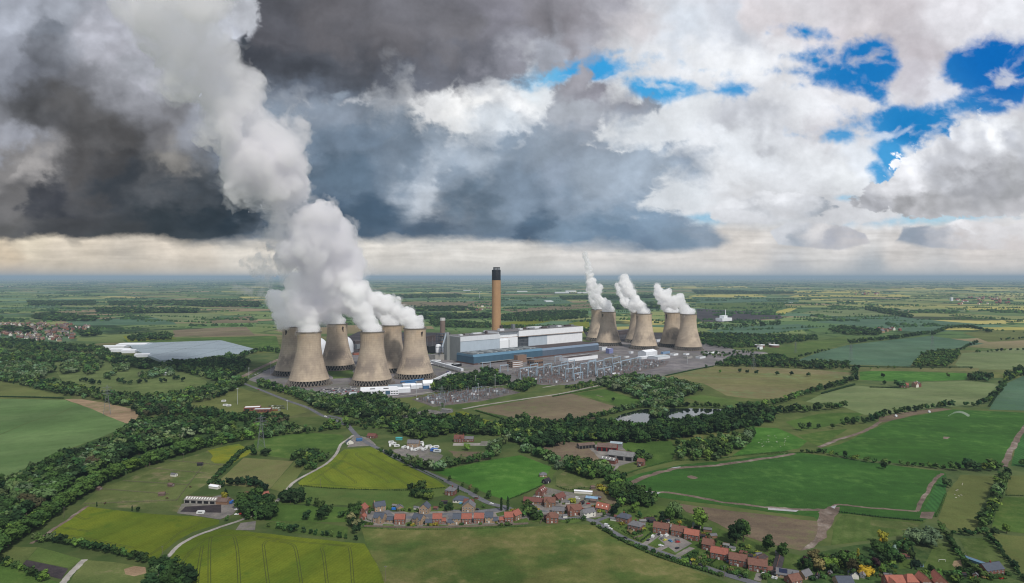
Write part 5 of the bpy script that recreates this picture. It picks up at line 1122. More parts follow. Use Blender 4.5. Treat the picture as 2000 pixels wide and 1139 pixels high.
block('blue_container_row', 'blue grey container row behind the pale shed', 'container', 1295, 692, 34, 8, 6, mat('container_blue', (120,146,176)))
block('long_roof', 'bright white long flat roof beside the road right of the towers', 'building', 1389, 694, 56, 26, 4, CONC, WHITE2)
for i, (px, py, w, d, h, l) in enumerate([(1232,691,12,8,6,'small white store below the front tower of the middle pair'),(1316,695,22,14,5,'white hut below the rightmost tower pair'),(1342,701,26,14,5,'white hut right of the pale shed'),(1367,701,28,14,5,'last white hut before the tree clump by the road'),(1340,694,16,10,4,'grey hut under the rightmost tower'),(1200,697,14,9,4,'cream hut between switchyard and front tower'),(1222,699,16,7,3,'low hut at the top of the switchyard')]):
    block('site_hut', l, 'hut', px, py, w, d, h, [WHITE, WHITE2, CONC][i % 3])
adm = block('admin_building', 'white two storey office with courtyards below the front middle tower', 'office', 704, 774, 72, 44, 9, WHITE2, WHITE2, SITE*.32, win=(14,2))
for x in (18, 44): mb = MB(); mb.box(x,x+10,18,28,9.3,9.4); mb.build('courtyard', M_DARK, adm)
mb = MB(); mb.box(47,56,-.3,-.1,1,8.5); mb.build('entrance_glazing', TEAL, adm)
block('annex', 'small white mono roof annex left of the white offices', 'office', 682, 778, 14, 30, 5, WHITE, mat('annex_roof', (168,178,186)), SITE*.32)
for i, (px, py, w, d, h, l, g) in enumerate([(776,768,26,16,8,'white store right of the offices, second in the row',2),(787,760,26,16,8,'taller white store behind the second store',2),(803,760,16,12,7,'white tent roof store left of a pair',2.5),(812,758,16,12,6,'white tent roof store right of a pair',2.5),(827,758,20,14,9,'steep white gabled building at the end of the pipe bridge',6),(760,760,40,18,5,'grey flat store behind the white offices',0)]):
    block('store_shed', l, 'shed', px, py, w, d, h, WHITE if i != 5 else PALE, WHITE2 if i != 5 else mat('slate_blue_roof', (128,140,152)), SITE*.45, gable=g)
block('blue_cabin', 'bright blue cabin under the steep white gabled building', 'cabin', 827, 760, 12, 6, 5, BLUE, BLUE, SITE*.45)
for i, (a, b) in enumerate([((782,748),(826,743)),((790,751),(812,748))]):
    p, q = G(*a), G(*b); mb = MB(); [mb.tube((p.x,p.y+k*5,1.6), (q.x,q.y+k*5,1.6), 1.3, 1.3, 6) for k in range(3)]
    tag(mb.build('pipe_stack', BLUE), ['long blue pipe bundle below the stained right front tower', 'short blue pipe bundle nearer the white stores'][i], 'pipes')
def conveyor(a, b, z0, z1, w, label, m=None):
    p, q = G(*a), G(*b); L = (q-p).length; ang = math.atan2(q.y-p.y, q.x-p.x); r = thing('conveyor', label, 'conveyor', (p.x,p.y,0), ang)
    mb = MB(); mb.add([(0,-w/2,z0),(L,-w/2,z1),(L,w/2,z1),(0,w/2,z0),(0,-w/2,z0+w),(L,-w/2,z1+w),(L,w/2,z1+w),(0,w/2,z0+w)], [(0,1,5,4),(2,3,7,6),(4,5,6,7),(0,3,2,1),(0,4,7,3),(1,2,6,5)]); mb.build('gallery', m or WHITE, r)
    n = max(2, int(L/22))
    for i in range(n):
        x = L*(i+.5)/n; z = z0+(z1-z0)*(i+.5)/n; mb = MB(); [mb.tube((x,s*w*.4,0),(x,s*w*.25,z),.35,.35,5) for s in (-1,1)]; mb.build('trestle', GREYM, r)
conveyor((832,754), (880,735), 3, 7, 4, 'grey pipe bridge rising from the white gable to the boiler house yard')
conveyor((843,712), (903,729), 5, 5, 6, 'cream gallery running along the yard left of the boiler house')
conveyor((620,684), (556,662), 10, 22, 4, 'thin conveyor behind the left towers', GREYM)
conveyor((700,690), (850,676), 8, 32, 5, 'dark conveyor between the domes and the slim chimney', ROOFD)
conveyor((1152,662), (1225,660), 6, 14, 8, 'dark covered conveyor behind the right towers', ROOFD)
block('low_building', 'white low building left of the boiler house with small windows', 'building', 840, 711, 34, 18, 7, WHITE2, win=(9,1)); block('low_building', 'pale low building between gallery and boiler house end wall', 'building', 866, 717, 30, 16, 7, WHITE)
block('gate_hut', 'flat canopied hut at the corner of the boiler house', 'hut', 888, 717, 22, 14, 6, M_DARK, WHITE)
block('concrete_block', 'grey concrete block carrying twin silos left of the boiler house', 'building', 850, 705, 30, 26, 15, CONC)
for i, (px, l) in enumerate([(856,'left white twin silo on the grey concrete block'),(868,'right white twin silo on the grey concrete block')]):
    x, y, _ = site(px, 699); r = thing('silo', l, 'silo', (x, y, 0)); mb = MB(); mb.lathe([(7.5,15.4),(7.5,35),(6,37.5),(.1,39)], 24); mb.build('body', WHITE2, r, True); mb = MB(); mb.lathe([(7.8,30),(7.8,30.8),(7.5,30.8)], 24); mb.build('band', GREYM, r)
x, y, _ = site(864, 694); fr = thing('steel_tower', 'dark open steel frame wrapped round the slim chimney foot', 'steel frame', (x, y, 0), SITE)
mb = MB()
for i in (-12,-4,4,12):
    for j in (-12,12): mb.tube((i,j,0),(i,j,62),.6,.6,5)
for z in (14,24,34,44,54,62):
    mb.box(-12.5,12.5,-12.5,12.5,z,z+.9)
mb.build('frame', mat('blue_black_steel', (58,66,80)), fr)
mb = MB(); [mb.box(a,a+6,-9,-3,z,z+6) for a, z in ((-10,25),(2,35),(-9,45),(3,15.5))]; mb.build('plant_unit', GREYM, fr)
x, y, _ = site(864.5, 690); sc_ = thing('slim_chimney', 'slim brown concrete chimney with white cap left of the boiler house', 'chimney', (x, y, 0))
mb = MB(); mb.lathe([(8.2,0),(7.8,98)], 32); mb.build('shaft', mat('brown_concrete', (118,104,96), var=.1, scale=.05), sc_, True); mb = MB(); mb.lathe([(8.0,98),(8.0,106),(7,106),(7,100),(.1,100)], 32); mb.build('cap', mat('cap_white', (190,190,188), streak=(.5,.5,.05), var=.15), sc_)
x, y, _ = site(969.3, 692); ch = thing('tall_chimney', 'very tall ochre concrete chimney with black top rising above the horizon', 'chimney', (x, y, 0))
mb = MB(); mb.lathe([(13.8,0),(13.2,120),(13.0,220)], 56); mb.build('shaft', OCHRE, ch, True)
mb = MB(); mb.lathe([(13.05,220),(13.05,249),(12.6,250)], 56); mb.build('black_band', BLACKP, ch, True); mb = MB(); mb.lathe([(13.5,219.6),(13.5,220.6),(13.06,220.6)], 48); mb.lathe([(13.4,246),(13.4,247),(13.06,247)], 48); mb.build('gallery', BLACKP, ch)
mb = MB(); mb.lathe([(12.6,250),(.1,250.2)], 48); mb.build('top_slab', GREYM, ch)
for i, a in enumerate((.2, 2.3, 4.4)): mb = MB(); mb.lathe([(5.1,250.2),(5.1,257.5),(4.4,257.5),(4.4,251)], 24, 0, 6.3*math.cos(a), 6.3*math.sin(a)); mb.lathe([(5.2,255.6),(5.2,257.7),(4.4,257.7)], 24, 1, 6.3*math.cos(a), 6.3*math.sin(a)); mb.build('flue', [mat('flue_grey', (120,124,130)), BLACKP], ch)
for px, py, l in [(619,692,'white storage dome mostly hidden behind the front left tower'),(670,688,'white storage dome showing right of the middle back tower')]:
    x, y, _ = site(px, py); r = thing('storage_dome', l, 'dome', (x, y, 0)); mb = MB(); mb.lathe([(31,0),(31,19)]+[(31*math.cos(t), 19+31*math.sin(t)) for t in np.linspace(.08, 1.5, 14)]+[(.1,50)], 48); mb.build('shell', mat('dome_white', (206,210,216), var=.04, scale=.05), r, True); mb = MB(); mb.lathe([(3,49.5),(3,53),(.1,53.4)], 16); mb.build('cap', GREYM, r)
for i, (px, py, w, d, h, m_, l) in enumerate([(694,672,60,16,9,ROOFD,'dark low plant shed behind the front middle tower'),(697,682,26,14,14,GREYM,'grey plant unit among dark stock between towers'),(692,694,24,12,5,mat('rust', (140,86,70)),'rust red stockpile shed between the left towers'),(832,668,40,20,16,ROOFD,'dark plant block left of the slim chimney'),(838,690,22,14,20,M_DARK,'dark steel hopper house beside the slim chimney'),(1205,652,110,30,11,ROOFD,'long dark storage shed behind the right towers'),(1196,668,22,12,8,GREYM,'grey unit between the first two right tower pairs'),(1283,668,40,12,7,WHITE,'white unit between the middle and last tower pairs')]):
    block('plant_shed', l, 'shed', px, py, w, d, h, m_)

# switchyards
def gantry(px0, px1, py, dy, h, label, posts=2):
    a, b = G(px0, py), G(px1, py+dy); L = (b-a).length; r = thing('gantry', label, 'gantry', (a.x, a.y, 0), math.atan2(b.y-a.y, b.x-a.x), 'blue grey switchyard gantries')
    for i in range(posts):
        x = L*i/(posts-1); mb = MB()
        for s in (-1, 1): mb.tube((x+s*1.0,0,0), (x+s*.5,0,h), .5, .42, 4)
        for k in range(6): mb.tube((x-.8,0,h*k/6), (x+.7,0,h*(k+1)/6), .14, .14, 4)
        mb.build('post', GALV, r)
    mb = MB(); mb.box(-1,L+1,-.8,.8,h-1.9,h); mb.build('beam', GALV, r)
    for i in range(3): mb = MB(); x = L*(i+.5)/3; mb.tube((x,0,h-1.6),(x,0,h-4.2),.22,.22,6); mb.build('insulator', mat('porcelain', (120,80,66)), r)
for g in [(942,957.5,721,-1.5,17,'small gantry at the left, in front of the teal wall'),(977,992,727,-1.5,17,'second small gantry from the left in front of the brick offices'),(1016,1032,741,-3,25,'left bay of the tall gantry by the small copse'),(1032,1049,738,-3,24,'second bay of the tall gantry by the small copse'),(1047,1062,735,-3,20,'low gantry behind the copse bays'),(1078,1092,735,-3,22,'gantry in the middle row, left bay'),(1092,1110,732,-4,22,'gantry in the middle row, right bay'),(1105,1120,742,-2,25,'front centre gantry, left bay'),(1119,1134,740,-2,25,'front centre gantry, right bay'),(1122,1138,744,-3,17,'lowest gantry nearest the hedge'),(1084,1096,707,-1,16,'small gantry against the steel blue wall'),(1148,1164,736,-4,34,'tall rear gantry, left bay'),(1163,1178,733,-4,32,'tall rear gantry, right bay'),(1167,1181,737,-3,19,'right front gantry, left bay'),(1181,1194,734,-3,19,'right front gantry, right bay'),(1150,1164,722,-3,22,'gantry deep inside the yard'),(1198,1214,724,-4,18,'gantry near the right end of the yard'),(1214,1232,716,-4,15,'smallest gantry at the far right of the yard'),(1062,1077,726,-3,18,'low gantry in front of the square brick block'),(1096,1108,722,-3,18,'gantry behind the middle row'),(1108,1122,719,-3,18,'gantry just below the long white low building'),(1134,1149,728,-3,22,'gantry between front centre and tall rear bays'),(1180,1196,716,-4,20,'gantry right of the tall rear bays'),(1196,1212,711,-4,16,'gantry near the top edge of the yard'),(1232,1250,711,-4,14,'last gantry towards the right corner of the yard'),(1036,1050,724,-2,16,'gantry beside the copse top')]: gantry(*g)
sv = MB()
for poly, n in (([(1000,731),(1022,721),(1074,714),(1180,707),(1302,706),(1296,714),(1241,727),(1140,740),(1085,751),(1042,748)], 1700), ([(812,780),(854,771),(904,763),(965,759),(1000,767),(939,782),(850,792)], 520)):
    P = [(G(*q).x, G(*q).y) for q in poly]; x0, x1 = min(q[0] for q in P), max(q[0] for q in P); y0, y1 = min(q[1] for q in P), max(q[1] for q in P); k = 0
    while k < n:
        x, y = random.uniform(x0, x1), random.uniform(y0, y1); u = round((x*math.cos(SITE)+y*math.sin(SITE))/9)*9; v = (-x*math.sin(SITE)+y*math.cos(SITE)); x, y = u*math.cos(SITE)-v*math.sin(SITE), u*math.sin(SITE)+v*math.cos(SITE)
        if not inside(x, y, P): continue
        k += 1; h = random.choice((3.5,4.5,6,8)); c = random.randint(0, 3)
        sv.tube((x,y,0),(x,y,h),.36,.28,4,c,False)
        if k % 3 == 0: L = random.uniform(6, 16); dx, dy = (-math.sin(SITE), math.cos(SITE)) if k % 2 else (math.cos(SITE), math.sin(SITE)); sv.tube((x,y,h),(x+dx*L,y+dy*L,h),.2,.2,4,c,False)
        if k % 9 == 0: sv.box(x-2,x+2,y-1.5,y+1.5,0,random.uniform(2,4),(0,2,4)[k//9 % 3])
        if k % 40 == 0: sv.tube((x,y,0),(x,y,20),.3,.1,4,0)
tag(sv.build('switchgear', [GREYM, GALV, mat('dull_steel', (86,86,90)), mat('porcelain', (120,80,66)), WHITE]), 'dense grey switchgear filling both switchyards', 'switchgear', kind='stuff')
block('relay_house', 'small white roofed relay house at the front of the switchyard', 'hut', 1197, 733, 12, 6, 3.5, CONC, WHITE2, gable=1.2)

def pylon(px, py, h, label):
    p = G(px, py); r = thing('pylon', label, 'pylon', (p.x, p.y, 0), .5, 'lattice electricity pylons')
    mb = MB(); b, wst = h*.105, h*.028; zt = h*.68
    def w(z): return b+(wst-b)*min(1, z/zt)
    lv = [0,.16,.30,.42,.52,.60,.68,.76,.84,.92]
    for i, f in enumerate(lv[:-1]):
        z0, z1 = f*h, lv[i+1]*h; a, c = w(z0), w(z1)
        C0 = [(-a,-a),(a,-a),(a,a),(-a,a)]; C1 = [(-c,-c),(c,-c),(c,c),(-c,c)]
        for k in range(4):
            mb.tube((*C0[k],z0),(*C1[k],z1),.19,.17,4); mb.tube((*C0[k],z0),(*C1[(k+1)%4],z1),.075,.075,3); mb.tube((*C0[(k+1)%4],z0),(*C1[k],z1),.075,.075,3)
    for k in range(4): mb.tube((*[(-wst,-wst),(wst,-wst),(wst,wst),(-wst,wst)][k], .92*h),(0,0,h),.2,.12,4)
    mb.build('lattice_mast', GREYM, r)
    for z, L in ((.70,.15),(.80,.19),(.90,.14)):
        mb = MB()
        for s in (-1,1):
            mb.tube((0,-wst,z*h),(s*L*h,0,z*h),.16,.12,4); mb.tube((0,wst,z*h),(s*L*h,0,z*h),.16,.12,4); mb.tube((0,0,z*h+h*.035),(s*L*h,0,z*h),.14,.1,4)
        arm = mb.build('cross_arm', GREYM, r)
        for s in (-1,1): mb = MB(); mb.tube((s*L*h*.97,0,z*h),(s*L*h*.97,0,z*h-2.6),.16,.16,5); mb.build('insulator', mat('porcelain', (120,80,66)), arm)
for a in [(510,876,45,'nearest lattice pylon, standing in the green field right of the poplar row'),(209,810,50,'lattice pylon on the dry brown patch by the left wheat field'),(863,812,50,'lattice pylon beside the small compound below the lower switchyard'),(1472,722,44,'lattice pylon at the belt right of the station'),(1662,704,46,'lattice pylon at the left end of the straight row in blue wheat'),(1821,684,48,'pale pylon behind the square plantation'),(1554,690,34,'small pylon by the road right of the water tanks'),(1240,728,36,'pylon at the right end of the switchyard')]: pylon(*a)
def mast(px, py, h, label):
    p = G(px, py); r = thing('light_mast', label, 'mast', (p.x, p.y, 0), 0, 'tall light masts round the station'); mb = MB(); mb.tube((0,0,0),(0,0,h),.42,.25,6); mb.build('pole', mat('mast_grey', (170,174,176)), r); mb = MB(); mb.box(-1.4,1.4,-.5,.5,h-.4,h+.7); mb.build('lamp_head', mat('mast_grey', (170,174,176)), r)
for a in [(813,776,30,'light mast at the left corner of the lower switchyard'),(934,779,28,'thick mast in front of the lower switchyard'),(967,757,26,'mast right of the copse by the lower switchyard'),(929,757,24,'mast left of the copse mast'),(529,731,30,'mast beside the left car park near the road'),(486,738,22,'short mast at the end of the left car park'),(464,790,28,'white goal high pole on the sports field'),(561,801,16,'lamp post at the club car park'),(1343,711,20,'mast at the road bend right of the yard')]: mast(*a)

# greenhouse and works around
gp = [(249,674.5),(432,668),(498,685.6),(469,696),(421,704),(312,707.5),(263,687)]
gm = bpy.data.materials.new('glasshouse_roof'); gm.use_nodes = True; t = NT(gm.node_tree); t.n.clear()
p = t.node('ShaderNodeTexCoord').outputs['Object']; x, y, z = t.sep(p)
k = t.m('ADD', t.lr(t.noise(p, 1/70, 3), .3, .7, .9, 1.08), t.m('MULTIPLY', t.m('SINE', t.m('MULTIPLY', x, .55)), .05)); k = t.m('ADD', k, t.m('MULTIPLY', t.sm(t.m('SINE', t.m('MULTIPLY', x, .052)), .93, 1), -.2)); k = t.m('ADD', k, t.m('MULTIPLY', t.sm(t.m('SINE', t.m('MULTIPLY', y, .03)), .96, 1), -.16))
b = t.node('ShaderNodeBsdfPrincipled', Base_Color=t.v('SCALE', lin(158,174,184)[:3], k), Roughness=.22); t.l.new(b.outputs[0], t.node('ShaderNodeOutputMaterial').inputs['Surface'])
o = G(*gp[0]); gh = thing('greenhouse', 'vast grey blue glasshouse roof among fields at the left', 'greenhouse', (o.x, o.y, 0)); P = [(G(*q).x-o.x, G(*q).y-o.y) for q in gp]
mb = MB(); mb.prism(P, 0, 5, 0); mb.build('glass_wall', mat('glasshouse_side', (150,162,166), rough=.4), gh); mb = MB()
xs0, xs1 = min(q[0] for q in P), max(q[0] for q in P); mb.prism(P, 5.02, 6.2, 0); mb.build('glass_roof', gm, gh)
mb = MB()
for i in range(46):
    xx = xs0+(xs1-xs0)*i/45; seg = []
    for (a, b_) in zip(P, P[1:]+P[:1]):
        if (a[0]-xx)*(b_[0]-xx) < 0: seg.append(a[1]+(b_[1]-a[1])*(xx-a[0])/(b_[0]-a[0]))
    if len(seg) == 2: mb.add([(xx-.7,min(seg)+1,6.25),(xx+.7,min(seg)+1,6.25),(xx+.7,max(seg)-1,6.25),(xx-.7,max(seg)-1,6.25)], [(0,1,2,3)])
mb.build('ridge_frame', mat('glazing_frame', (150,160,166)), gh)
for i, (px, py, w, d, l) in enumerate([(197,682,70,40,'white shed at the far left of the glasshouse yard'),(212,688,60,30,'second white shed in front of the glasshouse yard'),(226,678,90,60,'largest white shed next to the glasshouse'),(262,698,40,18,'low white shed at the front corner of the glasshouse'),(236,690,40,24,'white shed in the middle of the glasshouse yard')]): block('packing_shed', l, 'shed', px, py, w, d, 8, WHITE, WHITE2, .1, gable=2)
block('clubhouse', 'red brick clubhouse with white flat roof, left wing', 'clubhouse', 476, 803, 26, 14, 5, mat('brick_red', (122,74,62)), WHITE2, .2, win=(5,1)); block('clubhouse', 'red brick clubhouse right wing with pale roof', 'clubhouse', 494, 806, 28, 14, 4.5, mat('brick_red', (122,74,62)), mat('pale_roof', (176,184,190)), .1, win=(5,1))
block('pavilion', 'small white pavilion at the edge of the golf course', 'pavilion', 318, 733, 20, 12, 4, WHITE2, WHITE2, .2, gable=2)
w_ = block('power_works', 'white small works with a thin stack beside dark stockpiles', 'works', 1411, 628, 92, 40, 15, WHITE2, WHITE); mb = MB(); mb.box(22,56,5,30,15,29); mb.build('boiler_tower', WHITE2, w_); mb = MB(); mb.tube((62,20,15),(62,20,58),2.2,1.8,10); mb.build('stack', WHITE2, w_)
for i, (px, py, l) in enumerate([(1484,678,'left round tank of the water works'),(1503,674,'back round tank of the water works'),(1512,678,'right round tank of the water works')]):
    x, y, _ = site(px, py); r = thing('round_tank', l, 'tank', (x, y, 0)); mb = MB(); mb.lathe([(16,0),(16,7)], 32); mb.build('brick_wall', mat('tank_brick', (110,84,74)), r); mb = MB(); mb.lathe([(16.3,7),(16.3,7.6),(.1,8)], 32); mb.build('lid', WHITE2, r)
block('works_hut', 'white hut in front of the round tanks', 'hut', 1484, 683, 18, 10, 8, WHITE2)
# far landmarks
x, y, _ = site(937, 583); wt = thing('wind_turbine', 'small white wind turbine far behind, left of the tall chimney', 'wind turbine', (x, y, 0), .3); mb = MB(); mb.tube((0,0,0),(0,0,64),1.8,1.1,8); mb.build('tower', WHITE2, wt); mb = MB(); mb.box(-2,2,-2,4,63,67); nac = mb.build('nacelle', WHITE2, wt)
for k in range(3): a = .5+k*2.094; mb = MB(); mb.tube((0,-2.5,65),(math.cos(a)*28,-2.5,65+math.sin(a)*28),1.3,.3,5); mb.build('blade', WHITE2, wt)
for i, (px, py, w, d, h, l) in enumerate([(1066,590,70,130,8,'white covered reservoir strip in far fields right of the chimney'),(1084,573,200,60,18,'large white factory far behind the right towers, left part'),(1105,571,160,60,24,'tallest white factory block far behind the right towers'),(1128,573,200,60,16,'large white factory far behind the right towers, right part'),(905,568,120,40,12,'far white warehouse left of the chimney'),(1010,570,160,40,12,'far white warehouse right of the chimney'),(1536,593,60,30,10,'white roofed farm shed beside the pale ripe field'),(1858,588,20,20,34,'pale church tower in the far right town')]): block('far_works', l, 'building', px, py, w, d, h, WHITE, WHITE2, .1)
# ------------------------------------------------------------------ steam and haze (volumes, partly self-lit by emission)
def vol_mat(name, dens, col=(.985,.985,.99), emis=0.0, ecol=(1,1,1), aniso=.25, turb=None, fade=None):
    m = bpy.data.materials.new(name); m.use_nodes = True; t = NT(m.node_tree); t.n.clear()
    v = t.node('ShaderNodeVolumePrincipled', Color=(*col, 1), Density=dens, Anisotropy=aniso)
    v.inputs['Emission Strength'].default_value = emis  # added glow stands in for light scattered many times inside the steam
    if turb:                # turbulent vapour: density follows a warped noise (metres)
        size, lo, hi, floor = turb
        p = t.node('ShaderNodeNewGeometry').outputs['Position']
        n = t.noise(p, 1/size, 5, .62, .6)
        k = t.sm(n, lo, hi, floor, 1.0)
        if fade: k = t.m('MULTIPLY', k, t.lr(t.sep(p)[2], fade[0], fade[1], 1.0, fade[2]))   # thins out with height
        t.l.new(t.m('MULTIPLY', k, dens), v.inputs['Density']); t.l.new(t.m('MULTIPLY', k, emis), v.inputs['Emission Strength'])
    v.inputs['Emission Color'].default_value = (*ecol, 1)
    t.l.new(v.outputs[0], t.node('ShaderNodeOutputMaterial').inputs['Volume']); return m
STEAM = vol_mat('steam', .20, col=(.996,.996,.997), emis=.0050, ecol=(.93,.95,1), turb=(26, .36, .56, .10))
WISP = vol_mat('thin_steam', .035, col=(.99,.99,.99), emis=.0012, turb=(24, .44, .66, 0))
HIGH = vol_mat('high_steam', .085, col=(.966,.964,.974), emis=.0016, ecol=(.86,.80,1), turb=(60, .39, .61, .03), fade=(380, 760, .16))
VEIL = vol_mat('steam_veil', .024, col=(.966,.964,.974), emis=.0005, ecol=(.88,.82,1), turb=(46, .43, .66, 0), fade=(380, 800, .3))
def puffs_to_mesh(balls, voxel, amp, seed, scale):
    bm = bmesh.new()
    for (c, r) in balls: bmesh.ops.create_icosphere(bm, subdivisions=2, radius=r, matrix=Matrix.Translation(c))
    me = bpy.data.meshes.new('tmp'); bm.to_mesh(me); bm.free()
    o = bpy.data.objects.new('tmp', me); COL.objects.link(o)
    md = o.modifiers.new('r', 'REMESH'); md.mode = 'VOXEL'; md.voxel_size = voxel
    dg = bpy.context.evaluated_depsgraph_get(); ev = o.evaluated_get(dg); em = ev.to_mesh()
    co = np.empty(len(em.vertices)*3, np.float32); em.vertices.foreach_get('co', co); co = co.reshape(-1, 3).astype(float)
    no = np.empty(len(em.vertices)*3, np.float32); em.vertices.foreach_get('normal', no); no = no.reshape(-1, 3)
    q = np.array([list(p.vertices) for p in em.polygons if len(p.vertices) == 4], np.int32)
    ev.to_mesh_clear(); bpy.data.objects.remove(o); bpy.data.meshes.remove(me)
    lab = np.arange(len(co))                       # keep only the large connected bodies
    for _ in range(400):
        m_ = lab[q].min(1); new = lab.copy(); np.minimum.at(new, q.ravel(), np.repeat(m_, 4)); new = new[new]
        if (new == lab).all(): break
        lab = new
    cnt = np.bincount(lab, minlength=len(co)); ok = cnt[lab] > max(60, .03*len(co)); idx = np.cumsum(ok)-1
    q = idx[q[ok[q].all(1)]].astype(np.int32); co = co[ok]; no = no[ok]
    n = np.zeros(len(co)); f, a = 1/scale, 1.0; tot = 0
    S = Vector((seed*17.3, seed*5.1, 0))
    for k in range(6):
        vals = np.array([abs(mnoise.noise(Vector(c)*f+S)) for c in co])
        n += a*(vals*2-.45); tot += a; a *= .62; f *= 2.1
    return co + no*(n/tot*amp)[:, None], q
def plume(name, label, cat, path_, voxel, amp, scale, seed, mats, group=None, extra=(), rough=.16, veil=None):
    """path_: (photo column, photo row, distance m, radius m) along the axis"""
    r = np.random.RandomState(seed); balls = []
    pts = [(Vector(((px-1000)*d/F, d, HC+(HY-py)*d/F)), rad_) for px, py, d, rad_ in path_]
    for (a, ra), (b, rb) in zip(pts, pts[1:]):
        L = (b-a).length; n = max(2, int(L/(min(ra, rb)*.55)))
        for i in range(n):
            f = i/n; c = a.lerp(b, f); R = ra+(rb-ra)*f
            j = Vector(r.normal(size=3))*(R*rough); c = c+j; R *= r.uniform(1-rough*.8, 1+rough*.5)
            balls.append((c, R*.74))
            for k in range(4):
                d = Vector(r.normal(size=3)); d.normalize(); q = R*r.uniform(.30, .52); balls.append((c+d*(R-q*.75), q))
    balls.append((pts[-1][0], pts[-1][1]*.8)); balls += list(extra)
    co, q = puffs_to_mesh(balls, voxel, amp, seed, scale)
    org = pts[0][0]; co = co-np.array(org); mi = None
    if veil:            # thinner ragged outer layer round the dense core
        c2, q2 = puffs_to_mesh([(c+Vector(r.normal(size=3))*(R*.12), R*1.16) for c, R in balls], voxel*1.15, amp*1.7, seed+40, scale*.8)
        mi = np.concatenate([np.zeros(len(q), int), np.ones(len(q2), int)]); q = np.concatenate([q, q2+len(co)]); co = np.concatenate([co, c2-np.array(org)]); mats = mats+[veil]
    o = mesh_np(name, co, q, mats, mi, smooth=True); o.location = org
    return tag(o, label, cat, group)
def tower_top(i): px, py = TOWERS[i][0], TOWERS[i][1]; p = G(px, py); return (p.x, p.y)
def steam_from(i, label, path_, voxel, amp, scale, seed):
    x, y = tower_top(i); px = 1000+F*x/y; py = HY-(106-HC)*F/y; py2 = HY-(118-HC)*F/y
    r0 = 23.2
    cap = [(Vector((x, y, 100)), r0*.55)]
    # a plug filling the tower mouth so that the cloud leaves the rim without a gap
    n = 14
    for k in range(n): a = 2*math.pi*k/n; cap += [(Vector((x+math.cos(a)*r0*.62, y+math.sin(a)*r0*.62, 108)), r0*.36), (Vector((x+math.cos(a)*r0*.55, y+math.sin(a)*r0*.55, 118)), r0*.42)]
    cap.append((Vector((x, y, 116)), r0*.7))
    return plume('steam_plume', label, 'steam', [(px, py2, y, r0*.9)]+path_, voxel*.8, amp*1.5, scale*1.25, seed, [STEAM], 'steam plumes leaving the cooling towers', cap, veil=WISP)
D1 = G(603,750).y; D3 = G(658,719.5).y; D4 = G(727,749).y
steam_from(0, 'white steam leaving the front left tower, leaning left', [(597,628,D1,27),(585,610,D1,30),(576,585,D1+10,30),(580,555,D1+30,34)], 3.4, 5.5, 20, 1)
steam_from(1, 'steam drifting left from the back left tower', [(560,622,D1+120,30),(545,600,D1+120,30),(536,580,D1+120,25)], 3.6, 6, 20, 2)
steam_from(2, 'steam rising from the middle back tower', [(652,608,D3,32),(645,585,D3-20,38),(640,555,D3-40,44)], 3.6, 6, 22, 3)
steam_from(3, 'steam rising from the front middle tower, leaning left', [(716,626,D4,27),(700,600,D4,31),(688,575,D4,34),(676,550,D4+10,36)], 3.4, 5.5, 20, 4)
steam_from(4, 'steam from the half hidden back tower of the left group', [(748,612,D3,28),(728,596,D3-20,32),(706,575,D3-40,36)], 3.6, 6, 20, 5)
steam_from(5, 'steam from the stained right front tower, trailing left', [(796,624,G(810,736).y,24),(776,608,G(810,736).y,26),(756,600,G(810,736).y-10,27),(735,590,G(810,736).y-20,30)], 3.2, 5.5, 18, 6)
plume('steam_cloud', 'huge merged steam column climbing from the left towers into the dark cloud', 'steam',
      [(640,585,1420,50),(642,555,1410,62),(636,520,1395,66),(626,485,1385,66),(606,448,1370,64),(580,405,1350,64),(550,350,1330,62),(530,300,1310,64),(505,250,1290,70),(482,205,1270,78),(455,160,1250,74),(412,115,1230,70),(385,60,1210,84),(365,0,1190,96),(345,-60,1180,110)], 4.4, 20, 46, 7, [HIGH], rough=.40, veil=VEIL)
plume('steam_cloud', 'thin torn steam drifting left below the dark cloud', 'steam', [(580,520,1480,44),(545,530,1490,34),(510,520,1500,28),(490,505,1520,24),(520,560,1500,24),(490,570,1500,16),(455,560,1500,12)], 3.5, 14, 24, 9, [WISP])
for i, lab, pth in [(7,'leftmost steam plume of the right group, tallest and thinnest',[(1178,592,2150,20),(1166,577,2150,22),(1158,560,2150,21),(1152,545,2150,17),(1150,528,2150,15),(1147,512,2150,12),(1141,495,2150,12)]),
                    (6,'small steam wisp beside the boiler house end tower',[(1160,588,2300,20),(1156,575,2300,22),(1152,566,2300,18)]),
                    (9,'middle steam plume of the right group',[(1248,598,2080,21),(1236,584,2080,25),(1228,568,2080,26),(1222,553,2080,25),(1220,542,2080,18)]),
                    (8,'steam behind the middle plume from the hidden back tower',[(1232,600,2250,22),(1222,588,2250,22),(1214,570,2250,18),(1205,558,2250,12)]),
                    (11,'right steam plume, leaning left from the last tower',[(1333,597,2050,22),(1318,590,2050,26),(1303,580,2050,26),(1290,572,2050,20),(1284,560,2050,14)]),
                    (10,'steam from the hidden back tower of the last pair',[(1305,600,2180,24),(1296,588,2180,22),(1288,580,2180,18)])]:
    steam_from(i, lab, pth, 3.2, 5.5, 18, 20+i)
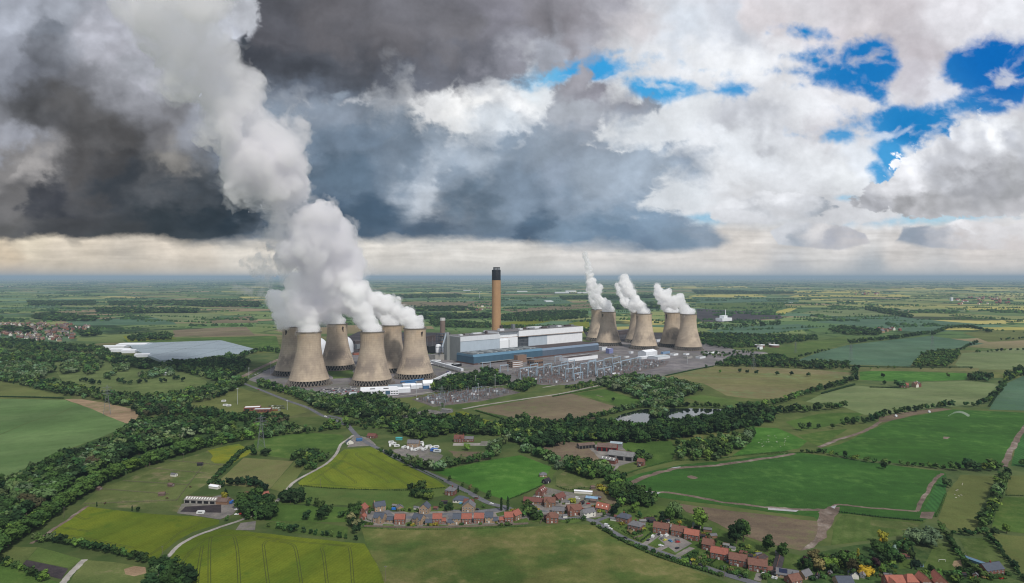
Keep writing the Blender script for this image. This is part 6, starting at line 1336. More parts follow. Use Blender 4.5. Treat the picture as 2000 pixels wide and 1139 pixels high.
# aerial haze: one even layer over the plain, its light emitted, not scattered
def haze():
    m = bpy.data.materials.new('haze_air'); m.use_nodes = True; t = NT(m.node_tree); t.n.clear()
    ext = 1/27000.0
    ab = t.node('ShaderNodeVolumeAbsorption', Color=(0,0,0,1), Density=ext)
    em = t.node('ShaderNodeEmission', Color=lin(134,154,170), Strength=ext)
    ad = t.node('ShaderNodeAddShader', _0=ab.outputs[0], _1=em.outputs[0])
    t.l.new(ad.outputs[0], t.node('ShaderNodeOutputMaterial').inputs['Volume'])
    mb = MB(); R = 120000; mb.box(-R, R, -1400, R, -3, 330); tag(mb.build('haze', m), kind='structure')
haze()
# ------------------------------------------------------------------ houses
BRICK = mat('house_brick', (122,84,72), var=.12, scale=.6); BRICK2 = mat('dark_house_brick', (110,72,64), var=.12, scale=.6); STONE = mat('buff_brick', (150,128,106), var=.10, scale=.5); RENDER = mat('white_render', (206,204,196), var=.06); BRICK3 = mat('brown_brick', (128,100,82), var=.12, scale=.6)
TILE_R = mat('orange_pantile', (142,88,76), var=.12, scale=.7, streak=(1.2,.2,1)); TILE_B = mat('brown_tile', (112,80,70), var=.14, scale=.7); TILE_D = mat('dark_red_tile', (106,70,64), var=.14, scale=.7); SLATE = mat('slate', (76,82,94), var=.12, scale=.7); SLATE_L = mat('grey_slate', (104,104,108), var=.14, scale=.7); TILE_O = mat('bright_orange_tile', (150,94,80), var=.10, scale=.7); ROOF_BK = mat('black_roof', (44,44,50), var=.2, scale=.5)
CORR = mat('corrugated_grey', (122,122,122), var=.2, scale=.2, streak=(2,.15,1)); RUSTR = mat('rusty_brown_roof', (104,88,82), var=.25, scale=.2)
FRAME = mat('window_frame_white', (214,214,210), var=.03); PANE = mat('house_pane', (52,60,70), rough=.12, spec=.6, var=.1); DOORM = mat('door_white', (200,200,196), var=.05); DOORD = mat('door_dark', (60,52,56), var=.1); CHIMB = mat('chimney_brick', (112,66,54), var=.1); POT = mat('chimney_pot', (168,108,76)); RIDGE = mat('ridge_tile', (112,76,66)); GUT = mat('gutter', (58,58,60))
GARD = mat('garage_door', (196,198,198), var=.04)
def roof_mesh(mb, x0, x1, y0, y1, z, h, hip=0.0, ov=.4, along='x', th=.18):
    if along == 'y':
        t = MB(); roof_mesh(t, y0, y1, -x1, -x0, z, h, hip, ov, 'x', th); mb.add([(-q[1], q[0], q[2]) for q in t.v], [f for f in t.f]); return
    ym = (y0+y1)/2; zl = z - h*ov/((y1-y0)/2); a, b = x0-ov*(1 if hip else .6), x1+ov*(1 if hip else .6); ha = hip*(y1-y0)/2
    v = [(a,y0-ov,zl),(b,y0-ov,zl),(b,y1+ov,zl),(a,y1+ov,zl),(a+ha,ym,z+h),(b-ha,ym,z+h)]
    v2 = [(p[0],p[1],p[2]+th) for p in v]
    mb.add(v2, [(0,1,5,4),(2,3,4,5)]+([(1,2,5),(3,0,4)] if hip else []))
    mb.add(v, [(0,4,5,1),(2,5,4,3)]); mb.add(v+v2, [(0,1,7,6),(2,3,9,8)]+([(1,2,8,7),(3,0,6,9)] if hip else [(0,6,10,4),(4,10,9,3),(1,5,11,7),(5,2,8,11)]))
def window(parent, x, y, z, w, h, nx, ny):
    """a framed pane on a wall whose outward normal is nx, ny"""
    mb = MB(); tx, ty = -ny, nx
    def quad(u0, u1, z0, z1, off, mi):
        p = [(x+tx*u+nx*off, y+ty*u+ny*off, zz) for u, zz in ((u0,z0),(u1,z0),(u1,z1),(u0,z1))]; mb.add(p, [(0,1,2,3)], mi)
    quad(-w/2-.12, w/2+.12, z-.12, z+h+.12, .05, 0); quad(-w/2, -.05, z, z+h, .08, 1); quad(.05, w/2, z, z+h, .08, 1)
    return mb.build('window', [FRAME, PANE], parent)
HN = [0]
def house(px, py, w, d, he, hr, rz, wall, roof, label, cat='house', hip=0.0, along='x', chim=(), floors=2, nwin=3, porch=False, gable_front=None, door=True, dcol=None, group=None, name='house', ext=None, roofwin=0):
    """centre of the near wall foot at px,py; facade looks to local -y"""
    p = G(px, py); r = thing(name, label, cat, (p.x, p.y, 0), math.radians(rz), group)
    mb = MB(); x0, x1 = -w/2, w/2; mb.box(x0,x1,0,d,0,he)
    if not hip:
        if along == 'x': mb.add([(x0,0,he),(x0,d,he),(x0,d/2,he+hr),(x1,0,he),(x1,d,he),(x1,d/2,he+hr)], [(0,2,1),(3,4,5)])
        else: mb.add([(x0,0,he),(x1,0,he),(0,0,he+hr),(x0,d,he),(x1,d,he),(0,d,he+hr)], [(0,1,2),(3,5,4)])
    if gable_front:
        gw, gx = gable_front; mb.box(gx-gw/2,gx+gw/2,-1.6,0,0,he); mb.add([(gx-gw/2,-1.6,he),(gx+gw/2,-1.6,he),(gx,-1.6,he+hr*.8)], [(0,1,2)])
    mb.build('wall', wall, r)
    mb = MB(); roof_mesh(mb, x0, x1, 0, d, he+.02, hr, hip, .4, along)
    if gable_front: gw, gx = gable_front; roof_mesh(mb, gx-gw/2, gx+gw/2, -1.6, d*.45, he+.04, hr*.8, 0, .35, 'y')
    rf = mb.build('roof', roof, r)
    if not hip:
        mb = MB()
        if along == 'x': mb.box(x0-.3,x1+.3,d/2-.16,d/2+.16,he+hr+.12,he+hr+.32)
        else: mb.box(-.16,.16,-.3,d+.3,he+hr+.12,he+hr+.32)
        mb.build('ridge', RIDGE if roof not in (SLATE, SLATE_L) else GUT, rf)
    for cx, cy in chim:
        mb = MB(); z0 = he+hr*.35; z1 = he+hr+1.3; mb.box(cx-.55,cx+.55,d*cy-.4,d*cy+.4,z0,z1); c = mb.build('chimney', CHIMB if wall is not STONE else STONE, rf)
        mb = MB(); [mb.tube((cx+s*.28,d*cy,z1),(cx+s*.28,d*cy,z1+.5),.15,.12,6) for s in (-1,1)]; mb.build('pot', POT, c)
    fh = (he-.3)/floors
    for k in range(floors):
        zz = .3+fh*k+fh*.32; hh = min(1.25, fh*.52)
        for i in range(nwin):
            x = x0+w*(i+.5)/nwin
            if gable_front and abs(x-gable_front[1]) < gable_front[0]/2: window(r, x, -1.6, zz, 1.3, hh, 0, -1); continue
            if k == 0 and door and i == nwin//2: continue
            window(r, x, 0, zz, 1.3, hh, 0, -1)
        for sx in (x0, x1): window(r, sx, d*.5, zz, 1.0, hh, -1 if sx < 0 else 1, 0)
    if door: mb = MB(); mb.box(-.55,.55,-.1,.02,.05,2.15); mb.build('door', dcol or DOORM, r)
    if porch: mb = MB(); mb.box(-1.3,1.3,-1.5,-.01,2.35,2.5); mb.build('porch', roof, r)
    if ext: ew, ed, eh, side = ext; mb = MB(); ex = x1 if side > 0 else x0-ew; mb.box(ex,ex+ew,1,1+ed,0,eh); e = mb.build('side_wing', wall, r); mb = MB(); roof_mesh(mb, ex, ex+ew, 1, 1+ed, eh+.02, ed*.3, 0, .3); mb.build('wing_roof', roof, e); mb = MB(); mb.box(ex+ew*.2,ex+ew*.8,.92,1.0,.1,2.1); mb.build('garage_door', GARD, e)
    for i in range(roofwin):
        x = x0+w*(i+.5)/roofwin; mb = MB(); y = d*.22; z = he+hr*.44+.25; s = hr/(d/2); mb.add([(x-.5,y-.5,z-.5*s),(x+.5,y-.5,z-.5*s),(x+.5,y+.5,z+.5*s),(x-.5,y+.5,z+.5*s)], [(0,1,2,3)]); mb.build('rooflight', FRAME, rf)
    return r
E = 'new estate houses'
H_ = [
 (716,1003,9,8,5.2,3.6,78,BRICK,TILE_R,'tall orange roofed brick house at the left end of the new estate',dict(chim=[])),
 (714,1014,6,5,2.8,2.2,80,BRICK,TILE_R,'small orange roofed annex in front of the left end house',dict(floors=1,nwin=1)),
 (743,999,11,8,5.2,3.4,28,STONE,SLATE,'buff house with slate roof in the back row beside the left end house',dict(chim=[(-4.8,.5)])),
 (738,1022,10,8.5,5.0,3.4,-14,STONE,SLATE,'front row buff house with slate roof nearest the left end',dict(gable_front=(4,2.4))),
 (761,1021,6,5.5,2.6,2.0,-4,STONE,SLATE,'low slate roofed garage left of the first wide orange roof',dict(floors=1,nwin=1,door=False)),
 (780,1025,9.5,8,5.2,3.4,0,BRICK,TILE_R,'brick house with white doors and orange roof, leftmost in the front row',dict(nwin=3)),
 (813,1024,10.5,8,5.0,3.4,-30,STONE,SLATE,'buff house turned at an angle with slate cross gable in the front row',dict(gable_front=(4,2.6))),
 (827,1004,9,10,5.4,3.8,-10,STONE,SLATE,'buff house showing its gable end behind the angled slate house',dict(along='y')),
 (837,1026,6.5,5.5,2.6,2.0,0,STONE,SLATE,'low slate garage right of the angled slate house',dict(floors=1,nwin=1,door=False)),
 (854,1024,8.5,8,5.2,3.4,4,BRICK,TILE_R,'orange roofed brick house between two slate garages',dict()),
 (866,1023,4.5,5,2.6,2.0,4,BRICK,TILE_R,'tiny orange roofed garage attached right of a front row house',dict(floors=1,nwin=1,door=False)),
 (880,1026,5.5,5,2.6,2.0,0,STONE,SLATE,'slate garage left of the narrow slate house',dict(floors=1,nwin=1,door=False)),
 (892,1025,7.5,8,5.6,3.4,0,STONE,SLATE,'narrow buff house with slate roof in the middle of the front row',dict(nwin=2)),
 (911,1024,9.2,8,5.2,3.4,0,BRICK,TILE_R,'left house of the two matching orange roofs in the front row',dict()),
 (935,1023,9.2,8,5.2,3.4,-2,BRICK,TILE_R,'right house of the two matching orange roofs in the front row',dict()),
 (955,1022,7.5,8,5.6,3.4,0,STONE,SLATE,'narrow slate roofed house right of the matching orange pair',dict(nwin=2)),
 (967,1022,4.6,5,2.6,2.0,0,STONE,SLATE,'slate garage at the right end of the front row',dict(floors=1,nwin=1,door=False)),
 (994,1021,8,8,5.2,3.5,6,BRICK,TILE_R,'orange roofed house near the estate entrance, left of a turned twin',dict()),
 (980,1021,4.2,4.5,2.6,2.0,6,BRICK,TILE_R,'small orange annex left of the estate entrance house',dict(floors=1,nwin=1,door=False)),
 (1013,1016,9.5,8,5.2,3.5,52,BRICK3,TILE_R,'turned brick house with orange roof at the right end of the estate',dict(chim=[(-4,.5)])),
 (914,1001,12,10,5.2,4.4,-6,STONE,SLATE_L,'large buff gable fronted house behind the matching orange roofs',dict(along='y',nwin=4)),
 (782,998,6.5,6,2.8,2.2,20,STONE,SLATE_L,'buff garage standing alone by the back drive',dict(floors=1,nwin=1,along='y')),
 (897,983,14,10,2.8,3.2,-14,RENDER,SLATE,'white bungalow with dark hipped roof beside the road',dict(hip=1,floors=1,nwin=4)),
 (877,968,10,8.5,5.2,3.0,-20,BRICK2,SLATE_L,'red brick house with grey hipped roof below the barley triangle',dict(hip=1,chim=[(2,.5)])),
 (914,987,10,6,2.6,2.6,-14,BRICK,TILE_D,'low dark red roof between bungalow and gable fronted house',dict(floors=1)),
 (1078,1022,11,9,5.2,3.4,-8,BRICK,TILE_B,'brick house with hipped brown roof at the top of the big meadow',dict(hip=.9,gable_front=(4,-3))),
 (1041,985,20,7,2.8,3,-12,BRICK3,TILE_D,'long dark roofed bungalow curving behind a black hedge',dict(floors=1,nwin=6,ext=(6,6,2.6,1))),
 (1073,991,11,9,5.0,3.6,-10,BRICK3,TILE_B,'brown brick house with two front gables in the hamlet centre',dict(gable_front=(4.5,-2.4),nwin=3)),
 (1064,967,12,8,4.2,4.0,62,BRICK,TILE_D,'steep dark roofed house with rooflights beside the spring crop',dict(roofwin=3)),
 (1098,977,13,8,3.0,3.2,48,BRICK2,TILE_D,'dark barn like house behind the hamlet centre',dict(floors=1,nwin=4)),
 (1124,1007,14,9,5.2,4.0,14,BRICK,TILE_B,'large brick house with brown roof and front gable by the side lane',dict(gable_front=(4.5,-4),chim=[(6.2,.5)],nwin=4)),
 (1152,1011,13,7,5.0,2.8,26,RENDER,SLATE_L,'white walled cottage with grey roof at the road fork',dict(chim=[(-5.8,.5),(5.8,.5)],nwin=3)),
 (1175,1000,13,8,3.6,4.0,-32,BRICK,TILE_O,'bright orange roofed cottage behind the white cottage',dict(floors=1,nwin=4,roofwin=3)),
 (1090,1004,12,7,3.2,2.6,-10,BRICK3,SLATE_L,'low grey roofed outbuilding behind the brown brick house',dict(floors=1,nwin=4)),
 (1071,944,9,6,2.6,2.4,50,ROOF_BK,ROOF_BK,'black barn at the corner of the spring crop field',dict(floors=1,nwin=1,cat='barn',name='barn')),
 (1061,932,8,7,2.4,2.2,0,STONE,SLATE_L,'grey hipped hut inside the spring crop field',dict(hip=1,floors=1,nwin=1,name='hut',cat='hut')),
 (1215,1022,11.5,9,5.2,2.9,-34,BRICK,SLATE,'slate roofed brick semi nearest the road fork',dict(hip=.9,chim=[(0,.5)],nwin=4)),
 (1238,1038,12,9,5.2,2.9,-34,BRICK,SLATE_L,'grey roofed brick semi second from the road fork',dict(hip=.9,chim=[(0,.5)],nwin=4)),
 (1290,1043,13.5,8.5,5.3,3.4,-24,BRICK,TILE_B,'brown roofed brick semi behind the crowded car forecourt',dict(chim=[(0,.5)],nwin=4)),
 (1325,1049,13,8.5,5.3,3.4,-28,BRICK,TILE_B,'brown roofed brick semi right of the crowded forecourt',dict(chim=[(0,.5)],nwin=4,porch=True)),
 (1350,1056,12.5,8,5.2,3.4,-26,BRICK2,TILE_O,'half orange roofed brick semi on the village road',dict(chim=[(0,.5)],nwin=4,porch=True)),
 (1381,1076,9,8.5,5.3,3.5,-32,BRICK2,TILE_B,'narrow brick house partly behind a garden tree on the road',dict(chim=[(-2,.5)],nwin=2)),
 (1404,1094,13.5,9,5.3,3.5,-26,BRICK2,TILE_R,'orange brown roofed semi with a striped front lawn',dict(chim=[(1,.5)],nwin=4)),
 (1441,1107,13.5,9,5.3,3.5,-24,BRICK2,TILE_B,'brown roofed semi second from the right end of the road',dict(chim=[(1,.5)],nwin=4)),
 (1480,1118,14,9,5.3,3.5,-20,BRICK2,TILE_B,'last brown roofed semi before the solar panel bungalow',dict(chim=[(0,.5)],nwin=4,ext=(4,6,2.6,1))),
 (1538,1131,16,9,2.8,3.0,-22,STONE,SLATE_L,'bungalow with solar panels at the end of the road',dict(floors=1,nwin=4,gable_front=(5,4))),
 (1557,1142,10,8,3,3.2,20,BRICK,TILE_B,'brown roof cut by the bottom edge beside the solar bungalow',dict(floors=1)),
 (1580,1131,9,7,2.8,3,30,STONE,SLATE_L,'grey roofed bungalow left of the white summerhouse',dict(floors=1)),
 (1653,1146,12,9,3,3,0,STONE,SLATE,'dark roofed bungalow at the bottom edge among gardens',dict(floors=1)),
 (1670,1132,5.5,7,3,2.4,-8,RENDER,SLATE,'narrow slate gabled garage left of the golden shrub',dict(floors=1,nwin=1,along='y')),
 (1752,1151,13,9,5,3.4,0,BRICK,TILE_O,'orange roofed house with twin peaks at the bottom edge',dict(gable_front=(5,-4))),
 (1784,1150,8.5,9,5,3.8,0,BRICK,TILE_O,'orange hipped house right of the twin peaked roof at bottom',dict(hip=.6)),
 (1811,1150,6.5,10,5,3.6,0,BRICK,TILE_O,'narrow orange gable at the bottom edge',dict(along='y')),
 (1839,1151,9.5,11,5,4.6,-8,BRICK,TILE_R,'largest red roof at the bottom edge, right of the narrow gable',dict(along='y')),
 (1945,1126,17,9,5.2,3.6,14,BRICK2,SLATE,'brick pair of houses with dark roof at the far bottom right',dict(chim=[(0,.5)],nwin=5)),
 (477,991,10,8,4.5,3.6,-64,BRICK,TILE_R,'orange roofed farmhouse beside the horse arena',dict(chim=[])),
 (511,975,7,7,3.2,3.8,-50,BRICK,TILE_R,'steep orange roof behind the large farm trees',dict(along='y',floors=1)),
 (488,973,14,7,2.8,2.4,-6,BRICK2,TILE_D,'dark red roofed barn behind the orange farmhouse',dict(floors=1,nwin=4,name='barn',cat='barn')),
 (896,864,14,9,5,4.2,-4,BRICK2,TILE_D,'old red brick house with crow stepped gables in the middle belt',dict(gable_front=(5,2),chim=[(-4,.5),(6,.5)],nwin=4)),
 (914,863,15,7,4,2.8,-4,BRICK2,SLATE_L,'grey roofed wing right of the old red brick house',dict(floors=1,nwin=5)),
 (806,873,16,10,5,3.6,-6,STONE,SLATE_L,'stone house with large grey roof in the caravan yard',dict(nwin=4,along='x')),
 (684,868,9,7,3,3.2,28,RENDER,SLATE,'white cottage at the lane corner',dict(floors=1,along='y',nwin=2)),
 (724,856,13,8,3,3,-20,BRICK2,TILE_D,'brown roofed house by the road above the caravan yard',dict(floors=1)),
 (1250,910,8,8,5,3,-30,BRICK2,TILE_B,'small red brick farmhouse right of the barns',dict(nwin=2)),
 (1767,757,16,9,5,4,-14,BRICK2,TILE_R,'red brick isolated farmhouse among pale wheat',dict(nwin=4)),
]
for h in H_: house(*h[:10], **{k: v for k, v in h[10].items()})
# solar panels on the last bungalow
def barn(px, py, w, d, he, hr, rz, wall, roof, label, along='x', opening=None, lights=0):
    r = house(px, py, w, d, he, hr, rz, wall, roof, label, cat='barn', along=along, floors=1, nwin=0, door=False, name='barn')
    for sx in []: pass
    if opening:
        mb = MB(); n = opening
        for i in range(n): x = -w/2+w*(i+.5)/n; mb.box(x-w/n*.36,x+w/n*.36,-.14,.03,.1,he*.82)
        mb.build('doorway', M_DARK, r)
    rf = [c for c in r.children if c.name.startswith('roof')][0]
    for i in range(lights):
        x = -w/2+w*(i+.5)/lights; mb = MB(); s = hr/(d/2); y0, y1 = d*.12, d*.4; mb.add([(x-.6,y0,he+y0*s+.3),(x+.6,y0,he+y0*s+.3),(x+.6,y1,he+y1*s+.3),(x-.6,y1,he+y1*s+.3)], [(0,1,2,3)]); mb.build('rooflight', FRAME, rf)
    return r
barn(1185,882,26,14,5.5,3.6,-16,mat('red_tin', (128,40,40), var=.1),RUSTR,'dark red walled barn with brown roof at the farm',opening=4)
barn(1211,899,32,17,5.5,4,-24,CORR,CORR,'largest grey corrugated barn at the farm',opening=3)
barn(1186,905,20,10,4.5,2.4,-34,BRICK2,CORR,'brick shed with white rooflights at the farm',lights=4)
barn(1147,876,23,9,4.5,2,18,mat('weathered_board', (96,92,88)),RUSTR,'open fronted weathered shed at the edge of the farm',opening=5)
barn(1203,873,16,9,4.5,1.6,-20,CORR,mat('pale_tin', (150,164,172)),'pale tin lean to behind the red barn')
barn(390,984,34,9,3.4,2.2,-7,CONC,mat('fibre_cement', (128,124,120), var=.15),'long stable block with a row of white rooflights',opening=5,lights=12)
barn(432,986,12,9,3.2,2.2,-7,BRICK3,RUSTR,'brown end bay of the stable block')
barn(416,955,12,5,2.6,1.4,-20,RENDER,WHITE2,'white mobile home behind the stables'); barn(1139,965,19,4,2.8,.6,-12,RENDER,WHITE2,'long white container unit by the hamlet barns'); barn(1155,979,12,7,2.8,1.2,-18,GREYM,mat('pale_blue_tin', (126,158,184)),'pale blue roofed shelter by the hamlet')
barn(1527,1111,32,6,2.6,1.4,62,ROOF_BK,mat('black_felt', (58,54,56), var=.2),'long black felt roofed shed beside the last gardens')
barn(1493,1098,12,7,2.8,1.0,40,BRICK3,ROOFD,'dark flat roofed outbuilding behind the last semi'); barn(1360,1032,7,6,2.6,1.6,-24,RENDER,mat('green_felt', (98,116,106)),'green roofed white garage behind the semis',opening=1)
for i, (px, py, w, d, l, m_) in enumerate([(1270,1020,9,5,'dark garden shed behind the slate semis',ROOF_BK),(1382,1040,7,5,'brick shed in the yard behind the semis',BRICK3),(1395,1052,6,5,'second brick shed behind the half orange semi',BRICK3),(1250,1030,9,4,'long grey flat shed between semis',CORR),(1484,1090,5,4,'white tent like shed in the long garden',RENDER),(1519,1086,3.5,3,'tiny grey shed on the lawn below the stubble',CORR),(1768,1078,4.5,3.5,'brown shed under the golden cone conifer',BRICK3),(1626,1112,5,4,'white domed summerhouse in the gardens',RENDER),(1665,1093,3,3,'small playhouse on the narrow lawn',BRICK3),(1158,983,6,4,'rusty shed among scrap in the hamlet',RUSTR),(1158,956,4,3,'field shelter at the paddock corner',RUSTR),(337,931,7,4,'white fronted field shelter in the paddocks',RENDER),(390,910,6,4,'dark field shelter near the top of the paddocks',ROOF_BK),(331,951,6,4,'brown field shelter in the middle paddock',RUSTR),(315,969,6,4,'brown field shelter in the lower paddock',RUSTR),(190,958,5,4,'shed at the foot of the poplar row',RUSTR),(700,1000,5,4,'dark shed left of the end orange roofed house',ROOF_BK),(871,806,18,9,'grey steel shed in the small compound by the pylon',CORR),(1300,1024,8,4,'glass lean to behind the pointed conifer',GLASS)]):
    barn(px, py, w, d, 2.6 if w < 15 else 5, 1.0, -20 if i % 2 else 10, m_ if m_ is not GLASS else FRAME, m_ if m_ not in (BRICK3, RENDER) else SLATE_L, l)
tent = barn(702,862,8,6,2.6,1.4,20,BLUE,BLUE,'bright blue container shed above the lane corner'); barn(779,860,9,5,3,1,0,mat('teal_paint', (70,150,150)),mat('teal_paint', (70,150,150)),'teal cabin behind the caravan yard')

# ------------------------------------------------------------------ towns in the distance: every house its own object
FARM = {}
def far_house(x, y, rz, s, roof, wall, label, group):
    k = (roof.name, wall.name)
    if k not in FARM:
        mb = MB(); mb.box(-5,5,-4,4,0,5.2,1); mb.add([(-5,-4,5.2),(-5,4,5.2),(-5,0,8.8),(5,-4,5.2),(5,4,5.2),(5,0,8.8)], [(0,2,1),(3,4,5)], 1); roof_mesh(mb, -5, 5, -4, 4, 5.22, 3.6); mb.box(2,3.2,-.5,.5,7,10.2,1)
        o = mb.build('house', [roof, wall]); FARM[k] = o.data
    else: o = bpy.data.objects.new('house', FARM[k]); COL.objects.link(o)
    o.location = (x, y, 0); o.rotation_euler = (0, 0, rz); o.scale = (s, s, s); tag(o, label, 'house', group)
def town(pix, n, label, group, roofs, s0=1.0, s1=1.3, a0=.4):
    P = [(G(*q).x, G(*q).y) for q in pix]; x0, x1 = min(q[0] for q in P), max(q[0] for q in P); y0, y1 = min(q[1] for q in P), max(q[1] for q in P); k = 0; it = 0
    while k < n and it < 20000:
        it += 1; x, y = random.uniform(x0, x1), random.uniform(y0, y1); u = x*math.cos(a0)+y*math.sin(a0); v = -x*math.sin(a0)+y*math.cos(a0); v = round(v/34)*34+random.uniform(-4, 4); x, y = u*math.cos(a0)-v*math.sin(a0), u*math.sin(a0)+v*math.cos(a0)
        if inside(x, y, P): far_house(x, y, a0+random.choice((0, 1.57))+random.uniform(-.1, .1), random.uniform(s0, s1), random.choice(roofs), random.choice((BRICK2, BRICK, RENDER, STONE)), label, group); k += 1
town([(-40,636),(63,630),(110,634),(147,634),(188,640),(168,650),(145,660),(137,667),(126,672),(79,667),(26,659),(-40,652)], 230, 'small brick house packed in the large town at the far left', 'houses of the far left town', [mat('town_roof_%d' % i, c) for i, c in enumerate([(96,86,84),(112,90,82),(104,100,102),(86,76,76),(122,98,90)])], 1.0, 1.35)
town([(1862,586),(1900,581),(1960,583),(1985,590),(1940,597),(1870,597)], 36, 'red roofed house in the far right village', 'houses of the far right village', [TILE_R, TILE_B], 1.6, 2.2)
town([(905,600),(960,597),(962,606),(905,610)], 14, 'house in the hamlet behind the slim chimney', 'houses of the hamlet behind the station', [TILE_R, TILE_B, SLATE_L], 1.2, 1.6)
town([(1710,642),(1760,645),(1755,651),(1712,650)], 8, 'house or barn at the distant farm among trees', 'buildings of the distant farm', [TILE_B, SLATE_L], 1.2, 1.6)
town([(1660,574),(1720,572),(1720,577),(1665,578)], 10, 'red roofed house in the far sunlit hamlet', 'houses of the sunlit hamlet', [TILE_R], 1.6, 2.2)
town([(1780,751),(1800,749),(1805,756),(1785,758)], 4, 'outbuilding of the isolated farmstead', 'outbuildings of the isolated farmstead', [SLATE_L, TILE_B], .9, 1.2)

# ------------------------------------------------------------------ vehicles
TYRE = mat('tyre', (26,26,28)); RIM = mat('rim', (140,142,146), rough=.4); LAMPW = mat('headlamp', (220,222,220)); LAMPR = mat('tail_lamp', (150,24,22))
CARM = {}
def body_prof(kind):
    if kind == 'van': return [(-2.5,.35),(-2.5,1.95),(-2.3,2.2),(1.1,2.2),(1.75,1.35),(2.5,1.1),(2.6,.35)]
    return [(-2.1,.35),(-2.15,.95),(-1.75,1.0),(-1.25,1.46),(.35,1.46),(1.05,1.0),(2.0,.82),(2.1,.35)]
def make_car(kind, col):
    k = (kind, col)
    if k in CARM: return CARM[k]
    root = bpy.data.objects.new('car' if kind != 'van' else 'van', None); COL.objects.link(root)
    pm = mat('paint_%d_%d_%d' % col, col, rough=.35, spec=.5, var=.03)
    P = body_prof(kind); n = len(P); mb = MB(); W = .88 if kind != 'van' else 1.0
    L = [(x,-W*(1 if z < 1.05 else .86),z) for x, z in P]; R = [(x,W*(1 if z < 1.05 else .86),z) for x, z in P]
    mb.add(L+R, [tuple(range(n)), tuple(range(2*n-1, n-1, -1))]+[(i,i+n,(i+1)%n+n,(i+1)%n) for i in range(n)])
    mb.build('body', pm, root)
    mb = MB()
    if kind == 'van': mb.add([(1.2,-.8,2.08),(1.2,.8,2.08),(1.72,.86,1.42),(1.72,-.86,1.42)], [(0,1,2,3)]); mb.v = [(x+.03,y,z+.02) for x,y,z in mb.v]; mb.build('windscreen', PANE, root)
    else:
        for (a, b) in (((-1.72,1.03),(-1.28,1.43)),((.40,1.43),(1.0,1.03))):
            mb = MB(); q = [(a[0],-.72,a[1]),(a[0],.72,a[1]),(b[0],.7,b[1]),(b[0],-.7,b[1])]; s = -.03 if a[0] < 0 else .03; mb.add([(x+s,y,z+.03) for x,y,z in q], [(0,1,2,3)]); mb.build('windscreen', PANE, root)
        for s in (-1, 1): mb = MB(); mb.add([(-1.5,s*.83,1.04),(.8,s*.83,1.04),(.3,s*.78,1.40),(-1.15,s*.78,1.40)], [(0,1,2,3)]); mb.build('side_window', PANE, root)
    for x in (-1.35,1.35):
        for s in (-1,1):
            mb = MB(); mb.tube((x,s*.72,.33),(x,s*.92,.33),.33,.33,10); w = mb.build('wheel', TYRE, root); mb = MB(); mb.tube((x,s*.92,.33),(x,s*.935,.33),.19,.19,8); mb.build('rim', RIM, w)
    xf = P[-1][0]; xb = P[0][0]
    for s in (-1,1):
        mb = MB(); mb.box(xf-.05,xf+.03,s*.6-.17,s*.6+.17,.6,.78); mb.build('headlight', LAMPW, root); mb = MB(); mb.box(xb-.03,xb+.05,s*.62-.15,s*.62+.15,.66,.86); mb.build('tail_light', LAMPR, root)
    CARM[k] = root; root['fresh'] = 1; return root
def dup(root):
    r = root.copy(); COL.objects.link(r)
    for ch in list(root.children):
        c = ch.copy(); COL.objects.link(c); c.parent = r
        for g in list(ch.children): d = g.copy(); COL.objects.link(d); d.parent = c
    return r
def car(px, py, rz, col, label, kind='car', group=None, s=1.0, zz=0.09):
    r = make_car(kind, col)
    if 'fresh' in r.keys(): del r['fresh']
    else: r = dup(r)
    p = G(px, py); r.location = (p.x, p.y, zz); r.rotation_euler = (0,0,math.radians(rz)); r.scale = (s,s,s); tag(r, label, kind, group)
    if not group and 'group' in r.keys(): del r['group']
    return r
W_, B_, G_, RD, BL = (206,208,208), (28,30,34), (96,100,106), (150,28,30), (40,110,160)
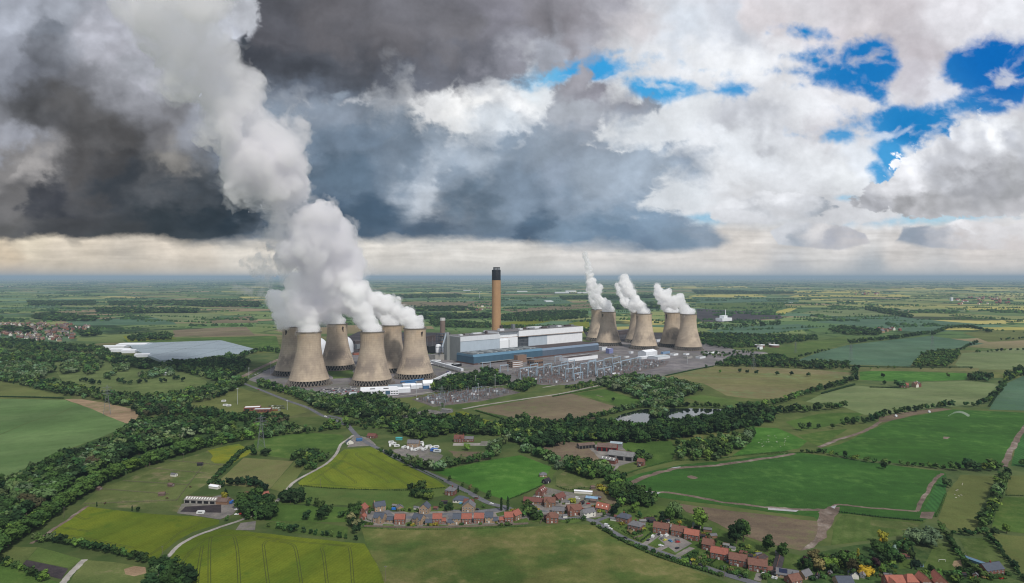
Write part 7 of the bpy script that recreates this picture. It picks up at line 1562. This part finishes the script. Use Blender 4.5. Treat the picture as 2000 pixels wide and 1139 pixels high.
for c in [(960,985,-30,W_,'white car on the main road by the estate entrance'),(933,996,-20,B_,'black car parked behind the matching orange roofs'),(1185,1028,-42,W_,'first white car parked at the road fork','van'),(1192,1034,-42,W_,'second white car parked at the road fork'),(1222,1052,-36,B_,'dark car driving below the grey roofed semi'),
 (1275,1050,60,W_,'white van at the left side of the forecourt','van'),(1266,1056,60,B_,'dark car left of the white van'),(1287,1045,55,B_,'dark car by the wall of the forecourt semi'),(1292,1047.5,55,W_,'white car in the forecourt back row'),(1302,1048,50,W_,'white van in the forecourt centre','van'),(1293,1053,50,G_,'grey car behind the yellow one'),(1299,1056,40,(190,190,70),'yellow car in the forecourt'),(1309.5,1058,-60,BL,'bright blue car in the forecourt'),(1323,1056,10,G_,'grey car by the forecourt porch'),(1324,1060,10,RD,'red car in the forecourt'),(1291,1067,-20,W_,'white car on the forecourt grass'),(1323,1072,35,B_,'dark car on the next drive'),
 (1369,1105,-26,B_,'dark car driving past the striped lawn'),(1446,1127,-24,B_,'dark car driving near the end of the road'),(1491,1122,40,W_,'white car beside the last semi'),(1510,1129,60,W_,'left white car at the solar bungalow'),(1516,1130.5,60,W_,'right white car at the solar bungalow'),(1422,1098,55,(50,70,110),'dark blue car between two semis'),(1956,1131,20,RD,'red car at the far bottom right house'),(1969,1123,70,B_,'black car at the far bottom right house'),
 (462,996,5,W_,'white car by the orange farmhouse'),(471,1005,10,RD,'red car at the horse farm gate'),(462,1006,10,W_,'white car left of the red car at the horse farm gate'),(1052,972,-20,W_,'white car by the steep dark roofed house'),(1128,975,-30,W_,'white pickup among scrap in the hamlet','van'),(1149,985,20,RD,'red car in the scrap yard of the hamlet'),(672,820,-50,W_,'white car on the junction curve'),(505,762,-28,RD,'red car on the power station road'),(636,815,-30,W_,'white van on the junction verge','van'),(1248,912,30,B_,'dark car at the small farmhouse'),(900,984,60,(90,160,200),'pale blue car by the white bungalow'),(770,996,0,(40,110,190),'bright blue van under the estate trees','van')]:
    car(*c[:5], kind=c[5] if len(c) > 5 else 'car')
def caravan(px, py, rz, label, col=W_, s=1.0, group='white caravans in the yard'):
    p = G(px, py); r = thing('caravan', label, 'caravan', (p.x, p.y, 0), math.radians(rz), group); mb = MB(); P = [(-3,.5),(-3.1,1.6),(-2.7,2.6),(2.5,2.6),(3.1,1.9),(3,.5)]; n = len(P); mb.add([(x*s,-1.15*s,z*s) for x, z in P]+[(x*s,1.15*s,z*s) for x, z in P], [tuple(range(n)), tuple(range(2*n-1, n-1, -1))]+[(i,i+n,(i+1)%n+n,(i+1)%n) for i in range(n)]); mb.build('body', mat('caravan_%d' % col[2], col, rough=.5, var=.04), r)
    mb = MB(); mb.box(-1.6*s,1.6*s,-1.19*s,-1.15*s,1.5*s,2.1*s); mb.build('window', PANE, r)
    for q in (-1, 1): mb = MB(); mb.tube((.1,q*.9*s,.33),(.1,q*1.12*s,.33),.33,.33,8); mb.build('wheel', TYRE, r)
for i, (px, py) in enumerate([(764,866),(769,869),(762,872),(775,873),(789,876),(797,877),(820,878),(828,880),(833,876),(838,874),(844,877),(826,871),(822,867),(812,881),(804,880),(852,875)]): caravan(px, py, 20+40*(i % 3), 'white caravan or lorry parked in the yard behind the road hedge', s=1.25)
caravan(848,882,-5,'blue sided lorry at the front of the caravan yard',(60,100,170),1.6); caravan(854,884,-5,'pale lorry right of the blue sided lorry',(180,186,190),1.6)
for i, (px, py) in enumerate([(437,785),(440,793),(447,794)]): caravan(px, py, 15, ['upper of three white caravans on the sports field','left of the two lower caravans on the sports field','right of the two lower caravans on the sports field'][i], s=1.3, group='caravans on the sports field')
caravan(392,1004,0,'white horsebox in front of the dark arena',s=1.2,group='vehicles at the horse farm'); caravan(437,982,80,'pale blue trailer at the end of the stables',(120,160,190),1,'vehicles at the horse farm'); caravan(453,983,80,'bright blue trailer near the orange farmhouse',(40,90,160),1,'vehicles at the horse farm'); caravan(886,732,30,'white articulated trailer in the yard left of the boiler house',s=1.6,group='lorries at the station'); caravan(876,728,30,'purple grey trailer behind the white one',(90,84,120),1.6,'lorries at the station')
cols = [W_, B_, G_, (150,152,156), W_, B_, (60,66,80), RD, W_, G_]
for i in range(64):
    f = i % 16; rr = i//16
    if rng.rand() < .12: continue
    px, py = 628+f*4.4+rr*2, 762.5+rr*3.4-f*.42
    car(px, py, 70, cols[rng.randint(10)], 'car parked in rows in the station car park below the front left tower', group='cars in the station car park', s=1.1)
for i in range(16):
    px, py = 527+(i % 6)*5.2+(i//6)*1.5, 794+(i//6)*4; car(px, py, 40, cols[rng.randint(10)], 'car parked beside the red brick clubhouse', group='cars at the clubhouse', s=1.1)
for i in range(20):
    if i % 4 == 3: continue
    car(494+i*2.4, 734-i*1.02, 60, cols[rng.randint(10)], 'car in the roadside line left of the back tower', group='cars by the back tower', s=1.1)
# ------------------------------------------------------------------ small things
def fence(a, b, label, h=1.8, m=None, cat='fence', n=None):
    p, q = G(*a), G(*b); L = (q-p).length; r = thing('fence', label, cat, (p.x, p.y, 0), math.atan2(q.y-p.y, q.x-p.x)); mb = MB(); mb.box(0,L,-.06,.06,.1,h); mb.build('panel', m or mat('fence_board', (112,102,92), var=.2), r); mb = MB()
    for i in range(int(L/3)+1): mb.box(i*3-.08,i*3+.08,-.09,.09,0,h+.1)
    mb.build('post_row', mat('fence_post', (96,88,80)), r)
for f in [((704,1029),(800,1032),'grey board fence behind the left half of the estate'),((800,1032),(916,1030),'grey board fence behind the middle of the estate'),((916,1030),(976,1027),'brown brick garden wall at the right of the estate'),((976,1027),(1032,1024),'red brick garden wall by the estate entrance'),((690,1018),(704,1029),'fence at the left end of the estate'),((1238,1053),(1256,1047),'pale low wall in front of a brick semi'),((1055,1023),(1065,1008),'grey fence beside the hipped brick house')]: fence(*f)
def hedge(pix, h, w, label, pal='oak'):
    pts = smooth_line([G(*q) for q in pix], 4); V = []; r2 = np.random.RandomState(len(pix)*7+int(pix[0][0])); lob = []; o = pts[0]
    for a, b in zip(pts, pts[1:]):
        n = max(1, int((b-a).length/1.8))
        for i in range(n): c = a.lerp(b, i/n)-o; s = r2.uniform(.8, 1.2); lob.append((c.x+r2.uniform(-.2,.2), c.y+r2.uniform(-.2,.2), h*.48, w*.55*s, w*.55*s, h*.55*s))
    Vv, Qq = crown(lob, len(lob)*14, .34, 5); ob = mesh_np('hedge', Vv, Qq, [LM[pal]]); ob.location = o; tag(ob, label, 'hedge')
for hd in [([(1195,1047),(1250,1074),(1300,1094),(1360,1112),(1412,1128)],2.4,2.0,'long hedge between the village road and the big meadow','oak'),([(1215,1038),(1250,1058)],1.6,1.2,'garden hedge in front of the grey roofed semi','mid'),([(1252,1058),(1275,1040)],1.8,1.4,'clipped hedge left of the forecourt','dark'),([(1352,1090),(1400,1110),(1420,1116)],1.7,1.3,'hedge in front of the striped lawn','oak'),([(1425,1106),(1436,1094)],1.8,1.3,'hedge between the last two semis','dark'),([(1025,980),(1035,976),(1050,974),(1064,973)],1.8,1.6,'curved black hedge above the long bungalow','yew'),([(586,949),(640,954),(720,957),(800,958),(872,953)],1.2,1.2,'thin hedge below the barley triangle','oak'),([(812,970),(850,972)],2.6,2.4,'tall clipped hedge beside the red brick house','dark'),([(704,1031),(800,1035),(920,1033),(1030,1028)],1.0,1.2,'rough grass bank along the top of the big meadow','mid'),
 ([(1640,1001),(1720,1011),(1806,1019)],1.6,1.6,'low dark hedge along the crop above the patchy garden field','dark'),([(1828,1010),(1840,985),(1848,964)],1.4,1.6,'hedge between striped crop and olive pasture','mid'),([(1200,935),(1225,925),(1280,908),(1320,900),(1390,898),(1450,890),(1540,882)],1.2,2.2,'grassy hedge bank along the top of the big crop','mid'),([(1965,968),(2030,970)],1.2,1.2,'hedge between the two right edge pastures','oak'),([(875,948),(915,966)],.9,.9,'roadside hedge by the spring crop','mid'),([(992,977),(1030,962),(1060,948)],1.5,1.2,'hedge along the bottom of the spring crop','oak'),([(1086,950),(1110,957),(1145,953)],1.3,1.2,'hedge at the foot of the small paddock','oak'),([(735,877),(790,903),(835,925),(868,941)],1.0,1.2,'verge hedge along the barley triangle road','oak'),([(1500,888),(1560,885),(1600,884)],1.4,1.6,'low hedge at the corner of the big crop','mid'),
 ([(0,776),(60,777),(126,779)],3,3,'hedge with dark bushes above the left wheat field','dark'),([(1605,770),(1640,760),(1670,752)],4,4,'hedge along the upper edge of the pale wheat','dark'),([(1700,757),(1760,758)],2.5,3,'hedge leading to the isolated farmstead','dark'),([(1300,735),(1350,724),(1394,716)],3,3,'dark hedge above the patchy field','dark'),([(1080,775),(1160,760),(1240,740)],3,3,'hedge between brown field and switchyard road','mid'),([(930,803),(960,812),(985,820)],3,3,'hedge corner of the brown field','oak'),([(1640,716),(1750,718),(1900,718)],3,3,'long dark hedge along the straight drove','dark'),([(1955,758),(1945,775),(1932,795)],3,3,'hedge left of the blue wheat at the right edge','dark')]: hedge(*hd)
def pole(px, py, h, label):
    p = G(px, py); r = thing('utility_pole', label, 'utility pole', (p.x, p.y, 0), 0, 'wooden utility poles'); mb = MB(); mb.tube((0,0,0),(0,0,h),.16,.11,6); mb.build('pole', mat('pole_wood', (110,100,90)), r); mb = MB(); mb.box(-1.1,1.1,-.07,.07,h-.7,h-.5); mb.build('cross_bar', GREYM, r)
for q in [(125,1012,11,'utility pole at the left end of the left barley field'),(246,935,11,'utility pole in front of the poplar row'),(358,902,11,'utility pole at the top of the paddocks'),(753,1136,12,'utility pole in the corner of the big meadow'),(1415,1130,10,'utility pole at the road end by the big meadow'),(317,1096,12,'utility pole beside the lane at the bottom'),(626,951,9,'thin pole below the barley triangle'),(975,1022,9,'pole by the estate entrance'),(1426,905,8,'pole at the top of the big crop')]: pole(*q)
# grazing animals
def animal(kind, px, py, rz, label, group):
    k = 'an_'+kind
    if k not in CARM:
        S, col, leg = (1.0, (206,200,188), .38) if kind == 'sheep' else (1.75, (70,48,38), .85); mb = MB()
        bm = bmesh.new(); vs = []
        def part(c, r): bmesh.ops.create_icosphere(bm, subdivisions=2, radius=1, matrix=Matrix.Translation(c) @ Matrix.Diagonal((*r, 1)))
        b = .62*S; part((0,0,leg+.28*S),(b,.27*S,.30*S)); part((.45*S,0,leg+.42*S),(.26*S,.2*S,.26*S)); part((.78*S,0,leg+.22*S),(.12*S,.1*S,.26*S)); part((.92*S,0,leg-.02*S),(.17*S,.09*S,.10*S)); part((-.5*S,0,leg+.3*S),(.26*S,.25*S,.28*S))
        me = bpy.data.meshes.new(kind)
        bm.to_mesh(me); bm.free(); vs = [tuple(v.co) for v in me.vertices]; fs = [tuple(p.vertices) for p in me.polygons]; mb.add(vs, fs); bpy.data.meshes.remove(me)
        for x in (-.48*S,.42*S):
            for s in (-1,1): mb.tube((x,s*.16*S,leg+.2*S),(x+(.05 if x > 0 else -.06)*S,s*.15*S,leg*.5),.085*S,.055*S,6); mb.tube((x+(.05 if x > 0 else -.06)*S,s*.15*S,leg*.5),(x,s*.15*S,0),.055*S,.05*S,6)
        mb.tube((-.72*S,0,leg+.4*S),(-.85*S,0,leg-.1*S),.06*S,.03*S,5)
        CARM[k] = mb.build(kind, mat('wool' if kind == 'sheep' else 'chestnut_coat', col), None, True); o = CARM[k]
    else: o = CARM[k].copy(); COL.objects.link(o)
    p = G(px, py); o.location = (p.x, p.y, .02); o.rotation_euler = (0,0,math.radians(rz)); tag(o, label, kind, group)
for i in range(22): animal('sheep', rng.uniform(1480,1540), rng.uniform(852,874), rng.uniform(0,360), 'white sheep grazing in the bright pasture right of the grey willow', 'sheep in the bright pasture')
for i in range(8): animal('sheep', rng.uniform(1862,1885), rng.uniform(940,975), rng.uniform(0,360), 'white sheep near the grey tree in the olive pasture', 'sheep in the olive pasture')
for i, (px, py) in enumerate([(326,975),(428,918),(205,985),(330,940),(372,953)]): animal('horse', px, py, 40*i, 'brown horse grazing in the paddocks left of the stables', 'horses in the paddocks')
# pond and irrigation
wm = bpy.data.materials.new('pond_water'); wm.use_nodes = True; t = NT(wm.node_tree); t.n.clear(); p = t.node('ShaderNodeNewGeometry').outputs['Position']
bp = t.node('ShaderNodeBump', Height=t.noise(p, .5, 3, .5), Strength=.05, Distance=.2); b = t.node('ShaderNodeBsdfPrincipled', Base_Color=lin(26,34,32), Roughness=.04, Normal=bp.outputs[0]); b.inputs['IOR'].default_value = 2.3; b.inputs['Specular IOR Level'].default_value = .9; t.l.new(b.outputs[0], t.node('ShaderNodeOutputMaterial').inputs['Surface'])
ground_poly('water', [(1192,823),(1215,809),(1255,799),(1303,798),(1340,798),(1400,799),(1428,802),(1400,812),(1345,820),(1300,822),(1262,828),(1225,829)], wm, .8)
p = G(1850,818); balls = []
for i in range(14): f = i/13; balls.append((Vector((p.x+f*38, p.y+f*6, 1.5+9*math.sin(math.pi*min(1, f*.85+.05)))), 1.0+1.6*f))
co, q = puffs_to_mesh(balls, .5, .6, 31, 4); o = mesh_np('water_spray', co-np.array(p), q, [vol_mat('spray_mist', .10, aniso=0)], smooth=True); o.location = p; tag(o, 'white arc of irrigation spray over the large green crop', 'water spray')
for px, py, l in [(1750,814,'white irrigation reel on the mud track, left'),(1815,806,'white irrigation reel on the mud track, right')]:
    p = G(px, py); r = thing('hose_reel', l, 'hose reel', (p.x, p.y, 0)); mb = MB(); mb.tube((0,-1,1.8),(0,1,1.8),1.7,1.7,16); mb.build('drum', WHITE2, r); mb = MB(); mb.box(-2.2,2.2,-.9,.9,.3,.6); mb.build('frame', GALV, r); [MB() for _ in ()]
    for s in (-1,1): mb = MB(); mb.tube((-1,s*1.1,.5),(-1,s*1.35,.5),.5,.5,10); mb.build('wheel', TYRE, r)
# garden things at the bottom right
p = G(1798,1107); r = thing('trampoline', 'round black trampoline on the mown lawn', 'trampoline', (p.x, p.y, 0)); mb = MB(); mb.lathe([(2.1,.9),(.1,.9)], 20); mb.build('mat', M_DARK, r); mb = MB(); mb.lathe([(2.1,.85),(2.3,.85),(2.3,1.0),(2.1,1.0)], 20); mb.build('frame', mat('pale_blue_tin', (126,158,184)), r)
for k in range(6): a = k*1.047; mb = MB(); mb.tube((2.2*math.cos(a),2.2*math.sin(a),0),(2.2*math.cos(a),2.2*math.sin(a),2.4),.06,.06,5); mb.build('pole', GALV, r)
p = G(1840,1098); r = thing('goal', 'white goal frame on the mown lawn', 'goal', (p.x, p.y, 0)); mb = MB(); mb.tube((-2.6,0,0),(-2.6,0,2),.12,.12,5); mb.build('post', FRAME, r); mb = MB(); mb.tube((2.6,0,0),(2.6,0,2),.12,.12,5); mb.build('post', FRAME, r); mb = MB(); mb.tube((-2.6,0,2),(2.6,0,2),.12,.12,5); mb.build('crossbar', FRAME, r); mb = MB(); mb.tube((-2.6,1.6,0),(2.6,1.6,0),.1,.1,5); mb.build('back_bar', FRAME, r)
field([(1863,1096),(1876,1094),(1880,1108),(1868,1112),(1860,1104)], 'tan', amp=1)
barn(1903,1100,16,4,2,.8,-62,mat('polytunnel_blue', (96,128,150)),mat('polytunnel_blue', (96,128,150)),'long blue grey polytunnel beside the right lawn')
b = [o for o in bpy.data.objects if o.get('label', '').startswith('bungalow with solar')][0]; rf = [c for c in b.children if c.name.startswith('roof')][0]
mb = MB(); s = 3.0/4.5; mb.add([(-6,.9,2.8+.9*s+.3),(0,.9,2.8+.9*s+.3),(0,3.9,2.8+3.9*s+.3),(-6,3.9,2.8+3.9*s+.3)], [(0,1,2,3)]); mb.build('solar_panel', mat('solar_cell', (24,34,62), rough=.25, spec=.5), rf)

PLOTS = [[(1206,1028),(1226,1018),(1262,1034),(1240,1050)],[(1276,1012),(1330,1020),(1345,1034),(1290,1030)],[(1336,1036),(1362,1032),(1400,1052),(1372,1062)],[(1408,1064),(1450,1070),(1500,1090),(1470,1098)],[(1340,1098),(1375,1084),(1392,1098),(1370,1108)],[(1416,1116),(1440,1112),(1470,1124),(1450,1132)],[(1500,1098),(1522,1096),(1520,1126),(1500,1124)],[(1030,985),(1060,1000),(1050,1014),(1030,1010)],[(1085,980),(1110,985),(1140,1000),(1100,1012)],[(1150,990),(1175,985),(1195,1000),(1180,1010)],[(706,992),(760,990),(860,990),(850,998),(720,1000)],[(700,1018),(730,1026),(700,1030)],[(770,1024),(1000,1022),(1000,1028),(770,1031)],[(1545,1098),(1640,1084),(1650,1130),(1560,1136)],[(1690,1096),(1740,1090),(1760,1130),(1690,1135)],[(1850,1118),(1930,1110),(1985,1125),(1900,1139)]]
for i, pl in enumerate(PLOTS):
    P = [(G(*q).x, G(*q).y) for q in pl]; x0, x1 = min(q[0] for q in P), max(q[0] for q in P); y0, y1 = min(q[1] for q in P), max(q[1] for q in P); n = 0; it = 0
    lim = 16 if i < 13 else 30
    while n < lim and it < 400:
        it += 1; x, y = random.uniform(x0, x1), random.uniform(y0, y1)
        if not inside(x, y, P): continue
        n += 1; tree_far(x, y, random.uniform(1.2, 3.4), 'bush', ('oak','mid','lime','dark','amber','mid','bud')[random.randint(0, 6)], random.uniform(.9, 1.3))

for a, b, l in [((165,985),(345,978),'long wire fence across the lowest paddock'),((200,956),(330,966),'wire fence above the lower paddocks'),((240,940),(370,948),'wire fence across the middle paddock'),((290,915),(400,925),'wire fence across the upper paddock'),((330,900),(440,910),'topmost wire fence of the paddocks'),((345,978),(400,905),'slanting fence up the middle of the paddocks')]:
    p, q = G(*a), G(*b); L = (q-p).length; r = thing('wire_fence', l, 'fence', (p.x, p.y, 0), math.atan2(q.y-p.y, q.x-p.x)); mb = MB(); [mb.box(0,L,-.04,.04,z,z+.10) for z in (.4,.75,1.1)]; mb.build('rail', mat('fence_board', (112,102,92), var=.2), r); mb = MB(); [mb.box(i*4-.1,i*4+.1,-.1,.1,0,1.3) for i in range(int(L/4)+1)]; mb.build('post_row', mat('fence_post', (96,88,80)), r)

# sheds, garages and garden trees that fill the plots
SH = [(1275,1022),(1300,1030),(1312,1033),(1338,1040),(1362,1046),(1372,1052),(1390,1060),(1418,1070),(1430,1076),(1452,1085),(1466,1092),(1225,1012),(1256,1022),(1198,1018),(1205,1014),(1034,992),(1050,980),(1085,985),(1108,985),(1112,995),(1140,985),(1168,976),(1050,1004),(1104,1012),(1134,1000),(1600,1130),(1625,1124),(1690,1128),(1735,1130),(1770,1092),(1880,1128),(1910,1128),(770,992),(812,996),(850,997),(868,985),(930,975)]
KIND = [('small felt roofed shed', ROOF_BK, ROOF_BK), ('little brick outhouse', BRICK2, SLATE_L), ('grey corrugated shed', CORR, CORR), ('pale garage', RENDER, SLATE_L), ('brown timber shed', mat('weathered_board', (96,92,88)), TILE_D)]
WHERE = ['behind the brown roofed semis','behind the half orange semi','behind the slate roofed semis','in the hamlet yard','among the bottom right gardens','in the back row of the new estate']
for i, (px, py) in enumerate(SH):
    k = KIND[i % 5]; w = 2 if i in (11,12,13,14) else 3 if 15 <= i <= 24 else 4 if 25 <= i <= 31 else 5 if i > 31 else (0 if i < 5 else 1)
    barn(px, py, random.uniform(3, 6.5), random.uniform(2.6, 4), 2.3, .9, random.choice((-28, -20, 60, 10)), k[1], k[2], '%s %s' % (k[0], WHERE[w]))
    o = [q for q in bpy.data.objects if q.get('label') == '%s %s' % (k[0], WHERE[w])][-1]; o['group'] = 'garden sheds '+WHERE[w]
for (px, py, h, pal, sh) in [(1222,1008,6,'mid','round'),(1250,1012,6,'oak','round'),(1268,1016,5,'lime','round'),(1336,1052,5,'oak','round'),(1372,1070,7,'mid','round'),(1346,1090,5,'oak','round'),(1360,1086,5,'mid','round'),(1395,1066,6,'oak','round'),(1424,1082,5,'lime','round'),(1460,1096,5,'oak','round'),(1496,1112,6,'dark','round'),(1030,998,6,'oak','round'),(1060,982,5,'mid','round'),(1082,975,5,'oak','round'),(1118,982,5,'amber','bush'),(1140,1018,5,'oak','round'),(1110,1022,4.5,'mid','round'),(1160,1004,4.5,'oak','round'),(1180,1010,5,'mid','round'),(722,1004,4,'mid','round'),(800,1000,4,'oak','round'),(862,992,6,'oak','round'),(945,992,4,'mid','round'),(1000,1010,5,'oak','round'),(1022,1010,6,'mid','round'),(1605,1100,7,'oak','round'),(1640,1108,7,'mid','round'),(1660,1118,6,'oak','round'),(1705,1095,8,'dark','round'),(1735,1100,8,'oak','round'),(1760,1100,7,'mid','round'),(1725,1120,6,'lime','round'),(1865,1132,6,'oak','round'),(1895,1124,6,'dark','round'),(1925,1118,5,'mid','round')]:
    p = G(px, py); tree_far(p.x, p.y, h, sh, pal, 1.15)
for hd in [([(1243,1052),(1262,1036)],1.5,.9,'hedge between the grey roofed semi and its neighbour','mid'),([(1268,1026),(1290,1034)],1.6,1,'back garden hedge behind the forecourt semi','oak'),([(1310,1024),(1296,1040)],1.6,.9,'garden hedge between two brown roofed semis','oak'),([(1345,1038),(1336,1052)],1.6,.9,'garden hedge left of the half orange semi','mid'),([(1372,1088),(1386,1074)],1.6,.9,'hedge beside the narrow brick house','oak'),([(1386,1104),(1404,1090)],1.6,.9,'hedge left of the striped lawn','dark'),([(1450,1124),(1468,1106)],1.7,1,'hedge left of the last semi','oak'),([(1400,1060),(1440,1072),(1480,1086)],1.6,1,'long back hedge between gardens and stubble','oak'),([(1300,1006),(1340,1016),(1380,1034)],1.8,1.2,'hedge between the semis gardens and the stubble tip','mid'),([(1208,1034),(1190,1026)],1.3,.9,'corner hedge at the road fork','oak'),([(1036,1004),(1050,1014),(1062,1016)],1.6,1,'hedge beside the hipped house drive','dark'),([(1105,1016),(1140,1014)],1.4,1,'front hedge of the large brown roofed house','oak'),([(715,1014),(726,1020)],1.2,.7,'small hedge at the left end house','mid'),([(1560,1112),(1600,1108),(1640,1102)],1.8,1.1,'hedge across the bottom right gardens','oak'),([(1722,1066),(1718,1100),(1714,1132)],1.8,1.1,'garden hedge below the amber tree','mid'),([(1782,1072),(1790,1116)],2.0,1.2,'dark hedge at the left of the mown lawn','yew')]: hedge(*hd)
# ------------------------------------------------------------------ everything green too small or too many to count
wo = mesh_np('woodland', np.concatenate(FAR_V), np.concatenate(FAR_Q), [LMA], attr=np.concatenate(FAR_C))
tag(wo, 'distant woods, hedgerows and tree belts covering the plain', 'woodland', kind='stuff')
print('TREES things', ntree+len(S_), 'far', len(CAND)-ntree, 'faces', sum(len(q) for q in FAR_Q))
